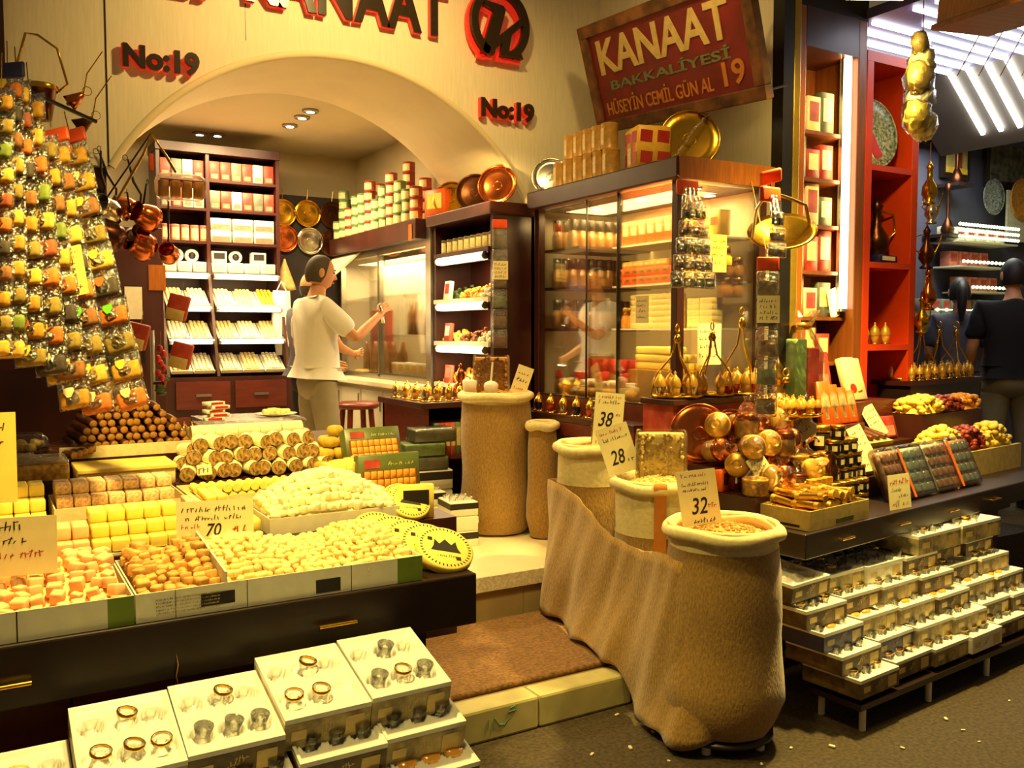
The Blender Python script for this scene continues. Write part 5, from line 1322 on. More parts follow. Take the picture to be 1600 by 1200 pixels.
# small stand under the front sack
t = thing('sack_stand', 'low stand with a pale plastic foot under the front sack', 'stand', (2.47, 2.545, 0))
MB().lathe([(.19, .035), (.2, .04), (.2, .054), (0, .054)], 20).build('board', m['black_edge'], t)
for a in (-1.2, .4, 2.0, 3.6): MB().cyl((.16 * cos(a), .16 * sin(a), 0), (.16 * cos(a), .16 * sin(a), .036), .018, n=8).build('foot', m['carton_white'], t)
single('sack_board', MB().b2((-.19, -.19, 0), (.19, .19, .034)), m['dark_wood'], 'dark board under the rear sack on the doormat', 'board', loc=(2.66, 3.68, .1505))
# burlap skirt wrapped round the three sacks
path = [(2.60, 3.885, .83, .152), (2.51, 3.84, .84, .152), (2.465, 3.7, .845, .152), (2.44, 3.52, .82, .152), (2.40, 3.34, .775, .152), (2.37, 3.16, .715, .152), (2.355, 3.02, .70, .14), (2.325, 2.86, .70, .03), (2.275, 2.68, .735, .02), (2.26, 2.56, .73, .02), (2.30, 2.46, .72, .03), (2.38, 2.43, .70, .05)]
def catmull(P, n):
    out = []
    for i in range(len(P) - 1):
        p0, p1, p2, p3 = P[max(i - 1, 0)], P[i], P[i + 1], P[min(i + 2, len(P) - 1)]
        for k in range(n):
            u = k / n
            out.append(tuple(.5 * (2 * b + (c - a) * u + (2 * a - 5 * b + 4 * c - d) * u * u + (3 * b - a - 3 * c + d) * u ** 3) for a, b, c, d in zip(p0, p1, p2, p3)))
    return out + [P[-1]]
PP = catmull(path, 8)
mb = MB(); rows = 14; g = []
for i, (x, y, zt2, zb) in enumerate(PP):
    x2, y2 = PP[min(i + 1, len(PP) - 1)][:2]; x1, y1 = PP[max(i - 1, 0)][:2]
    tx, ty = x2 - x1, y2 - y1; l = sqrt(tx * tx + ty * ty) or 1; nx, ny = ty / l, -tx / l
    if nx > 0: nx, ny = -nx, -ny
    for j in range(rows + 1):
        v = j / rows
        o_ = .008 + (.045 * v ** 1.5 + .012 * sin(i * .4 + v * 2.5) * v + .009 * sin(i * .17 + v * 8) * (.3 + v) + .004 * sin(i * .9 + v * 12)) * min(1, (len(PP) - 1 - i) / 14, i / 6)
        g.append((x + nx * o_, y + ny * o_, zt2 + (zb - zt2) * v + (.012 * sin(i * .4) if j == rows else 0) + (.02 if j == rows else 0)))
mb.add(g, [(i * (rows + 1) + j, i * (rows + 1) + j + 1, (i + 1) * (rows + 1) + j + 1, (i + 1) * (rows + 1) + j) for i in range(len(PP) - 1) for j in range(rows)], 0, True)
t = single('burlap_drape', mb, m['burlap'], 'long burlap cloth draped around the three sacks at the entrance', 'cloth')
so = t.modifiers.new('thickness', 'SOLIDIFY'); so.thickness = .006
# clear bags of nuts standing in the sacks
def nut_bag(lb, c, z, w, d, h, nut, yaw=0):
    t = thing('nut_bag', lb, 'bag', (c[0], c[1], z), yaw)
    mb = MB()
    mb.loft([[(x * w * q_ / 2, y * d * p_ / 2, zz * h) for x, y in ((-1, -.7), (-.6, -1), (.6, -1), (1, -.7), (1, .7), (.6, 1), (-.6, 1), (-1, .7))] for zz, q_, p_ in ((0, .8, .9), (.1, .95, 1), (.8, 1, .95), (1, .98, .8))], 0, False)
    mb.build('nut_mass', m[nut], t)
    mb = MB()
    for k in range(150):
        x, zz = RND() - .5, RND() * .98 + .02
        fx = RND() < .75
        if fx: P = (x * w * .9, -d / 2 * (.98 - .1 * abs(x)), zz * h)
        else: P = (-w / 2 * .98, (RND() - .5) * d * .7, zz * h)
        mb.ball((0, 0, 0), (.011, .006, .009), 0, 6, 4, TR(P, (RND(), RND() * 3, RND())))
    o = mb.build('nuts', m[nut], t); o['kind'] = 'stuff'
    mb = MB(); mb.loft([[(x * w * q_ / 2, y * d * q_ / 2, zz * h) for x, y in ((-1, -.7), (-.6, -1), (.6, -1), (1, -.7), (1, .7), (.6, 1), (-.6, 1), (-1, .7))] for zz, q_ in ((-.01, .9), (.1, 1.12), (.9, 1.12), (1.06, 1.08))], 0, True, cap=False)
    mb.build('clear_bag', m['bag_film'], t)
    return t
nut_bag('clear bag of pistachios standing in the middle sack', (2.62, 3.1), .925, .2, .12, .22, 'pale_nuts', -.6)
nut_bag('narrow clear bag of dark nuts behind the card marked 38', (2.72, 3.66), 1.01, .12, .1, .24, 'walnut_fill', -.6)
nut_bag('clear bag of almonds standing in the tall inner sack', (2.735, 4.86), 1.22, .2, .12, .22, 'nuts', -.4)
t = thing('white_cup', 'white plastic scoop cup in the tall inner sack', 'cup', (2.655, 4.72, 1.215))
MB().lathe([(.0, 0), (.035, 0), (.045, .06), (.038, .075), (.02, .085), (.0, .09)], 14).build('cup', m['white'], t); MB().cyl((0, 0, .085), (.012, 0, .2), .006, n=6).build('handle', m['white'], t)
t = thing('white_pot', 'white plastic pot at the back of the tall inner sack', 'cup', (2.615, 4.90, 1.215))
MB().lathe([(0, 0), (.05, 0), (.055, .08), (.05, .085), (0, .088)], 14).build('pot', m['white'], t)
card('price card marked 38 standing in the rear sack', (2.635, 3.53, 1.03), .145, .27, -.5, .05, [('38', 'ink', .16, .38, .5, .27), (None, 'ink_red', .1, .9, .75, .06), (None, 'ink', .12, .8, .7, .07), (None, 'ink_red', .74, .58, .16, .08), (None, 'ink', .1, .2, .75, .09), (None, 'ink', .12, .06, .7, .07)], roll=.08)
card('price card marked 28 leaning between the rear and middle sacks', (2.49, 3.19, .965), .15, .22, -.5, .2, [('28', 'ink', .2, .2, .45, .3), (None, 'ink_red', .1, .85, .7, .07), (None, 'ink', .15, .7, .7, .08), (None, 'ink', .7, .2, .2, .1)], roll=-.3)
card('price card marked 32 standing in the front sack', (2.41, 2.60, .845), .155, .215, -.5, .12, [('32', 'ink', .28, .2, .42, .3), (None, 'ink_red', .12, .88, .6, .07), (None, 'ink', .1, .72, .7, .06), (None, 'ink', .12, .62, .6, .06), (None, 'ink_red', .72, .3, .18, .08), (None, 'ink', .3, .04, .55, .09)], roll=-.12)
card('slanting price card in the tall inner sack', (2.84, 4.72, 1.215), .1, .18, -.4, .1, [(None, 'ink', .15, .7, .6, .1), (None, 'ink', .15, .45, .6, .16), (None, 'ink_red', .15, .15, .6, .1)], roll=.35)
# cup cartons beside the tall sack
def cup_carton(lb, loc, d, dark, yaw=0, open_=True, grp='glass cartons beside the tall sack'):
    t = thing('glass_carton', lb, 'carton', loc, yaw, grp)
    MB().rbox((0, 0, d[2] / 2), d, .004, n=1).build('carton', m['carton_white'], t)
    MB().b2((-d[0] / 2 - .001, -d[1] / 2 - .001, d[2] * .5), (d[0] / 2 + .001, d[1] / 2 + .001, d[2] * .93)).build('dark_band', m[dark], t)
    if open_:
        mb = MB()
        for i in range(3):
            for j in range(2): MB().lathe([(.02, 0), (.025, .02), (.022, .02), (.017, .004)], 10, c=(-d[0] * .3 + i * d[0] * .3, -d[1] * .22 + j * d[1] * .44, d[2]), cap=False).build('glass', m['tumbler'], t)
    return t
for x, y, z, dk, lb, h in ((718, 822, FL, 'black_print', 'lowest carton of the nearer stack', .09), (714, 790, FL + .092, 'carton_white', 'middle carton of the nearer stack', .085), (712, 762, FL + .18, 'black_print', 'top carton of the nearer stack', .08)):
    p = Vector((2.38, 4.63, z)); cup_carton('dark banded white carton by the tall sack, ' + lb, (p.x, p.y, p.z), (.17, .22, h), dk, -.12, lb.startswith('top'))
for z, lb, h, dk in ((FL, 'lowest carton of the farther stack', .1, 'carton_white'), (FL + .102, 'middle carton of the farther stack', .09, 'carton_white'), (FL + .194, 'top carton of the farther stack', .085, 'black_print')):
    cup_carton('white glass carton by the tall sack, ' + lb, (2.30, 4.93, z), (.2, .24, h), dk, -.1, lb.startswith('top'))
for k in range(3):
    cup_carton('wide white carton behind the two stacks by the tall sack, ' + ['lowest', 'middle', 'topmost'][k], (2.42, 5.16 - .01 * k, FL + .125 * k), (.28, .2, .12), 'black_print' if k == 2 else 'carton_white', -.1, False)
for k, (dx, dz, c) in enumerate(((0, .376, 'box_grey'), (-.02, .462, 'tin_green'), (.05, .548, 'box_grey'))):
    t = thing('wrapped_pack', 'film wrapped pack of cups above the cartons, ' + ['lowest', 'middle', 'topmost'][k], 'packet', (2.40 + dx, 5.14, FL + dz), -.12, 'film wrapped packs of cups')
    MB().rbox((0, 0, .04), (.27, .19, .08), .01).build('packet', m[c], t); MB().rbox((0, 0, .042), (.285, .205, .09), .02).build('film', m['bag_film'], t)
# bar stool
t = thing('bar_stool', 'red brown wooden bar stool in front of the chiller counter', 'stool', (2.36, 6.2, FL))
MB().lathe([(0, .68), (.15, .68), (.165, .695), (.165, .71), (.15, .725), (0, .725)], 22).build('seat', m['stool_wood'], t)
for a in range(4):
    c_, s_ = cos(pi / 4 + a * pi / 2), sin(pi / 4 + a * pi / 2)
    MB().tube([(.17 * c_, .17 * s_, 0), (.11 * c_, .11 * s_, .68)], [.018, .022], 8).build('leg', m['stool_wood'], t)
for a in range(4):
    c0, s0, c1, s1 = cos(pi / 4 + a * pi / 2), sin(pi / 4 + a * pi / 2), cos(3 * pi / 4 + a * pi / 2), sin(3 * pi / 4 + a * pi / 2)
    MB().cyl((.15 * c0, .15 * s0, .25), (.15 * c1, .15 * s1, .25), .009, n=6).build('rung', m['stool_wood'], t)
# ================================================================== COPPER AND TEA COUNTER (RIGHT)
RA = radians(8); RO = Vector((2.95, 2.56, 0)); RE = Vector((cos(RA), sin(RA), 0)); RN = Vector((-sin(RA), cos(RA), 0))
def rw(u, v, z): return RO + RE * u + RN * v + Vector((0, 0, z))
def uv(x, y, z):
    p = atz(x, y, z) - RO; return p.dot(RE), p.dot(RN)
t = thing('copper_counter', 'dark wood stepped counter heaped with tea and copper goods on the right', 'counter', RO, RA)
T1, T2, T3, UL = .75, .86, .97, 2.65
RS = [(0, .27, T1), (.27, .5, T2), (.5, .66, T3)]
MB().b2((0, 0, T1 - .11), (UL, .66, T1)).build('front_board', m['black_edge'], t, .006)
for a, b_, z in RS[1:]: MB().b2((.02, a, .5), (UL, b_, z)).build('display_step', m['dark_wood'], t)
MB().b2((.05, .34, .08), (UL, .64, T1 - .11)).build('carcass', m['dark_wood'], t)
MB().b2((.03, .32, .0), (.06, .64, T1 - .11)).build('end_panel', m['maroon_wood'], t)
for k in range(5):
    d = MB().b2((.065 + .49 * k, .32, .1), (.55 + .49 * k, .34, T1 - .115)).build('drawer_front', m['maroon_wood'], t)
    x = .3 + .49 * k
    mb = MB(); mb.cyl((x - .05, -.018, T1 - .055), (x + .05, -.018, T1 - .055), .005); mb.cyl((x - .045, 0, T1 - .055), (x - .045, -.018, T1 - .055), .004); mb.cyl((x + .045, 0, T1 - .055), (x + .045, -.018, T1 - .055), .004)
    mb.build('pull_handle', m['gold'], t)
# red shelf bench behind, carrying the brass trays
t = thing('tray_bench', 'red brown bench behind the heaped packets carrying the brass trays', 'bench', (2.86, 3.30, 0))
MB().b2((0, 0, 1.24), (.66, .25, 1.27)).build('top', m['dark_wood'], t, .004)
MB().b2((.02, .02, .0), (.64, .25, 1.24)).build('body', m['box_red'], t)
def hand_tray(lb, loc, R, arms=3, H=.3, ma='brass', yaw=0):
    t = thing('hanging_tea_tray', lb, 'tray', loc, yaw)
    MB().lathe([(0, 0), (R * .96, 0), (R, .014), (R * 1.02, .016), (R * .97, .004), (0, .004)], 28).build('dish', m[ma], t)
    mb = MB()
    for k in range(arms):
        a = 2 * pi * k / arms + pi / 2 * 0
        pts = [(R * .98 * cos(a), R * .98 * sin(a), .012), (R * .8 * cos(a), R * .8 * sin(a), H * .35), (R * .22 * cos(a), R * .22 * sin(a), H * .62), (.01 * cos(a), .01 * sin(a), H * .86)]
        MB().tube(pts, .0048, 7).build('carrying_arm', m[ma], t)
    mb.lathe([(.012, H * .82), (.02, H * .88), (.014, H * .94), (.006, H * .96)], 10)
    mb.tube([(.02 * cos(a), 0, H + .016 + .02 * sin(a)) for a in [2 * pi * k / 12 for k in range(12)]], .004, 6, closed=True)
    mb.build('top_ring', m[ma], t)
    return t
def dome(ma, lb, grp, s=1):
    t = thing('domed_tea_glass', lb, 'ornament', (0, 0, 0), 0, grp)
    MB().lathe([(.03 * s, 0), (.034 * s, .006 * s), (.018 * s, .01 * s), (0, .01 * s)], 10).build('saucer', m['gold'], t)
    MB().lathe([(.016 * s, .01 * s), (.024 * s, .03 * s), (.026 * s, .05 * s)], 10).build('cup', ma, t)
    MB().lathe([(.028 * s, .05 * s), (.029 * s, .065 * s), (.022 * s, .088 * s), (.008 * s, .105 * s), (.004 * s, .11 * s), (.007 * s, .118 * s), (0, .126 * s)], 10).build('domed_lid', m['gold_foil'], t)
    return t
dg = {k: Proto(dome(m[k], '', None)) for k in ('tea_gold', 'tea_red', 'silver')}
def ring_glasses(c, z, R, n, kinds, where, grp, s=1.0, inner=0):
    for k in range(n):
        a = 2 * pi * k / n + .3; ma = kinds[k % len(kinds)]
        dg[ma].put((c[0] + R * cos(a), c[1] + R * sin(a), z), 0, '%s domed tea glass on the %s' % ({'tea_gold': 'gold', 'tea_red': 'red and gold', 'silver': 'silver'}[ma], where), grp, s)
    for k in range(inner):
        a = 2 * pi * k / inner; ma = kinds[(k + 1) % len(kinds)]
        dg[ma].put((c[0] + R * .45 * cos(a), c[1] + R * .45 * sin(a), z), 0, '%s domed tea glass on the %s' % ({'tea_gold': 'gold', 'tea_red': 'red and gold', 'silver': 'silver'}[ma], where), grp, s)
hand_tray('brass hanging tray of domed glasses at the left end of the bench', (2.99, 3.42, 1.271), .13, 3, .33, 'brass', .4)
ring_glasses((2.99, 3.42), 1.276, .1, 7, ['tea_gold', 'silver'], 'leftmost brass tray of the bench', 'glasses on the leftmost bench tray', 1.05)
hand_tray('brass hanging tray of domed glasses in the middle of the bench', (3.22, 3.42, 1.271), .115, 3, .34, 'brass', 1.2)
ring_glasses((3.22, 3.42), 1.276, .085, 6, ['tea_gold', 'tea_gold', 'tea_red'], 'middle brass tray of the bench', 'glasses on the middle bench tray', .95)
hand_tray('golden hanging tray of red glasses at the right end of the bench', (3.42, 3.41, 1.271), .11, 3, .42, 'gold', .2)
ring_glasses((3.42, 3.41), 1.276, .075, 8, ['tea_red', 'tea_gold'], 'golden tray of red glasses on the bench', 'glasses on the golden bench tray', 1.1)
# second row: large golden tray of tiny glasses and tall samovar
g0 = rw(.62, .56, 1.06)
hand_tray('large orange gold tray crowded with little glasses in front of the bench', rw(.62, .53, T3 + .21), .18, 0, .2, 'gold')
for k in range(34):
    q_ = sqrt((k + .5) / 34) * .16; a = k * 2.4; P = rw(.62, .53, T3 + .216)
    dg[['tea_gold', 'tea_red', 'tea_gold'][k % 3]].put((P.x + q_ * cos(a), P.y + q_ * sin(a), P.z), 0, '%s tiny domed glass crowded on the large orange gold tray' % ['gold', 'red and gold', 'gold'][k % 3], 'tiny glasses on the large gold tray', .72)
single('tray_stand', MB().lathe([(.06, 0), (.05, .02), (.03, .09), (.05, .18), (.09, .209), (0, .209)], 16), m['brass'], 'brass stand carrying the large orange gold tray', 'stand', loc=rw(.62, .53, T3 + .0005))
def tower(lb, loc, s, ma='gold', name='samovar'):
    t = thing(name, lb, 'samovar', loc)
    MB().lathe([(.06 * s, 0), (.065 * s, .01 * s), (.03 * s, .03 * s), (.025 * s, .06 * s), (.06 * s, .09 * s), (.085 * s, .15 * s), (.08 * s, .2 * s), (.05 * s, .23 * s)], 20).build('body', m[ma], t)
    MB().lathe([(.045 * s, .23 * s), (.05 * s, .24 * s), (.03 * s, .26 * s), (.045 * s, .3 * s), (.05 * s, .33 * s), (.02 * s, .36 * s), (.03 * s, .39 * s), (.01 * s, .42 * s), (.0, .45 * s)], 16).build('upper_pot', m[ma], t)
    for sg in (-1, 1): MB().tube([(sg * .08 * s, 0, .19 * s), (sg * .13 * s, 0, .2 * s), (sg * .125 * s, 0, .14 * s), (sg * .08 * s, 0, .13 * s)], .008 * s, 7).build('side_handle', m['copper'], t)
    MB().tube([(0, -.08 * s, .11 * s), (0, -.12 * s, .11 * s), (0, -.125 * s, .08 * s)], .008 * s, 7).build('spout', m[ma], t)
    return t
tower('tall golden samovar behind the large tray', rw(.88, .76, 1.061), .9)
struct_stand = single('samovar_plinth', MB().b2((-.12, -.09, 0), (.12, .09, .25)), m['box_red'], 'red plinth carrying the golden samovar', 'plinth', loc=rw(.88, .76, .81), rot=RA)
tower('silver and copper samovar at the right of the golden trays', rw(.86, .57, T3 + .001), .7, 'silver')
single('mill', MB().lathe([(.03, 0), (.032, .02), (.02, .05), (.028, .14), (.03, .2), (.012, .23), (.022, .25), (.0, .28)], 14), m['dark_copper'], 'dark brass pepper mill standing at the front of the large gold tray', 'mill', loc=rw(.585, .245, T1 + .001))
# crates of gold tubes at the front left
t = thing('open_crate', 'open cream cardboard crate of golden tubes at the counter end', 'crate', rw(.06, .02, T1 + .001), RA)
w, d, h = .47, .25, .085; e = .006
mb = MB(); mb.b2((0, 0, 0), (w, d, e)); mb.b2((0, 0, e), (w, e, h)); mb.b2((0, d - e, e), (w, d, h)); mb.b2((0, e, e), (e, d - e, h)); mb.b2((w - e, e, e), (w, d - e, h)); mb.build('crate', m['tan_film'], t)
MB().b2((.2, -.0015, .01), (.34, 0, .03)).build('green_stamp', m['carton_green'], t)
MB().b2((-.0015, .05, .01), (0, .2, .02)).build('printed_strip', m['black_print'], t)
gt = thing('golden_tube', '', 'tube', (0, 0, 0), 0, 'golden tubes in the open crate')
MB().cyl((0, -.036, 0), (0, .036, 0), .0172, n=12, cap=False).build('tube', m['gold'], gt)
MB().cyl((0, -.054, 0), (0, .054, 0), .0162, n=12).build('end_caps', m['gold_foil'], gt)
gp = Proto(gt)
for lay in range(4):
    for k in range(10 - lay):
        for row in range(2):
            p = rw(.10 + .041 * (k + .5 * lay), .09 + .115 * row, T1 + .028 + .034 * lay); gp.put(p, (.3 * (RND() - .5), .0, RA + .7 * (RND() - .5)), 'golden tube lying in the open crate at the counter end', sc=1.12)
for k in range(4): gp.put(rw(.40 + .045 * k, .235, T1 + .08), (pi / 2, 0, 0), 'golden tube standing upright behind the open crate, %s from the left' % ORD[k], sc=1.5)
# jars with black and gold lids, stacked
jl = thing('paste_jar', '', 'jar', (0, 0, 0), 0, 'black labelled jars stacked on the right counter')
MB().lathe([(.033, 0), (.036, .006), (.036, .044), (.03, .05)], 14).build('jar_body', m['black_lid'], jl)
MB().lathe([(.037, .05), (.038, .054), (.038, .066), (.03, .069), (0, .069)], 14).build('lid', m['gold'], jl)
mb = MB()
for k in range(5):
    a = 2 * pi * k / 5; mb.prism([(.0365 * cos(a + .35 * q_), .0365 * sin(a + .35 * q_)) for q_ in (-1, 0, 1)] + [(.034 * cos(a), .034 * sin(a))], .014, .04)
mb.build('label', m['tin_label'], jl)
jp2 = Proto(jl)
for lay, n in ((0, 5), (1, 4), (2, 3), (3, 1)):
    for k in range(n):
        for row in range(2 if lay < 2 else 1):
            jp2.put(rw(.62 + .078 * (k + lay * .5), .31 + .078 * row, T2 + .001 + .07 * lay), RND(), '%s lidded black jar, %s in the %s layer of the stack, %s row' % ('gold', ORD[k], ['bottom', 'second', 'third', 'top'][lay], ['front', 'rear'][row]))
for k in range(4): jp2.put(rw(.53 + .08 * k, .20, T1 + .001), 0, 'gold lidded black jar on the counter edge before the stack, %s from the left' % ORD[k], sc=1.0)
for k in range(4): jp2.put(rw(.53 + .08 * k, .20, T1 + .071), 0, 'gold lidded black jar on the upper layer at the counter edge, %s from the left' % ORD[k], sc=1.0)
jp2.put(rw(.98, .56, T3 + .001), 0, 'large gold lidded jar beside the brass price cards', sc=2.0)
# packets: shiny copper and gold wrapped bags in a heap
def wrapped(lb, r, h, fill, grp, ribbon='gold'):
    t = thing('tea_tin', lb, 'tin', (0, 0, 0), 0, grp)
    MB().lathe([(r * .92, 0), (r, .006), (r, h), (r * .92, h + .006)], 18).build('tin_body', fill, t)
    MB().lathe([(r * 1.03, h * .78), (r * 1.05, h * .8), (r * 1.05, h * 1.04), (r * .9, h * 1.12), (r * .2, h * 1.2), (0, h * 1.24)], 18, cap=False).build('domed_lid', m[ribbon], t)
    MB().lathe([(r * 1.1, -.005), (r * 1.14, h * .3), (r * 1.12, h * .9), (r * .7, h * 1.45), (r * .25, h * 1.7), (r * .4, h * 1.95)], 16, cap=False).build('film_wrap', m['bag_film'], t)
    return t
wp = [Proto(wrapped('', .06, .06, m['gold_foil'], 'wrapped tea tins heaped before the bench', 'gold_foil')), Proto(wrapped('', .055, .07, m['tea_gold'], 'wrapped tea tins heaped before the bench', 'gold_foil')), Proto(wrapped('', .05, .06, m['plum_pack'], 'wrapped tea tins heaped before the bench', 'copper'))]
nm = ['copper coloured', 'gold patterned', 'plum coloured']
wp.append(Proto(wrapped('', .052, .1, m['tin_body'], 'wrapped tea tins heaped before the bench', 'copper')))
nm = ['copper coloured', 'gold patterned', 'plum coloured', 'tall tan']
rows_ = [(.50, .55, T1, 'lowest row behind the open crate', 0), (.03, .315, T2, 'front row of the middle step', 6), (.08, .42, T2 + .055, 'rear row of the middle step', 5), (.10, .37, T2 + .15, 'upper layer of the middle step', 4), (.05, .56, T3, 'front row of the top step', 5), (.12, .56, T3 + .115, 'upper layer of the top step', 4), (.16, .46, T2 + .24, 'topmost layer of the middle step', 3)]
for u0, v, z, ps, n in rows_:
    for k in range(n):
        q_ = (k * 7 + n * 3 + int(v * 100)) % 4; up = (k + n) % 3 == 0
        if up: wp[q_].put(rw(u0 + .05 + .108 * k, v, z + .006), RND() * 3, '%s wrapped tin upright in the %s, %s' % (nm[q_], ps, ORD[k]), sc=1.0)
        else: wp[q_].put(rw(u0 + .05 + .108 * k, v + .03, z + .062), (pi / 2 * .9 + .3 * (RND() - .5), .3 * (RND() - .5), -.5 + .9 * (RND() - .5)), '%s wrapped tin lying in the %s, %s' % (nm[q_], ps, ORD[k]), sc=.98)
t = plate('copper_tray', 'large copper tray standing on edge at the left end of the heap', .14, m['copper'], None, .08); t.location = rw(.10, .645, T3 + .002); t.rotation_euler = (-.2, 0, -.55)
t = plate('copper_tray', 'second copper tray leaning behind the heap of tins', .12, m['copper'], None, .08); t.location = rw(.34, .645, T3 + .002); t.rotation_euler = (-.2, 0, -.45)
pp = [Proto(carton('tea_packet', '', 'packet', (.07, .045, .1), (m[a_], m[b2]), 'small tea packets among the tins')) for a_, b2 in (('box_orange', 'gold'), ('box_red', 'tin_label'), ('box_yellow', 'berry_red'))]
for k in range(12):
    pp[k % 3].put(rw(.06 + .085 * (k % 6), .485 + .0 * k, T2 + .002) if k < 6 else rw(.62 + .082 * (k - 6), .47, T2 + .002), RA + .4 * (RND() - .5), '%s tea packet at the back of the middle step, %s from left' % (['orange', 'red', 'yellow'][k % 3], ORD[k]))
# boxed sets, cards and bags to the right
def long_pack(lb, loc, d, ma, tilt, yaw, win=None, grp=None):
    t = thing('tea_box', lb, 'box', loc, (tilt, 0, yaw), grp)
    MB().rbox((0, 0, d[2] / 2), d, .004, n=1).build('carton', m[ma], t)
    if win: MB().b2((-d[0] * .38, -d[1] / 2 - .0012, d[2] * .1), (d[0] * .38, -d[1] / 2, d[2] * .55)).build('picture_window', m[win], t)
    return t
for k in range(4): 
    b_ = long_pack('orange tea box with a dark tree print leaning in a row, %s from the left' % ORD[k], rw(1.07 + .085 * k, .58, T3 + .122), (.08, .04, .24 - .02 * k), 'box_orange', -.25, RA - .3 + .05 * k, None, 'orange tea boxes leaning in a row')
    mb = MB(); mb.prism([(-.012, .03), (.012, .03), (.006, .09), (.03, .1), (.024, .16), (0, .185), (-.024, .16), (-.03, .1), (-.006, .09)], .02, .0212, 0, Matrix(((1, 0, 0, 0), (0, 0, -1, 0), (0, 1, 0, 0), (0, 0, 0, 1))))
    mb.build('tree_print', m['carton_grey'], b_)
single('low_riser', MB().b2((-.18, -.045, 0), (.18, .06, .12)), m['maroon_wood'], 'dark red low riser under the leaning orange tea boxes', 'riser', loc=rw(1.2, .58, T3 + .0005), rot=RA)
single('box_riser', MB().b2((-.42, -.11, 0), (.42, .09, .22)), m['maroon_wood'], 'dark red riser carrying the upright fruit tea boxes', 'riser', loc=rw(1.54, .76, T3), rot=RA)
p0 = rw(1.30, .83, 1.221)
bk1 = long_pack('red tea box with pale lettering at the top of the leaning row', rw(1.34, .79, T3 + .222), (.17, .06, .29), 'box_red', -.2, RA - .15, 'box_pink')
bk2 = long_pack('cream fruit tea box with apple and banana picture leaning before the red one', rw(1.62, .73, T3 + .222), (.16, .05, .26), 'card', -.3, RA - .12)
mb = MB(); mb.ball((-.03, -.026, .07), (.03, .003, .03), 0, 12, 6); mb.build('apple_picture', m['red'], bk2)
mb = MB(); mb.tube([(.0, -.026, .05), (.03, -.026, .06), (.045, -.026, .1)], [.006, .012, .005], 6); mb.build('banana_picture', m['apricot_yellow'], bk2)
mb = MB(); X = Matrix(((1, 0, 0, -.06), (0, 0, -1, -.0255), (0, 1, 0, .17), (0, 0, 0, 1))); scrawl(mb, 0, 0, .12, .012, 0, 0); scrawl(mb, 0, .03, .1, .012, 0, 0); mb.v = [tuple(X @ Vector(v)) for v in mb.v]; mb.build('small_lettering', m['carton_grey'], bk2)
bk3 = long_pack('low red tea box lying at the front of the fruit tea boxes', rw(1.72, .60, T3 + .001), (.2, .05, .13), 'box_red', -.3, RA - .1, 'box_pink')
t = thing('film_gift_bag', 'tall film wrapped gift bag with green and red packets before the bookcase', 'bag', rw(1.08, .75, .98))
single('bag_block', MB().b2((-.1, -.06, 0), (.1, .09, .2)), m['maroon_wood'], 'dark block under the film wrapped gift bag', 'block', loc=rw(1.1, .77, .779), rot=RA)
MB().rbox((-.04, 0, .3), (.09, .08, .56), .01).build('green_packet', m['tin_green'], t); MB().rbox((.06, 0, .28), (.09, .08, .5), .01).build('red_packet', m['box_red'], t)
MB().lathe([(.11, 0), (.13, .2), (.12, .5), (.05, .64), (.1, .74)], 14, cap=False).build('film_bag', m['bag_film'], t)
MB().lathe([(.04, .63), (.055, .65), (.04, .67)], 12, cap=False).build('ribbon', m['gold'], t)
# price cards on the right counter
sc_ = [(None, 'ink', .1, .78, .75, .09), (None, 'ink', .1, .6, .7, .09), (None, 'ink_red', .12, .4, .6, .12), (None, 'ink', .1, .18, .7, .1)]
for u, v, z, w_, h_, yaw, roll, lb in ((.16, .275, T2 + .04, .09, .16, -.4, -.5, 'slanting yellow price card behind the golden tubes, left'), (.72, .45, T2 + .21, .1, .2, -.4, -.55, 'long slanting price card above the black jars'), (1.02, .30, T2 + .01, .09, .19, -.4, -.3, 'slanting price card right of the black jars'),
        (1.20, .40, T2 + .06, .09, .19, -.4, -.35, 'slanting price card before the bagged sets'), (1.62, .56, T3 + .03, .09, .19, -.4, -.4, 'slanting price card below the red tea box')):
    card(lb, rw(u, v, z), w_, h_, RA + yaw, .35, sc_, 'card', 0, 'price_card', roll)
card('square white card with red lettering standing at the counter edge', rw(.84, .03, T1 + .001), .17, .165, RA - .1, .12, [(None, 'ink_red', .08, .72, .8, .16), (None, 'ink', .1, .52, .45, .1), (None, 'ink', .45, .34, .4, .1), (None, 'ink', .28, .08, .09, .18), (None, 'ink_red', .6, .1, .28, .1), (None, 'ink_red', .12, .12, .1, .12)])
card('small price card standing on a shelf of the lit bookcase', (aty(1306, 478, 3.63).x, 3.63, 1.687), .08, .17, 0, .02, sc_, 'card', 0, 'price_card', -.25)
p = atx(1003, 505, 3.136); card('price card fixed to the side glass of the cabinet', p, .11, .15, -pi / 2, 0, sc_)
p = aty(1122, 425, 3.592); card('price card fixed high on the street end glass of the cabinet', p, .12, .2, 0, 0, sc_, 'card_yellow')
p = aty(1108, 570, 3.592); card('large pale price card low on the street end glass of the cabinet', p, .17, .22, 0, 0, sc_)
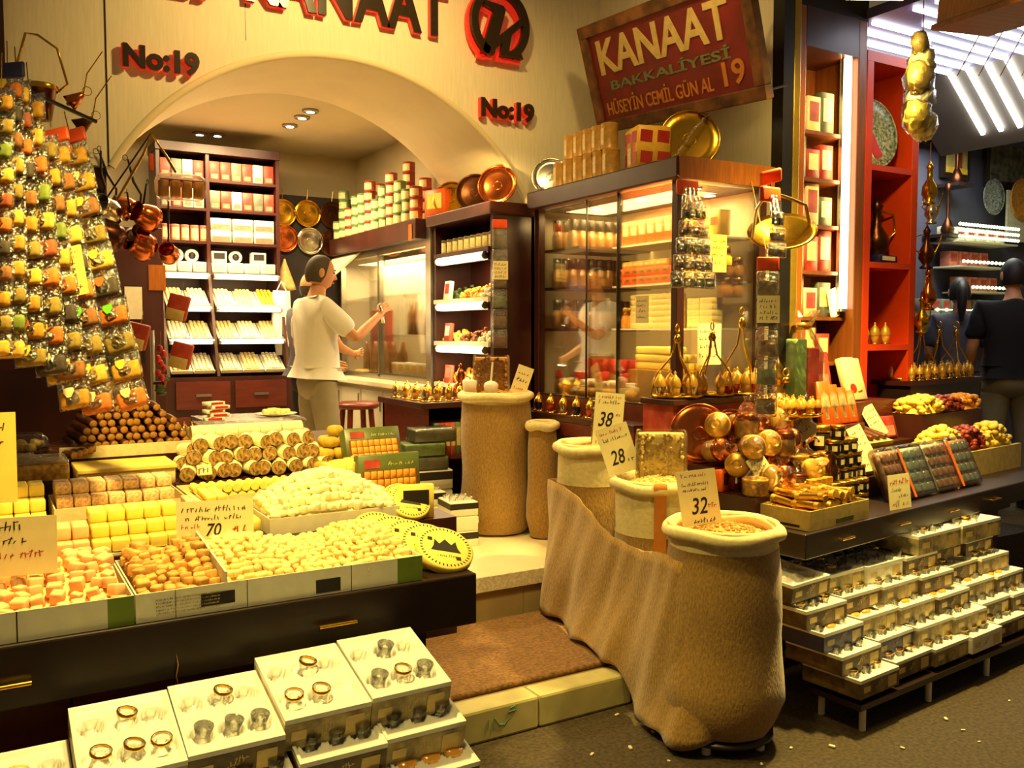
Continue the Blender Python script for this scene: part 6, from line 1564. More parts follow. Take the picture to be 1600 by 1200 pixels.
# flat sets in film (brown tubes on a card) and small brown boxes
t = thing('boxed_set', 'cream tray holding three dark brown rolls beside the yellow fruit', 'tray', rw(1.38, .53, T3 + .03), (.25, 0, RA))
MB().b2((-.12, -.1, 0), (.12, .1, .02)).build('tray', m['tan_film'], t)
for k in range(3): MB().rbox((-.07 + .07 * k, 0, .035), (.04, .16, .03), .012).build('brown_roll', m['cezerye'], t)
t = thing('boxed_set', 'cream tray holding two wrapped discs behind the long price card', 'tray', rw(1.02, .38, T2 + .03), (.25, 0, RA))
MB().b2((-.11, -.09, 0), (.11, .09, .018)).build('tray', m['tan_film'], t)
for k in range(2): MB().lathe([(.0, .018), (.045, .018), (.045, .034), (.03, .04), (0, .04)], 16, c=(-.052 + .105 * k, 0, 0)).build('wrapped_disc', m['gold'], t)
# iridescent film bags along the front edge
for k, (u, w_, ma, lb) in enumerate(((1.02, .16, 'plum_pack', 'orange and plum'), (1.22, .26, 'iridescent', 'shimmering'), (1.5, .24, 'iridescent', 'shimmering'), (1.76, .22, 'plum_pack', 'plum brown'))):
    t = thing('tea_bag_pack', '%s film bag of small packets along the counter edge, %s from the left' % (lb, ORD[k]), 'packet', rw(u, .13, T1 + .001), (-.42, 0, RA))
    MB().rbox((0, 0, .13), (w_, .05, .26), .02).build('packet_mass', m[ma], t)
    mb = MB()
    for i in range(4):
        for j in range(4): mb.rbox((-w_ * .36 + i * w_ * .24, -.026, .04 + j * .06), (w_ * .2, .02, .045), .008, n=2)
    mb.build('small_packets', m['plum_pack' if k % 2 == 0 else 'iridescent'], t)
    MB().rbox((0, 0, .135), (w_ + .02, .085, .29), .03).build('film_bag', m['bag_film'], t)
    if k in (0, 2): MB().b2((w_ * .5 - .004, -.046, .0), (w_ * .5 + .012, -.042, .26)).build('orange_edge', m['box_orange'], t)
# dried fruit heaps at the right end
def fruit(ma, s, lb, grp):
    mb = MB(); mb.ball((0, 0, s * .4), (s * .62, s * .5, s * .36), nu=9, nv=5, jit=.25)
    return Proto(single('dried_fruit', mb, m[ma], lb, 'dried fruit', grp))
def fheap(u0, u1, v0, v1, z, ma, s, n, lb, grp, hh=.09):
    # heap laid out along the rotated counter
    pr = fruit(ma, s, lb, grp); mb = MB()
    nx = max(2, int(sqrt(n * (u1 - u0) / (v1 - v0)))); ny = max(2, n // nx)
    hf = lambda a, b_: .02 + hh * sin(pi * (.15 + .75 * a)) * sin(pi * (.3 + .55 * b_))
    P = []
    for i in range(9):
        for j in range(9):
            q_ = rw(u0 + (u1 - u0) * i / 8, v0 + (v1 - v0) * j / 8, z + max(.003, hf(i / 8, j / 8) - s * .3) if 0 < i < 8 and 0 < j < 8 else z + .002); P.append(q_)
    mb.add(P, [(i * 9 + j, (i + 1) * 9 + j, (i + 1) * 9 + j + 1, i * 9 + j + 1) for i in range(8) for j in range(8)], 0, True)
    for q2 in range(int(n * 1.6)):
        a, b_ = RND(), RND() ** 1.5
        mb.ball(rw(u0 + (u1 - u0) * a, v0 + (v1 - v0) * b_, z + s * .3 + max(0, hf(a, b_) - s * .5) * (.3 + .7 * RND())), (s * .55, s * .45, s * .36), 0, 8, 5, None, .3)
    o = single('dried_fruit_heap', mb, m[ma], 'bulk of the ' + lb, 'dried fruit'); o['kind'] = 'stuff'
    for i in range(nx):
        for j in range(ny):
            a, b_ = (i + .2 + .6 * RND()) / nx, (j + .2 + .6 * RND()) / ny
            pr.put(rw(u0 + (u1 - u0) * a, v0 + (v1 - v0) * b_, z + max(.0, hf(a, b_) - s * .2)), (.5 * (RND() - .5), .5 * (RND() - .5), RND() * 3), lb, grp, .85 + .3 * RND())
single('fruit_riser', MB().b2((0, 0, 0), (.78, .2, .14)), m['dark_wood'], 'dark riser lifting the rear row of dried fruit', 'riser', loc=rw(1.86, .45, T3), rot=RA)
fheap(1.87, 2.12, .455, .64, T3 + .142, 'apricot_yellow', .046, 40, 'pale yellow dried fruit in the heap beside the red tea box', 'pale yellow fruit heap', .07)
fheap(2.13, 2.38, .455, .64, T3 + .142, 'berry_red', .036, 54, 'dark red dried fruit in the heap right of the pale yellow one', 'dark red fruit heap', .06)
fheap(2.39, 2.63, .455, .64, T3 + .142, 'apricot_orange', .04, 42, 'orange dried fruit at the far right of the rear fruit row', 'orange fruit heap', .06)
fheap(1.70, 2.0, .27, .44, T2 + .002, 'apricot_yellow', .05, 44, 'large yellow dried fruit in the front fruit row', 'large yellow fruit heap', .16)
fheap(2.01, 2.3, .27, .44, T2 + .002, 'berry_red', .034, 64, 'dark red dried berries in the front fruit row', 'dark red berry heap', .15)
fheap(2.31, 2.62, .27, .44, T2 + .002, 'apricot_yellow', .045, 44, 'golden dried fruit at the right end of the front fruit row', 'golden fruit heap', .15)
t = thing('fruit_trough', 'cream lined trough edge before the dried fruit heaps', 'trough', rw(1.72, .255, T1 + .001), RA)
MB().b2((0, -.012, 0), (1.0, .012, .15)).build('front_board', m['tan_film'], t)
# small tea trays with carrying handles at the far right
single('tray_shelf', MB().b2((0, 0, 0), (1.0, .26, .03)), m['dark_wood'], 'dark shelf carrying the row of hanging trays before the neighbouring shop', 'shelf', loc=rw(2.14, .67, 1.26), rot=RA)
single('shelf_bracket', MB().b2((0, 0, 0), (.96, .22, .98)), m['black_edge'], 'dark box under the row of hanging trays', 'base', loc=rw(2.16, .68, .279), rot=RA)
for k in range(4):
    c = rw(2.27 + .245 * k, .80, 1.291); lb = '%s from the left in the row before the neighbouring shop' % ORD[k]
    hand_tray('small brass hanging tray, ' + lb, c, .115, 3, .34, 'brass', .3 + .5 * k)
    ring_glasses((c.x, c.y), c.z + .005, .082, 7, ['tea_gold', 'silver', 'tea_red'], 'small hanging tray, ' + ORD[k] + ' of its row', 'glasses on the small hanging trays, tray ' + ORD[k], .85)
for k in range(9): dg[['tea_gold', 'silver'][k % 2]].put(rw(2.19 + .1 * k, .69, 1.291), 0, '%s domed tea glass in front of the small hanging trays, %s from the left' % (['gold', 'silver'][k % 2], ORD[k]), 'glasses in front of the small hanging trays', .8)
# brass pan hanging from a curved arm
t = thing('brass_pan', 'wide shallow brass pan with a curved handle hanging beside the corner post', 'pan', at(1222, 362, 4.32), (.62, -.25, -.5)); t.scale = (1.15, 1.15, 1.15)
MB().lathe([(0, -.05), (.07, -.045), (.12, -.01), (.14, .0), (.143, .004), (.118, .0), (.065, -.036), (0, -.04)], 28).build('pan', m['brass'], t)
MB().tube([(.12, 0, .0), (.1, 0, .1), (.03, 0, .15), (-.05, 0, .2), (-.06, 0, .26)], .007, 8).build('handle_arm', m['brass'], t)
MB().tube([(-.13, 0, 0), (-.11, 0, .14), (-.05, 0, .22)], .006, 8).build('handle_arm', m['silver'], t)
MB().rbox((-.05, 0, .27), (.09, .02, .06), .01).build('orange_bow', m['header_red'], t)
# hanging film bags, upper right
t = thing('hanging_loofah_bundle', 'bundle of film wrapped sponges hanging at the upper right', 'hanging bundle', at(1440, 130, 4.6))
for k, (x, z, r, ma) in enumerate(((-.02, .2, .05, 'tan_film'), (.03, .12, .07, 'card'), (-.02, .02, .075, 'tan_film'), (.02, -.08, .08, 'white'), (-.03, -.17, .075, 'card_yellow'), (.05, -.2, .07, 'card'))):
    s_ = MB().ball((x, .02 * (k % 2), z), (r, r * .8, r * 1.1), 0, 16, 10, jit=.45).build('sponge', m[ma], t)
    MB().ball((x, .02 * (k % 2), z), (r * 1.15, r * .95, r * 1.2), 0, 10, 6, jit=.3).build('film', m['bag_film'], s_)
MB().tube([(0, 0, .25), (0, 0, .6)], .003, 5).build('cord', m['rope'], t)
# ================================================================== BOXED GLASS SETS
def vac_tray(w, d, depth, nx, ny, style):
    """white moulded tray insert with round wells, its rim at z = 0"""
    mb = MB(); gx, gy = 54, 42; P = []
    for i in range(gx + 1):
        for j in range(gy + 1):
            x, y = (i / gx - .5) * w, (j / gy - .5) * d; z = 0
            bx = min(w / 2 - abs(x), d / 2 - abs(y))
            if bx > .011:
                z = -.010
                for a in range(nx):
                    for b_ in range(ny):
                        cx, cy = ((a + .5) / nx - .5) * w * .9, ((b_ + .5) / ny - .5) * d * .88
                        r = min(w * .9 / nx, d * .88 / ny) * .46
                        q_ = sqrt((x - cx) ** 2 + (y - cy) ** 2)
                        if q_ < r: z = -depth * min(1, 6 * (1 - q_ / r)) + (.008 if q_ < r * .35 else 0) if style == 0 or (a + b_) % 2 else -depth * .6 - .006 * cos(q_ * 420)
            P.append((x, y, z))
    mb.add(P, [(i * (gy + 1) + j, (i + 1) * (gy + 1) + j, (i + 1) * (gy + 1) + j + 1, i * (gy + 1) + j + 1) for i in range(gx) for j in range(gy)], 0, True)
    n = len(P)
    e = [(-w / 2, -d / 2), (w / 2, -d / 2), (w / 2, d / 2), (-w / 2, d / 2)]
    mb.loft([[(x, y, -.014) for x, y in e], [(x, y, 0) for x, y in e]], 0, False, cap=False)
    return mb
GBOX = {}
def glass_box(lb, X, w, d, h, ma, style, grp, nx=3, ny=2, sold=None):
    key = (w, d, h, style, nx, ny)
    if key not in GBOX:
        GBOX[key] = (vac_tray(w, d, .036, nx, ny, style).mesh('moulded_tray', m['vac_tray']), {})
    tm, cm = GBOX[key]
    if ma not in cm:
        mb = MB(); e = .003
        mb.b2((-w / 2, -d / 2, 0), (w / 2, d / 2, e)); mb.b2((-w / 2, -d / 2 - .0005, e), (w / 2, -d / 2 + e, h - .014)); mb.b2((-w / 2, d / 2 - e, e), (w / 2, d / 2, h - .014))
        mb.b2((-w / 2 - .0005, -d / 2 + e, e), (-w / 2 + e, d / 2 - e, h - .014)); mb.b2((w / 2 - e, -d / 2 + e, e), (w / 2 + .0005, d / 2 - e, h - .014))
        lab = MB(); Xf = Matrix(((1, 0, 0, 0), (0, 0, -1, -d / 2 - .0012), (0, 1, 0, 0), (0, 0, 0, 1)))
        for k in range(4): scrawl(lab, -w * .12 + .01 * k, h * .3 + .008 * k, w * .1, .014, 0, 0)
        lab.prism([(w * .2, h * .12), (w * .42, h * .12), (w * .42, h * .7), (w * .2, h * .7)], 0, .0006); lab.prism([(-w * .42, h * .3), (-w * .25, h * .3), (-w * .25, h * .6), (-w * .42, h * .6)], 0, .0006)
        lab.v = [tuple(Xf @ Vector(v)) for v in lab.v]
        cm[ma] = (mb.mesh('carton', m[ma]), lab.mesh('printed_front', m['tan_film' if ma != 'carton_blue' else 'carton_grey']))
    t = thing('glass_set_box', lb, 'boxed glass set', (0, 0, 0), 0, grp); t.matrix_world = X
    for nm_, me, z in (('carton', cm[ma][0], 0), ('printed_front', cm[ma][1], 0), ('moulded_tray', tm, h)):
        o = bpy.data.objects.new(nm_, me); COL.objects.link(o); o.parent = t; o.location = (0, 0, z)
    return t
tb = MB(); tb.lathe([(.0, .001), (.019, .0), (.021, .008), (.017, .024), (.024, .05), (.0225, .05), (.0155, .024), (.018, .01), (0, .006)], 12, cap=False)
TUM = Proto(single('tea_glass', tb, m['tumbler'], '', 'glass'))
tg_ = MB(); tg_.lathe([(.0, .001), (.019, .0), (.021, .008), (.017, .024), (.024, .05)], 12, 0, cap=False); tg_.lathe([(.0242, .042), (.0245, .051), (.022, .051)], 12, 1, cap=False)
TUG = Proto(single('tea_glass', tg_, [m['tumbler'], m['gold']], '', 'glass'))
am = MB(); am.lathe([(.0, .001), (.022, 0), (.032, .012), (.03, .03), (.026, .034), (.0, .036)], 12)
AMB = Proto(single('amber_bowl', am, m['jar_amber'], '', 'glass'))
sv = MB(); sv.lathe([(.0, .002), (.02, .0), (.036, .007), (.037, .009), (.02, .004), (0, .004)], 16)
SAU = Proto(single('saucer', sv, m['tumbler'], '', 'saucer'))
def fill_box(X, w, d, h, nx, ny, kinds, where, skip=0):
    for a in range(nx):
        for b_ in range(ny):
            kind = kinds[(a + b_ * nx) % len(kinds)]
            if kind is None: continue
            loc = X @ Vector((((a + .5) / nx - .5) * w * .9, ((b_ + .5) / ny - .5) * d * .88, h - .035))
            pr, nm_ = {'t': (TUM, 'clear tea glass'), 'g': (TUG, 'gold rimmed tea glass'), 'a': (AMB, 'amber glass bowl'), 's': (SAU, 'clear glass saucer')}[kind]
            e = X.to_euler()
            pr.put(loc, (e.x, e.y, e.z + RND()), '%s in the %s' % (nm_, where), 'glasses in the ' + where)
LW, LD, LH = .2235, .275, .09
TL = radians(15)
rowname = ['top row', 'second row', 'third row', 'bottom row']
lk = [['s', 's', 's', None, 't', None], ['s', 'g', 's', 's', 'g', 's'], ['t', 't', 't', 's', 's', 's'], ['g', 't', 'g', 's', 'g', 's'], ['t', 'a', 't', 't', 't', 't']]
for r in range(4):
    for k in range(6):
        xr = 1.058 + .017 * r - .2265 * k
        if xr < .03: continue
        zc, yc = .669 - .092 * r, 2.093 - .05 * r
        # near top edge at (yc, zc)
        zd = [0, .006, .036, .042, .11][k] if r < 4 else 0
        X = TR((xr - .1128 + (.006 * (RND() - .5)), yc - zd * .25, zc - zd), (TL, 0, .02 * (RND() - .5))) @ Matrix.Translation((0, LD / 2, -LH))
        st = (k + r) % 2
        where = '%s box of the %s, sweets side' % (['right end', 'second from right', 'third from right', 'fourth from right', 'fifth from right'][k], rowname[r])
        glass_box('open boxed glass set, %s of the %s before the sweets counter' % (['right end', 'second from the right', 'third from the right', 'fourth from the right', 'fifth from the right'][k], rowname[r]),
                  X, LW, LD, LH, ['carton_grey', 'carton_grey', 'carton_brown', 'carton_grey'][(k + r) % 4], st, 'glass boxes before the sweets counter')
        if r < 3:
            if r == 0: kinds = [['t', 'g', 't', 's', 't', 's'], ['g', 'g', 's', 's', 'g', 's'], ['t', 't', 't', 's', 'g', 's'], ['g', 'g', 'g', 's', 'g', 's'], ['t', 't', 't', 's', 'a', 's']][k]
            else: kinds = ['a', 'a', 'a', None, None, None] if (r == 2 and k == 0) else ['t', 't', 't', None, None, None]
            fill_box(X, LW, LD, LH, 3, 2, kinds, where)
t = thing('box_platform', 'dark low platform under the glass boxes before the sweets counter', 'platform', (0, 0, 0))
MB().b2((-.1, 1.97, .0), (1.1, 2.3, .18)).build('platform', m['black_edge'], t)
# ---- right hand stack
A5 = radians(5)
GW, GD, GH = .276, .27, .077
mats5 = [['carton_brown', 'carton_brown', 'carton_grey', 'carton_white', 'carton_brown', 'carton_grey'], ['carton_brown', 'carton_blue', 'carton_grey', 'carton_grey', 'carton_brown', 'carton_brown'], ['carton_blue', 'carton_grey', 'carton_grey', 'carton_brown', 'carton_grey', 'carton_brown'], ['carton_brown', 'carton_brown', 'carton_grey', 'carton_brown', 'carton_brown', 'carton_grey'], ['carton_brown', 'carton_grey', 'carton_white', 'carton_brown', 'carton_brown', 'carton_brown']]
rn = ['bottom row', 'second lowest row', 'middle row', 'second highest row', 'top row']
kk = [['g', 't', 'g', 't', 't', 'g'], ['a', 'a', None, 'a', 'a', None], ['t', 't', 't', 't', 't', 't'], ['g', 'g', 'g', None, None, None], ['t', 'a', 't', 't', None, 't'], ['t', 'g', 't', 'g', 't', 'g']]
for r in range(5):
    for k in range(6):
        c = Vector((2.953 - .03 * r, 2.275 + .066 * r, .22 + .08 * r)) + Vector((cos(A5), sin(A5), 0)) * (.287 * k + (.01 * RND() if k else 0)) + Vector((0, .03 * ((k * 5 + r * 3) % 3) / 2 if k else 0, 0))
        rot_ = (0, 0, A5 + .03 * (RND() - .5))
        if r == 4 and k == 0: rot_ = (0.08, -.0, A5 + .05); c += Vector((0, -.02, .02))
        X = TR(c, rot_) @ Matrix.Translation((GW / 2, GD / 2, -GH))
        where = '%s box of the %s, copper side' % (ORD[k], rn[r])
        glass_box('open boxed glass set, %s from the left, %s before the copper counter' % (ORD[k], rn[r]), X, GW, GD, GH, mats5[r][k], (r + k) % 2, 'glass boxes before the copper counter')
        kinds = kk[(r * 2 + k * 3) % 6] if not (r == 4 and k == 0) else ['s', None, 's', None, 's', None]
        fill_box(X, GW, GD, GH, 3, 2, [x if (i < 3 or r == 4) else None for i, x in enumerate(kinds)], where)
# two large shallow boxes on top, near the counter
for k, (u, lb) in enumerate(((.96, 'large shallow box of glasses on the top row before the counter, left one'), (1.36, 'large shallow box of glasses on the top row before the counter, right one'))):
    c = Vector((2.83, 2.53, .632)) + Vector((cos(A5), sin(A5), 0)) * u
    X = TR(c, (0, 0, A5)) @ Matrix.Translation((.19, .16, -.09))
    glass_box(lb, X, .38, .32, .09, 'carton_grey', k, 'large glass boxes', 4, 3)
    fill_box(X, .38, .32, .09, 4, 3, ['t', 'g', 't', 's', 'g'], 'large shallow box, ' + ['left', 'right'][k] + ' one')
t = thing('box_platform', 'dark low platform on short legs under the right hand glass boxes', 'platform', (2.95, 2.27, 0), A5)
MB().b2((0.01, .005, .095), (1.6, .25, .12)).build('board', m['black_edge'], t)
for x in (.06, .55, 1.05, 1.55):
    for y in (.03, .22): MB().cyl((x, y, 0), (x, y, .095), .014, n=8).build('leg', m['carton_white'], t)
for r in range(1, 5): pass
# ================================================================== BOOKCASE, ORANGE SHELVES AND THE NEIGHBOURING SHOP
t = thing('lit_bookcase', 'narrow brown bookcase of gift boxes with a bright tube lamp', 'bookcase', (3.95, 3.56, 0))
Wb = .60
MB().b2((0, 0, 0), (.085, .34, 3.42)).build('side_stile', m['amber_wood'], t, .006)
MB().b2((Wb - .075, 0, 0), (Wb, .34, 3.42)).build('side_stile', m['brown_wood'], t, .006)
MB().b2((.085, 0, 3.2), (Wb - .075, .34, 3.42)).build('top_board', m['dark_wood'], t)
MB().b2((.085, .32, 0), (Wb - .075, .34, 3.2)).build('back_panel', m['brown_wood'], t)
MB().b2((.085, .02, 0), (Wb - .075, .34, 1.15)).build('lower_panel', m['maroon_wood'], t)
zb = [1.15 + .268 * k for k in range(8)]
for k, z in enumerate(zb[1:7]):
    MB().b2((.085, .06, z - .02), (Wb - .075, .32, z)).build('shelf', m['brown_wood'], t)
tube_lamp('bright vertical tube lamp in the narrow bookcase', (3.95 + Wb - .115, 3.60, 3.24), (3.95 + Wb - .115, 3.60, 1.72), .02, 'tube_white')
lamp('bookcase_light', 'AREA', (3.95 + Wb - .15, 3.62, 2.45), 3, WARM, .06, (4.2, 3.85, 2.45), size_y=1.5)
for r, z in enumerate(zb[:7]):
    for k in range(3):
        h = .17 + .035 * ((r + k) % 3)
        c = [('box_red', 'card'), ('card', 'box_red'), ('box_grey', 'tin_label'), ('box_red', 'tin_label')][(r * 2 + k) % 4]
        carton('gift_box', '%s gift box on the %s shelf of the lit bookcase' % (['left', 'middle', 'right'][k], ['lowest', 'second', 'third', 'fourth', 'fifth', 'sixth', 'highest'][r]), 'box', (.108, .06, h), (m[c[0]], m[c[1]]), 'gift boxes in the lit bookcase', (4.095 + .115 * k, 3.68, z))
t = thing('orange_shelving', 'orange red open shelving between the two shops', 'shelving', (4.555, 3.56, 0))
Wo, Ho = .50, 3.2
for x in (0, Wo - .06): MB().b2((x, 0, 0), (x + .06, .36, Ho)).build('upright_panel', m['orange_paint'], t, .004)
MB().b2((0, 0, Ho), (Wo, .36, Ho + .06)).build('top_board', m['orange_paint'], t)
MB().b2((.06, .34, 0), (Wo - .06, .36, Ho)).build('back_panel', m['orange_paint'], t)
for z in (.9, 1.52, 2.02, 2.6): MB().b2((.06, 0, z - .035), (Wo - .06, .34, z)).build('shelf', m['orange_paint'], t)
t = plate('painted_plate', 'oval grey green plate with a red tulip on the top orange shelf', .19, m['teal_plate'], None, .1, 'plate'); t.location = (4.77, 3.66, 2.602); t.rotation_euler = (-.2, 0, -.3); t.scale = (.85, 1, 1.15)
mb = MB(); X = TR((0, -.004, .19), (pi / 2, 0, 0))
mb.prism([(-.1, .06), (-.05, .1), (.0, .02), (.07, -.12), (.02, -.14), (-.05, -.06)], .004, .006, 0, X); mb.build('tulip_red', m['red'], t)
mb = MB(); mb.prism([(-.12, .04), (-.1, .06), (-.03, -.07), (.0, -.14), (-.06, -.1)], .004, .0055, 0, X); mb.build('tulip_yellow', m['apricot_yellow'], t)
single('picture_back', MB().b2((-.07, 0, 0), (.07, .01, .3)), m['tan_film'], 'plain tan board behind the painted plate', 'board', loc=(4.69, 3.86, 2.601), rot=0)
def ewer(lb, loc, s, ma, hm, yaw=0, grp='ewers on the orange shelves'):
    t = thing('ewer', lb, 'ewer', loc, yaw, grp)
    MB().lathe([(0, 0), (.045 * s, 0), (.05 * s, .012 * s), (.025 * s, .03 * s), (.06 * s, .08 * s), (.055 * s, .14 * s), (.022 * s, .2 * s), (.02 * s, .27 * s), (.03 * s, .29 * s), (.012 * s, .32 * s), (.0, .35 * s)], 16).build('body', ma, t)
    MB().tube([(.05 * s, 0, .12 * s), (.1 * s, 0, .16 * s), (.09 * s, 0, .25 * s), (.022 * s, 0, .27 * s)], .006 * s, 7).build('handle', hm, t)
    MB().tube([(-.05 * s, 0, .1 * s), (-.09 * s, 0, .18 * s), (-.11 * s, 0, .26 * s)], [.01 * s, .007 * s, .005 * s], 7).build('spout', hm, t)
    return t
ewer('dark blue ewer on the middle orange shelf, left', (4.70, 3.70, 2.022), 1.15, m['navy'], m['brass'], .4)
ewer('dark ewer with gilt handle on the middle orange shelf, right', (4.88, 3.72, 2.022), 1.25, m['dark_copper'], m['brass'], -.4)
carton('blue_box', 'long blue box lying at the front of the middle orange shelf', 'box', (.2, .06, .045), (m['navy'], m['tin_label']), None, (4.80, 3.60, 2.021), .12)
t = thing('framed_mirror', 'dark framed mirror leaning on the lower orange shelf', 'mirror', (4.72, 3.78, 1.521), (-.12, 0, 0))
mb = MB(); mb.b2((-.09, 0, 0), (.09, .012, .03)); mb.b2((-.09, 0, .27), (.09, .012, .3)); mb.b2((-.09, 0, .03), (-.065, .012, .27)); mb.b2((.065, 0, .03), (.09, .012, .27)); mb.build('frame', m['black_edge'], t)
MB().b2((-.065, .003, .03), (.065, .01, .27)).build('glass', m['silver'], t)
for k in range(3): dg['tea_gold'].put((4.68 + .1 * k, 3.64, 1.521), 0, 'gold domed glass on the lower orange shelf, %s from the left' % ORD[k], 'gold glasses on the orange shelf', 1.1)
# ---- shell of the neighbouring shop
struct('wall_neighbour_back', MB().b2((4.4, 5.3, 0), (10.6, 5.4, 3.5)), m['bluegrey_wall'], 'blue grey back wall of the neighbouring shop')
struct('wall_neighbour_side', MB().b2((4.42, 3.95, 0), (4.52, 5.3, 3.5)), m['bluegrey_wall'], 'side wall of the neighbouring shop')
struct('floor_neighbour', MB().b2((4.4, 3.3, 0.001), (10.6, 5.3, .28)), m['asphalt'], 'floor of the neighbouring shop')
struct('ceiling_neighbour', MB().b2((4.56, 2.9, 3.44), (6.2, 4.4, 3.5)), m['lavender_panel'], 'lavender ceiling panel of the neighbouring shop')
struct('ceiling_rear', MB().b2((4.4, 4.4, 3.44), (10.6, 5.4, 3.5)), m['bluegrey_wall'], 'rear ceiling of the neighbouring shop')
struct('wall_header', MB().b2((3.86, 3.58, 3.40), (4.58, 3.95, 4.4)), m['dark_void'], 'dark wall above the bookcase')
mb = MB(); mb.add([(5.98, 2.9, 3.45), (5.98, 4.4, 3.45), (6.52, 4.4, 2.97), (6.52, 2.9, 2.97), (6.0, 2.9, 3.5), (6.0, 4.4, 3.5), (6.55, 4.4, 3.0), (6.55, 2.9, 3.0)], [(0, 1, 2, 3), (7, 6, 5, 4), (0, 3, 7, 4), (1, 5, 6, 2), (3, 2, 6, 7)])
struct('trim_11', mb, m['grey_panel'], 'grey sloping panel below the lavender ceiling')
for i in range(8):
    y = 3.03 + .1365 * i
    lb = '%s of the bent white light strips, counted from the street' % ORD[i]
    t = thing('light_strip', lb, 'light', (0, 0, 0), 0, 'bent white light strips')
    x0 = 4.62 if i % 3 else 4.9
    MB().b2((x0, y - .014, 3.42), (5.96, y + .014, 3.438)).build('ceiling_length', m['led_strip'], t)
    a = Vector((5.96, y, 3.432)); b_ = Vector((6.40, y, 3.045)); n_ = (b_ - a).cross(Vector((0, 1, 0))).normalized() * .012
    mb = MB(); mb.add([a + Vector((0, -.014, 0)), a + Vector((0, .014, 0)), b_ + Vector((0, .014, 0)), b_ + Vector((0, -.014, 0)), a + n_ + Vector((0, -.014, 0)), a + n_ + Vector((0, .014, 0)), b_ + n_ + Vector((0, .014, 0)), b_ + n_ + Vector((0, -.014, 0))], [(3, 2, 1, 0), (4, 5, 6, 7), (0, 1, 5, 4), (1, 2, 6, 5), (2, 3, 7, 6), (3, 0, 4, 7)])
    mb.build('sloping_length', m['led_strip'], t)
# thin wire grid below the strips
for k in range(4):
    p, q_ = at(1538 - 42 + 28 * k * 1.2, 118, 5.6), at(1580 - 42 + 28 * k * 1.2, 40, 5.0)
    single('wire', MB().cyl(p, q_, .004, n=5), m['gilt_profile'], 'thin gilt wire crossing the light strips, %s from the left' % ORD[k], 'wire', 'wires before the light strips')
# wall pictures and plates in the neighbouring shop
def wall_item(x, y, Y=5.28): p = aty(x, y, Y); return p
p0, p1 = aty(1472, 190, 5.27), aty(1512, 283, 5.27)
t = thing('framed_picture', 'dark framed picture of a red robed figure in the neighbouring shop', 'picture', (p0.x, 5.25, p1.z))
w, h = p1.x - p0.x, p0.z - p1.z
MB().b2((0, 0, 0), (w, .03, h)).build('frame', m['black_edge'], t); MB().b2((.05, -.004, .05), (w - .05, 0, h - .05)).build('canvas', m['tan_film'], t); MB().b2((w * .42, -.008, h * .2), (w * .68, -.004, h * .85)).build('red_robe', m['berry_red'], t)
MB().b2((.05, -.008, .05), (w - .05, -.004, h * .2)).build('gold_ground', m['box_yellow'], t)
p0, p1 = aty(1540, 208, 5.27), aty(1612, 300, 5.27)
t = thing('relief_panel', 'large dark patterned panel in the neighbouring shop', 'panel', (p0.x, 5.25, p1.z)); w, h = p1.x - p0.x, p0.z - p1.z
MB().b2((0, 0, 0), (w, .03, h)).build('frame', m['black_edge'], t); MB().b2((.06, -.004, .06), (w - .06, 0, h - .06)).build('pattern', mat('relief', (70, 72, 60), .7, var=.6, scale=14, c2=(120, 116, 92)), t)
for x, y, r, ma, lb in ((1550, 308, .17, 'blue_plate', 'blue patterned plate in the neighbouring shop'), (1594, 312, .2, 'orange_plate', 'orange patterned plate in the neighbouring shop'), (1447, 205, .12, 'dark_copper', 'dark plate left of the framed picture')):
    p = aty(x, y, 5.2); t = plate('wall_plate', lb, r, m[ma], None, .1, 'plate'); t.location = (p.x, 5.2, p.z - r)
# shelves with green white lights and goods at the back
for k, (y0, x0, x1) in enumerate(((376, 1480, 1575), (415, 1485, 1560), (455, 1500, 1570), (490, 1440, 1600))):
    a, b_ = aty(x0, y0, 5.1), aty(x1, y0, 5.1)
    t = thing('lit_shelf', 'lit glass shelf at the back of the neighbouring shop, %s from the top' % ORD[k], 'shelf', (a.x, 5.0, a.z))
    L_ = b_.x - a.x
    MB().b2((0, 0, -.015), (L_, .28, 0)).build('board', m['cabinet_white'], t)
    mb = MB()
    for row in range(3 if k == 0 else 1):
        for q_ in range(22 if k == 0 else 12): mb.ball((L_ * (q_ + .5) / (22 if k == 0 else 12), -.01, .035 + .055 * row), .016, nu=6, nv=4)
    for row in range(3 if k == 0 else 1): mb.b2((.02, -.012, .03 + .055 * row), (L_ - .02, -.004, .04 + .055 * row))
    mb.build('light_beads', m['led_green'], t)
    n = int(L_ / .16)
    pr = Proto(carton('shelf_packet', '', 'box', (.13, .1, .14), (m[['fruit_pale', 'box_pink', 'box_pink', 'box_grey'][k]], m['box_red']), 'boxes on the lit glass shelves'))
    for q_ in range(n): pr.put((a.x + .16 * (q_ + .5), 5.17, a.z), 0, 'small box on the %s lit shelf of the neighbouring shop, %s from the left' % (ORD[k], ORD[q_ % 14]))
single('wall_board', MB().b2((0, 0, 0), (.6, .02, .5)), m['fruit_pale'], 'pale board at the right edge of the neighbouring shop', 'board', loc=(aty(1572, 400, 5.2).x, 5.2, aty(1572, 400, 5.2).z + .15))
lamp('neighbour_light', 'AREA', (7.2, 4.6, 3.3), 22, (.9, .95, .8), 1.0, (7.2, 4.6, 0))
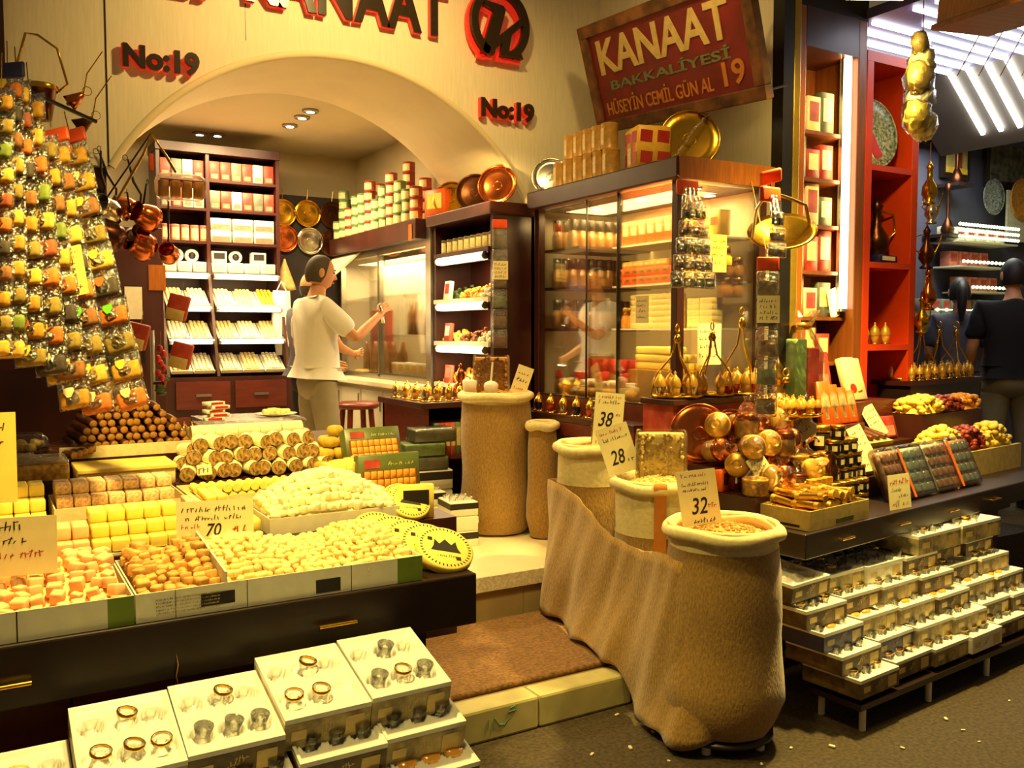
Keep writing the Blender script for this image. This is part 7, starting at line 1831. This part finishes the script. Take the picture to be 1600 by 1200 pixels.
# hanging brass things beside the orange shelving
for k, (x, y, s, ma, lb) in enumerate(((1452, 290, .8, 'brass', 'uppermost brass ewer hanging right of the orange shelving'), (1455, 320, .7, 'silver', 'silver ewer hanging right of the orange shelving'), (1447, 390, .8, 'dark_copper', 'dark ewer hanging right of the orange shelving'), (1450, 455, .8, 'copper', 'copper ewer hanging right of the orange shelving'), (1440, 490, .7, 'brass', 'lowest brass ewer hanging right of the orange shelving'))):
    e_ = ewer(lb, at(x, y + 30, 5.6), s, m[ma], m['brass'], .5 + k, 'ewers hung beside the orange shelving')
    MB().cyl((0, 0, .33 * s), (0, 0, .33 * s + .12), .002, n=4).build('cord', m['rope'], e_)
for k, (x, y, h) in enumerate(((1515, 250, .5), (1500, 330, .4))):
    p = aty(x, y, 5.0)
    t = thing('water_pipe', 'slim dark water pipe standing high in the neighbouring shop, %s' % ['right', 'left'][k], 'water pipe', (p.x, 5.12, p.z - .2))
    MB().lathe([(.05, 0), (.06, .05), (.03, .12), (.012, .16), (.02, .25), (.01, .3), (.018, .4), (.03, .46), (.0, .48)], 12).build('body', m['dark_copper'], t)
    single('pipe_shelf', MB().b2((p.x - .12, 5.02, p.z - .23), (p.x + .12, 5.29, p.z - .2)), m['black_edge'], 'small dark bracket shelf under the water pipe, %s' % ['right', 'left'][k], 'shelf')
for k, (x, z) in enumerate(((5.6, 1.2), (6.2, 1.2), (6.8, 1.2))): pass
# dark counter in the neighbouring shop
single('neighbour_counter', MB().b2((5.6, 4.7, .281), (6.5, 4.95, 1.2)), m['dark_void'], 'dark counter in the neighbouring shop', 'counter')
# lamp fitting and awning beam at the top of the picture
p = at(1372, -6, 4.2)
t = thing('stall_lamp', 'bright yellow flat lamp at the top edge above the orange shelving', 'light', p, (0, 0, -.5))
MB().b2((-.15, -.06, .012), (.15, .06, .05)).build('housing', m['steel'], t); MB().b2((-.14, -.05, 0), (.14, .05, .012)).build('lamp_glass', m['stall_glow'], t)
MB().cyl((0, 0, .05), (0, 0, .8), .01, n=6).build('stem', m['black_metal'], t)
lamp('stall_lamp_orange', 'SPOT', (p.x, p.y, p.z - .03), 42, AMBER, .1, (4.5, 3.5, 1.6), 130, .7)
a, b_ = at(1502, 24, 3.6), at(1640, -22, 3.2)
d_ = (b_ - a).normalized(); X = frame(a, d_, (0, 0, 1))
t = thing('awning_beam', 'tan wooden awning beam at the upper right', 'beam'); t.matrix_world = X
MB().b2((0, -.05, -.12), (1.6, .05, .12)).build('beam', m['amber_wood'], t, .01)
MB().b2((0, -.07, -.14), (1.6, -.05, .14)).build('edge_strip', m['brown_wood'], t)
# ================================================================== PEOPLE
def skin_mesh(pts, edges, root, sub=2):
    """skin a joint skeleton: pts = {name: (co, rx, ry)}"""
    names = list(pts); me = bpy.data.meshes.new('tmp')
    me.from_pydata([pts[n][0] for n in names], [(names.index(a), names.index(b)) for a, b in edges], [])
    o = bpy.data.objects.new('tmp', me); COL.objects.link(o)
    o.modifiers.new('skin', 'SKIN'); s = o.modifiers.new('sub', 'SUBSURF'); s.levels = sub; s.render_levels = sub
    if not me.skin_vertices: me.skin_vertices.new()
    for i, n in enumerate(names):
        v = me.skin_vertices[0].data[i]; v.radius = pts[n][1:3]; v.use_root = (n == root)
    dg = bpy.context.evaluated_depsgraph_get()
    r = bpy.data.meshes.new_from_object(o.evaluated_get(dg))
    vs = [tuple(v.co) for v in r.vertices]; fs = [list(p.vertices) for p in r.polygons]
    bpy.data.objects.remove(o); bpy.data.meshes.remove(r)
    return vs, fs
def hand(pts, edges, pre, wrist, palm_dir, side, up, curl=.5):
    """palm, four fingers and a thumb grown from the wrist joint"""
    D, S_, U_ = Vector(palm_dir).normalized(), Vector(side).normalized(), Vector(up).normalized(); Wv = Vector(pts[wrist][0])
    pts[pre + 'palm'] = (Wv + D * .05, .03, .017); edges.append((wrist, pre + 'palm'))
    for k, (ln, off) in enumerate(((.068, -.026), (.078, -.009), (.073, .009), (.058, .026))):
        b0 = Wv + D * .085 + S_ * off; prev = pre + 'palm'
        d = D.copy()
        for j in range(3):
            P = b0 if j == 0 else P + d * ln * .5
            d = (D * cos(curl * j * 1.1 + curl * .4) - U_ * sin(curl * j * 1.1 + curl * .4))
            nm_ = '%sf%d%d' % (pre, k, j); pts[nm_] = (P.copy(), .0095 - .001 * j, .0095 - .001 * j); edges.append((prev, nm_)); prev = nm_
    T0 = Wv + D * .03 - S_ * .03; T1 = T0 + D * .03 - S_ * .022 - U_ * .012; T2 = T1 + D * .028 - U_ * .012
    for nm_, P, r, pv in (('t0', T0, .013, pre + 'palm'), ('t1', T1, .011, pre + 't0'), ('t2', T2, .009, pre + 't1')):
        pts[pre + nm_] = (P, r, r); edges.append((pv, pre + nm_))
def head_mesh(mb, c, yaw, tilt, skin_i, eye_i, mouth_i):
    """head centred at c, facing local +Y turned by yaw; eyes at half height"""
    X = Matrix.Translation(c) @ Euler((tilt, 0, yaw)).to_matrix().to_4x4()
    nu, nv = 24, 18; rings = []
    for i in range(1, nv):
        t = pi * i / nv; z = -cos(t) * .118; ring = []
        for k in range(nu):
            a = 2 * pi * k / nu; x = sin(t) * cos(a) * .076; y = sin(t) * sin(a) * .096
            if z < 0 and y > 0: x *= 1 + z * 1.6; y *= 1 - z * .2
            if z < -.03 and y < 0: y *= 1 + (z + .03) * 5; 
            if z < -.02: x *= 1 + (z + .02) * 1.4
            fr = max(0, sin(a)) ** 8
            if .0 < z < .028: y -= .007 * fr * (1 - abs(cos(a)) * .5)
            if -.085 < z < -.06: y += .006 * fr
            ring.append((x, y, z))
        rings.append(ring)
    mb.loft(rings, skin_i, True, X, False)
    mb.add(rings[0] + [(0, .01, -.118)], [((k + 1) % nu, k, nu) for k in range(nu)], skin_i, True, X)
    mb.add(rings[-1] + [(0, 0, .118)], [(k, (k + 1) % nu, nu) for k in range(nu)], skin_i, True, X)
    # nose, brow, ears, eyes, mouth
    mb.loft([[(-.008, .088, .018), (.008, .088, .018), (.0, .098, .018)], [(-.012, .088, -.008), (.012, .088, -.008), (0, .112, -.01)], [(-.016, .085, -.028), (.016, .085, -.028), (0, .118, -.026)], [(-.01, .086, -.034), (.01, .086, -.034), (0, .104, -.034)]], skin_i, True, X)
    for s in (-1, 1):
        mb.ball((s * .078, -.008, -.002), (.009, .02, .032), skin_i, 10, 7, X)
        mb.ball((s * .031, .082, .012), (.012, .009, .007), 3 if False else eye_i, 10, 6, X)
        mb.tube([(s * .015, .094, .03), (s * .032, .093, .034), (s * .05, .082, .028)], .004, 6, eye_i, X)
    mb.tube([(-.024, .088, -.056), (0, .096, -.054), (.024, .088, -.056)], .0045, 6, mouth_i, X)
    return X
def body_pts(sh=.185, hip=.09):
    return {'pelvis': (Vector((0, 0, .93)), .15, .105), 'waist': (Vector((0, .005, 1.08)), .145, .105), 'chest': (Vector((0, -.005, 1.28)), .165, .115), 'neckbase': (Vector((0, -.012, 1.44)), .08, .07), 'neck': (Vector((0, .005, 1.50)), .052, .055), 'skull': (Vector((0, .02, 1.58)), .05, .06),
            'hipL': (Vector((-.095, 0, .87)), .088, .09), 'kneeL': (Vector((-.11, .02, .49)), .06, .062), 'ankL': (Vector((-.11, -.02, .09)), .042, .045), 'toeL': (Vector((-.13, .14, .035)), .042, .03),
            'hipR': (Vector((.095, 0, .87)), .088, .09), 'kneeR': (Vector((.115, .03, .49)), .06, .062), 'ankR': (Vector((.12, -.01, .09)), .042, .045), 'toeR': (Vector((.14, .15, .035)), .042, .03),
            'shL': (Vector((-sh, -.01, 1.40)), .062, .065), 'shR': (Vector((sh, -.01, 1.40)), .062, .065)}
BE = [('pelvis', 'waist'), ('waist', 'chest'), ('chest', 'neckbase'), ('neckbase', 'neck'), ('neck', 'skull'), ('pelvis', 'hipL'), ('hipL', 'kneeL'), ('kneeL', 'ankL'), ('ankL', 'toeL'), ('pelvis', 'hipR'), ('hipR', 'kneeR'), ('kneeR', 'ankR'), ('ankR', 'toeR'), ('chest', 'shL'), ('chest', 'shR')]
def person(lb, loc, yaw, arms, shirt, trousers, hair, headyaw=0, headtilt=0, s=1.0, slim=1.0, bald=False, hairstyle='short', sleeve=.6):
    t = thing('person', lb, 'person', loc, yaw); t.scale = (s, s, s)
    P = body_pts(.185 * slim); E = list(BE)
    for side, (el, wr, pd, sd, up, curl) in arms.items():
        P['el' + side] = (Vector(el), .043, .043); P['wr' + side] = (Vector(wr), .028, .024); E += [('sh' + side, 'el' + side), ('el' + side, 'wr' + side)]
        hand(P, E, side, 'wr' + side, pd, sd, up, curl)
    if slim != 1:
        for k in ('pelvis', 'waist', 'chest'): c, a, b_ = P[k]; P[k] = (c, a * slim, b_ * slim)
    vs, fs = skin_mesh(P, E, 'pelvis', 2)
    mb = MB(); mb.add(vs, fs, 0, True)
    hx = head_mesh(mb, Vector((0, .03, 1.635)), headyaw, headtilt, 0, 1, 2)
    mb.build('body', [m['skin'], m['hair_dark'], m['box_pink']], t)
    # shirt
    inf = .021
    def pick(names, extra=0):
        return {k: (P[k][0].copy(), P[k][1] + inf + extra, P[k][2] + inf + extra) for k in names}
    SP = pick(['waist', 'chest', 'shL', 'shR'])
    SP['chest'] = (SP['chest'][0], SP['chest'][1] + .01, SP['chest'][2] + .012)
    SP['waist'] = (SP['waist'][0], SP['waist'][1] + .01, SP['waist'][2] + .02)
    SP['hem'] = (Vector((0, .0, .955)), .160 * slim, .128 * slim); SP['hemmid'] = (Vector((0, .0, 1.0)), .166 * slim, .134 * slim)
    SP['collar'] = (Vector((0, -.012, 1.445)), .085, .08); SP['collartop'] = (Vector((0, -.005, 1.475)), .066, .068)
    SE = [('waist', 'chest'), ('waist', 'hemmid'), ('hemmid', 'hem'), ('chest', 'collar'), ('collar', 'collartop'), ('chest', 'shL'), ('chest', 'shR')]
    for side in 'LR':
        a, b_ = P['sh' + side][0], P['el' + side][0]
        SP['mid' + side] = (a.lerp(b_, .45), .074, .076); SP['cuff' + side] = (a.lerp(b_, sleeve + .25), .075, .077)
        SE += [('sh' + side, 'mid' + side), ('mid' + side, 'cuff' + side)]
    vs, fs = skin_mesh(SP, SE, 'waist', 2)
    mb = MB()
    vs = [(x + .004 * sin(z * 40 + x * 22), y + .006 * sin(z * 33 + x * 30), z) for x, y, z in vs]
    mb.add(vs, fs, 0, True); sh = mb.build('shirt', m[shirt], t)
    # trousers
    mb = MB()
    mb.loft([[(w * cos(q_), l * sin(q_) + yo, z) for q_ in [2 * pi * k / 20 for k in range(20)]] for z, w, l, yo in ((1.02, .158 * slim, .118 * slim, 0), (.96, .165 * slim, .124 * slim, 0), (.89, .172 * slim, .13 * slim, -.008), (.82, .17 * slim, .12 * slim, -.004), (.78, .12, .08, 0))], 0, True)
    for side, sg in (('L', -1), ('R', 1)):
        a, b_ = P['knee' + side][0], P['ank' + side][0]
        mb.tube([(sg * .082, 0, .9), (sg * .09, .004, .76), (a.x, a.y, .49), (b_.x, b_.y - .004, .22), (b_.x, b_.y, .07)], [.098 * slim, .096, .08, .074, .078], 16)
    mb.v = [(x + .004 * sin(z * 30 + y * 9), y + .005 * sin(z * 26 + x * 15), z) for x, y, z in mb.v]
    mb.build('trousers', m[trousers], t)
    for side, sg in (('L', -1), ('R', 1)):
        a = P['ank' + side][0]; mb = MB()
        mb.loft([[(a.x + w * cos(q_), a.y + .05 + l * sin(q_), z) for q_ in [2 * pi * k / 14 for k in range(14)]] for z, w, l in ((0, .046, .13), (.02, .05, .135), (.05, .046, .12), (.09, .042, .07))], 0, True); mb.build('shoe', m['black_print'], t)
    # hair
    mb = MB(); nu, nv = 24, 12; rings = []
    for i in range(nv + 1):
        th = pi * .5 * i / nv if hairstyle == 'crown' else pi * (.04 + .62 * i / nv); ring = []
        for k in range(nu):
            a = 2 * pi * k / nu; f = sin(a)
            if bald: th2 = pi * (.50 + (.20 if f < .1 else .04) * i / nv)
            elif hairstyle == 'thin': th2 = pi * (.08 + (.60 if f < .1 else .60 - .44 * min(1, (f - .1) / .5)) * i / nv)
            else: th2 = pi * (.02 + (.66 if f < .2 else .66 - .36 * min(1, (f - .2) / .5)) * i / nv)
            q_ = 1.045 if not bald else 1.02
            ring.append((sin(th2) * cos(a) * .078 * q_, sin(th2) * sin(a) * .098 * q_ - .004, cos(th2) * .121 * q_))
        rings.append(ring)
    mb.loft(rings, 0, True, hx, False)
    if not bald and hairstyle != 'thin': mb.add(rings[0], [tuple(range(nu))[::-1]], 0, True, hx)
    if hairstyle == 'ponytail': mb.tube([(0, -.09, .05), (0, -.14, .05), (0, -.165, -.02), (0, -.15, -.14), (0, -.14, -.25)], [.02, .036, .042, .034, .01], 10, 0, hx)
    mb.build('hair', m[hair], t)
    return t
p = at(496, 560, 6.1)
man = person('person in a white short sleeved shirt and grey trousers seen from behind, right forearm raised', (p.x, p.y, FL), radians(-84),
       {'R': ((.25, .16, 1.19), (.20, .36, 1.345), (-.1, .6, .6), (.1, .5, -.7), (.6, -.4, .5), .9), 'L': ((-.26, -.03, 1.13), (-.22, .17, 1.03), (.1, .9, -.3), (0, .3, 1), (-1, 0, 0), .5)}, 'shirt', 'trousers', 'hair_grey', -.22, -.12, 1.0, 1.0, False, 'thin', .62)
MB().lathe([(.012, 0), (.016, .01), (.016, .1), (.007, .13), (.0, .135)], 10, X=TR((.185, .405, 1.30), (.3, .2, 0))).build('held_bottle', m['silver'], None)
hb = bpy.data.objects['held_bottle']; hb.name = 'small_flask'; hb.matrix_world = man.matrix_basis.copy() if False else Matrix.LocRotScale(man.location, man.rotation_euler, None)
tag(hb, 'small silver flask held in the raised hand', 'flask')
p = at(484, 560, 6.9)
person('person with a bald head standing behind the white shirted one', (p.x, p.y, FL), radians(-75), {'R': ((.25, .1, 1.16), (.16, .3, 1.1), (-.2, .9, .1), (0, 0, 1), (1, 0, 0), .4), 'L': ((-.24, .02, 1.14), (-.2, .2, 1.05), (.1, .9, -.1), (0, 0, 1), (-1, 0, 0), .4)}, 'top_grey', 'tee_black', 'hair_grey', -.2, 0, .97, 1.0, True)
p = at(1497, 560, 7.3)
person('person with a dark ponytail and grey top seen from behind in the neighbouring shop', (p.x, p.y - .0, .281), radians(-50), {'R': ((.22, .02, 1.14), (.2, .16, .98), (0, .8, -.5), (0, .5, .8), (1, 0, 0), .4), 'L': ((-.22, .02, 1.14), (-.2, .16, .98), (0, .8, -.5), (0, .5, .8), (-1, 0, 0), .4)}, 'top_grey', 'tee_black', 'hair_dark', .0, -.1, 1.0, .9, False, 'ponytail')
p = at(1580, 560, 6.7)
person('person in a black T-shirt with short dark hair seen from behind in the neighbouring shop', (p.x, p.y, .281), radians(-50), {'R': ((.25, .0, 1.13), (.24, .12, .92), (0, .6, -.8), (0, .7, .6), (1, 0, 0), .4), 'L': ((-.25, .0, 1.13), (-.24, .12, .92), (0, .6, -.8), (0, .7, .6), (-1, 0, 0), .4)}, 'tee_black', 'trousers', 'hair_dark', .25, -.05, 1.06, 1.08)
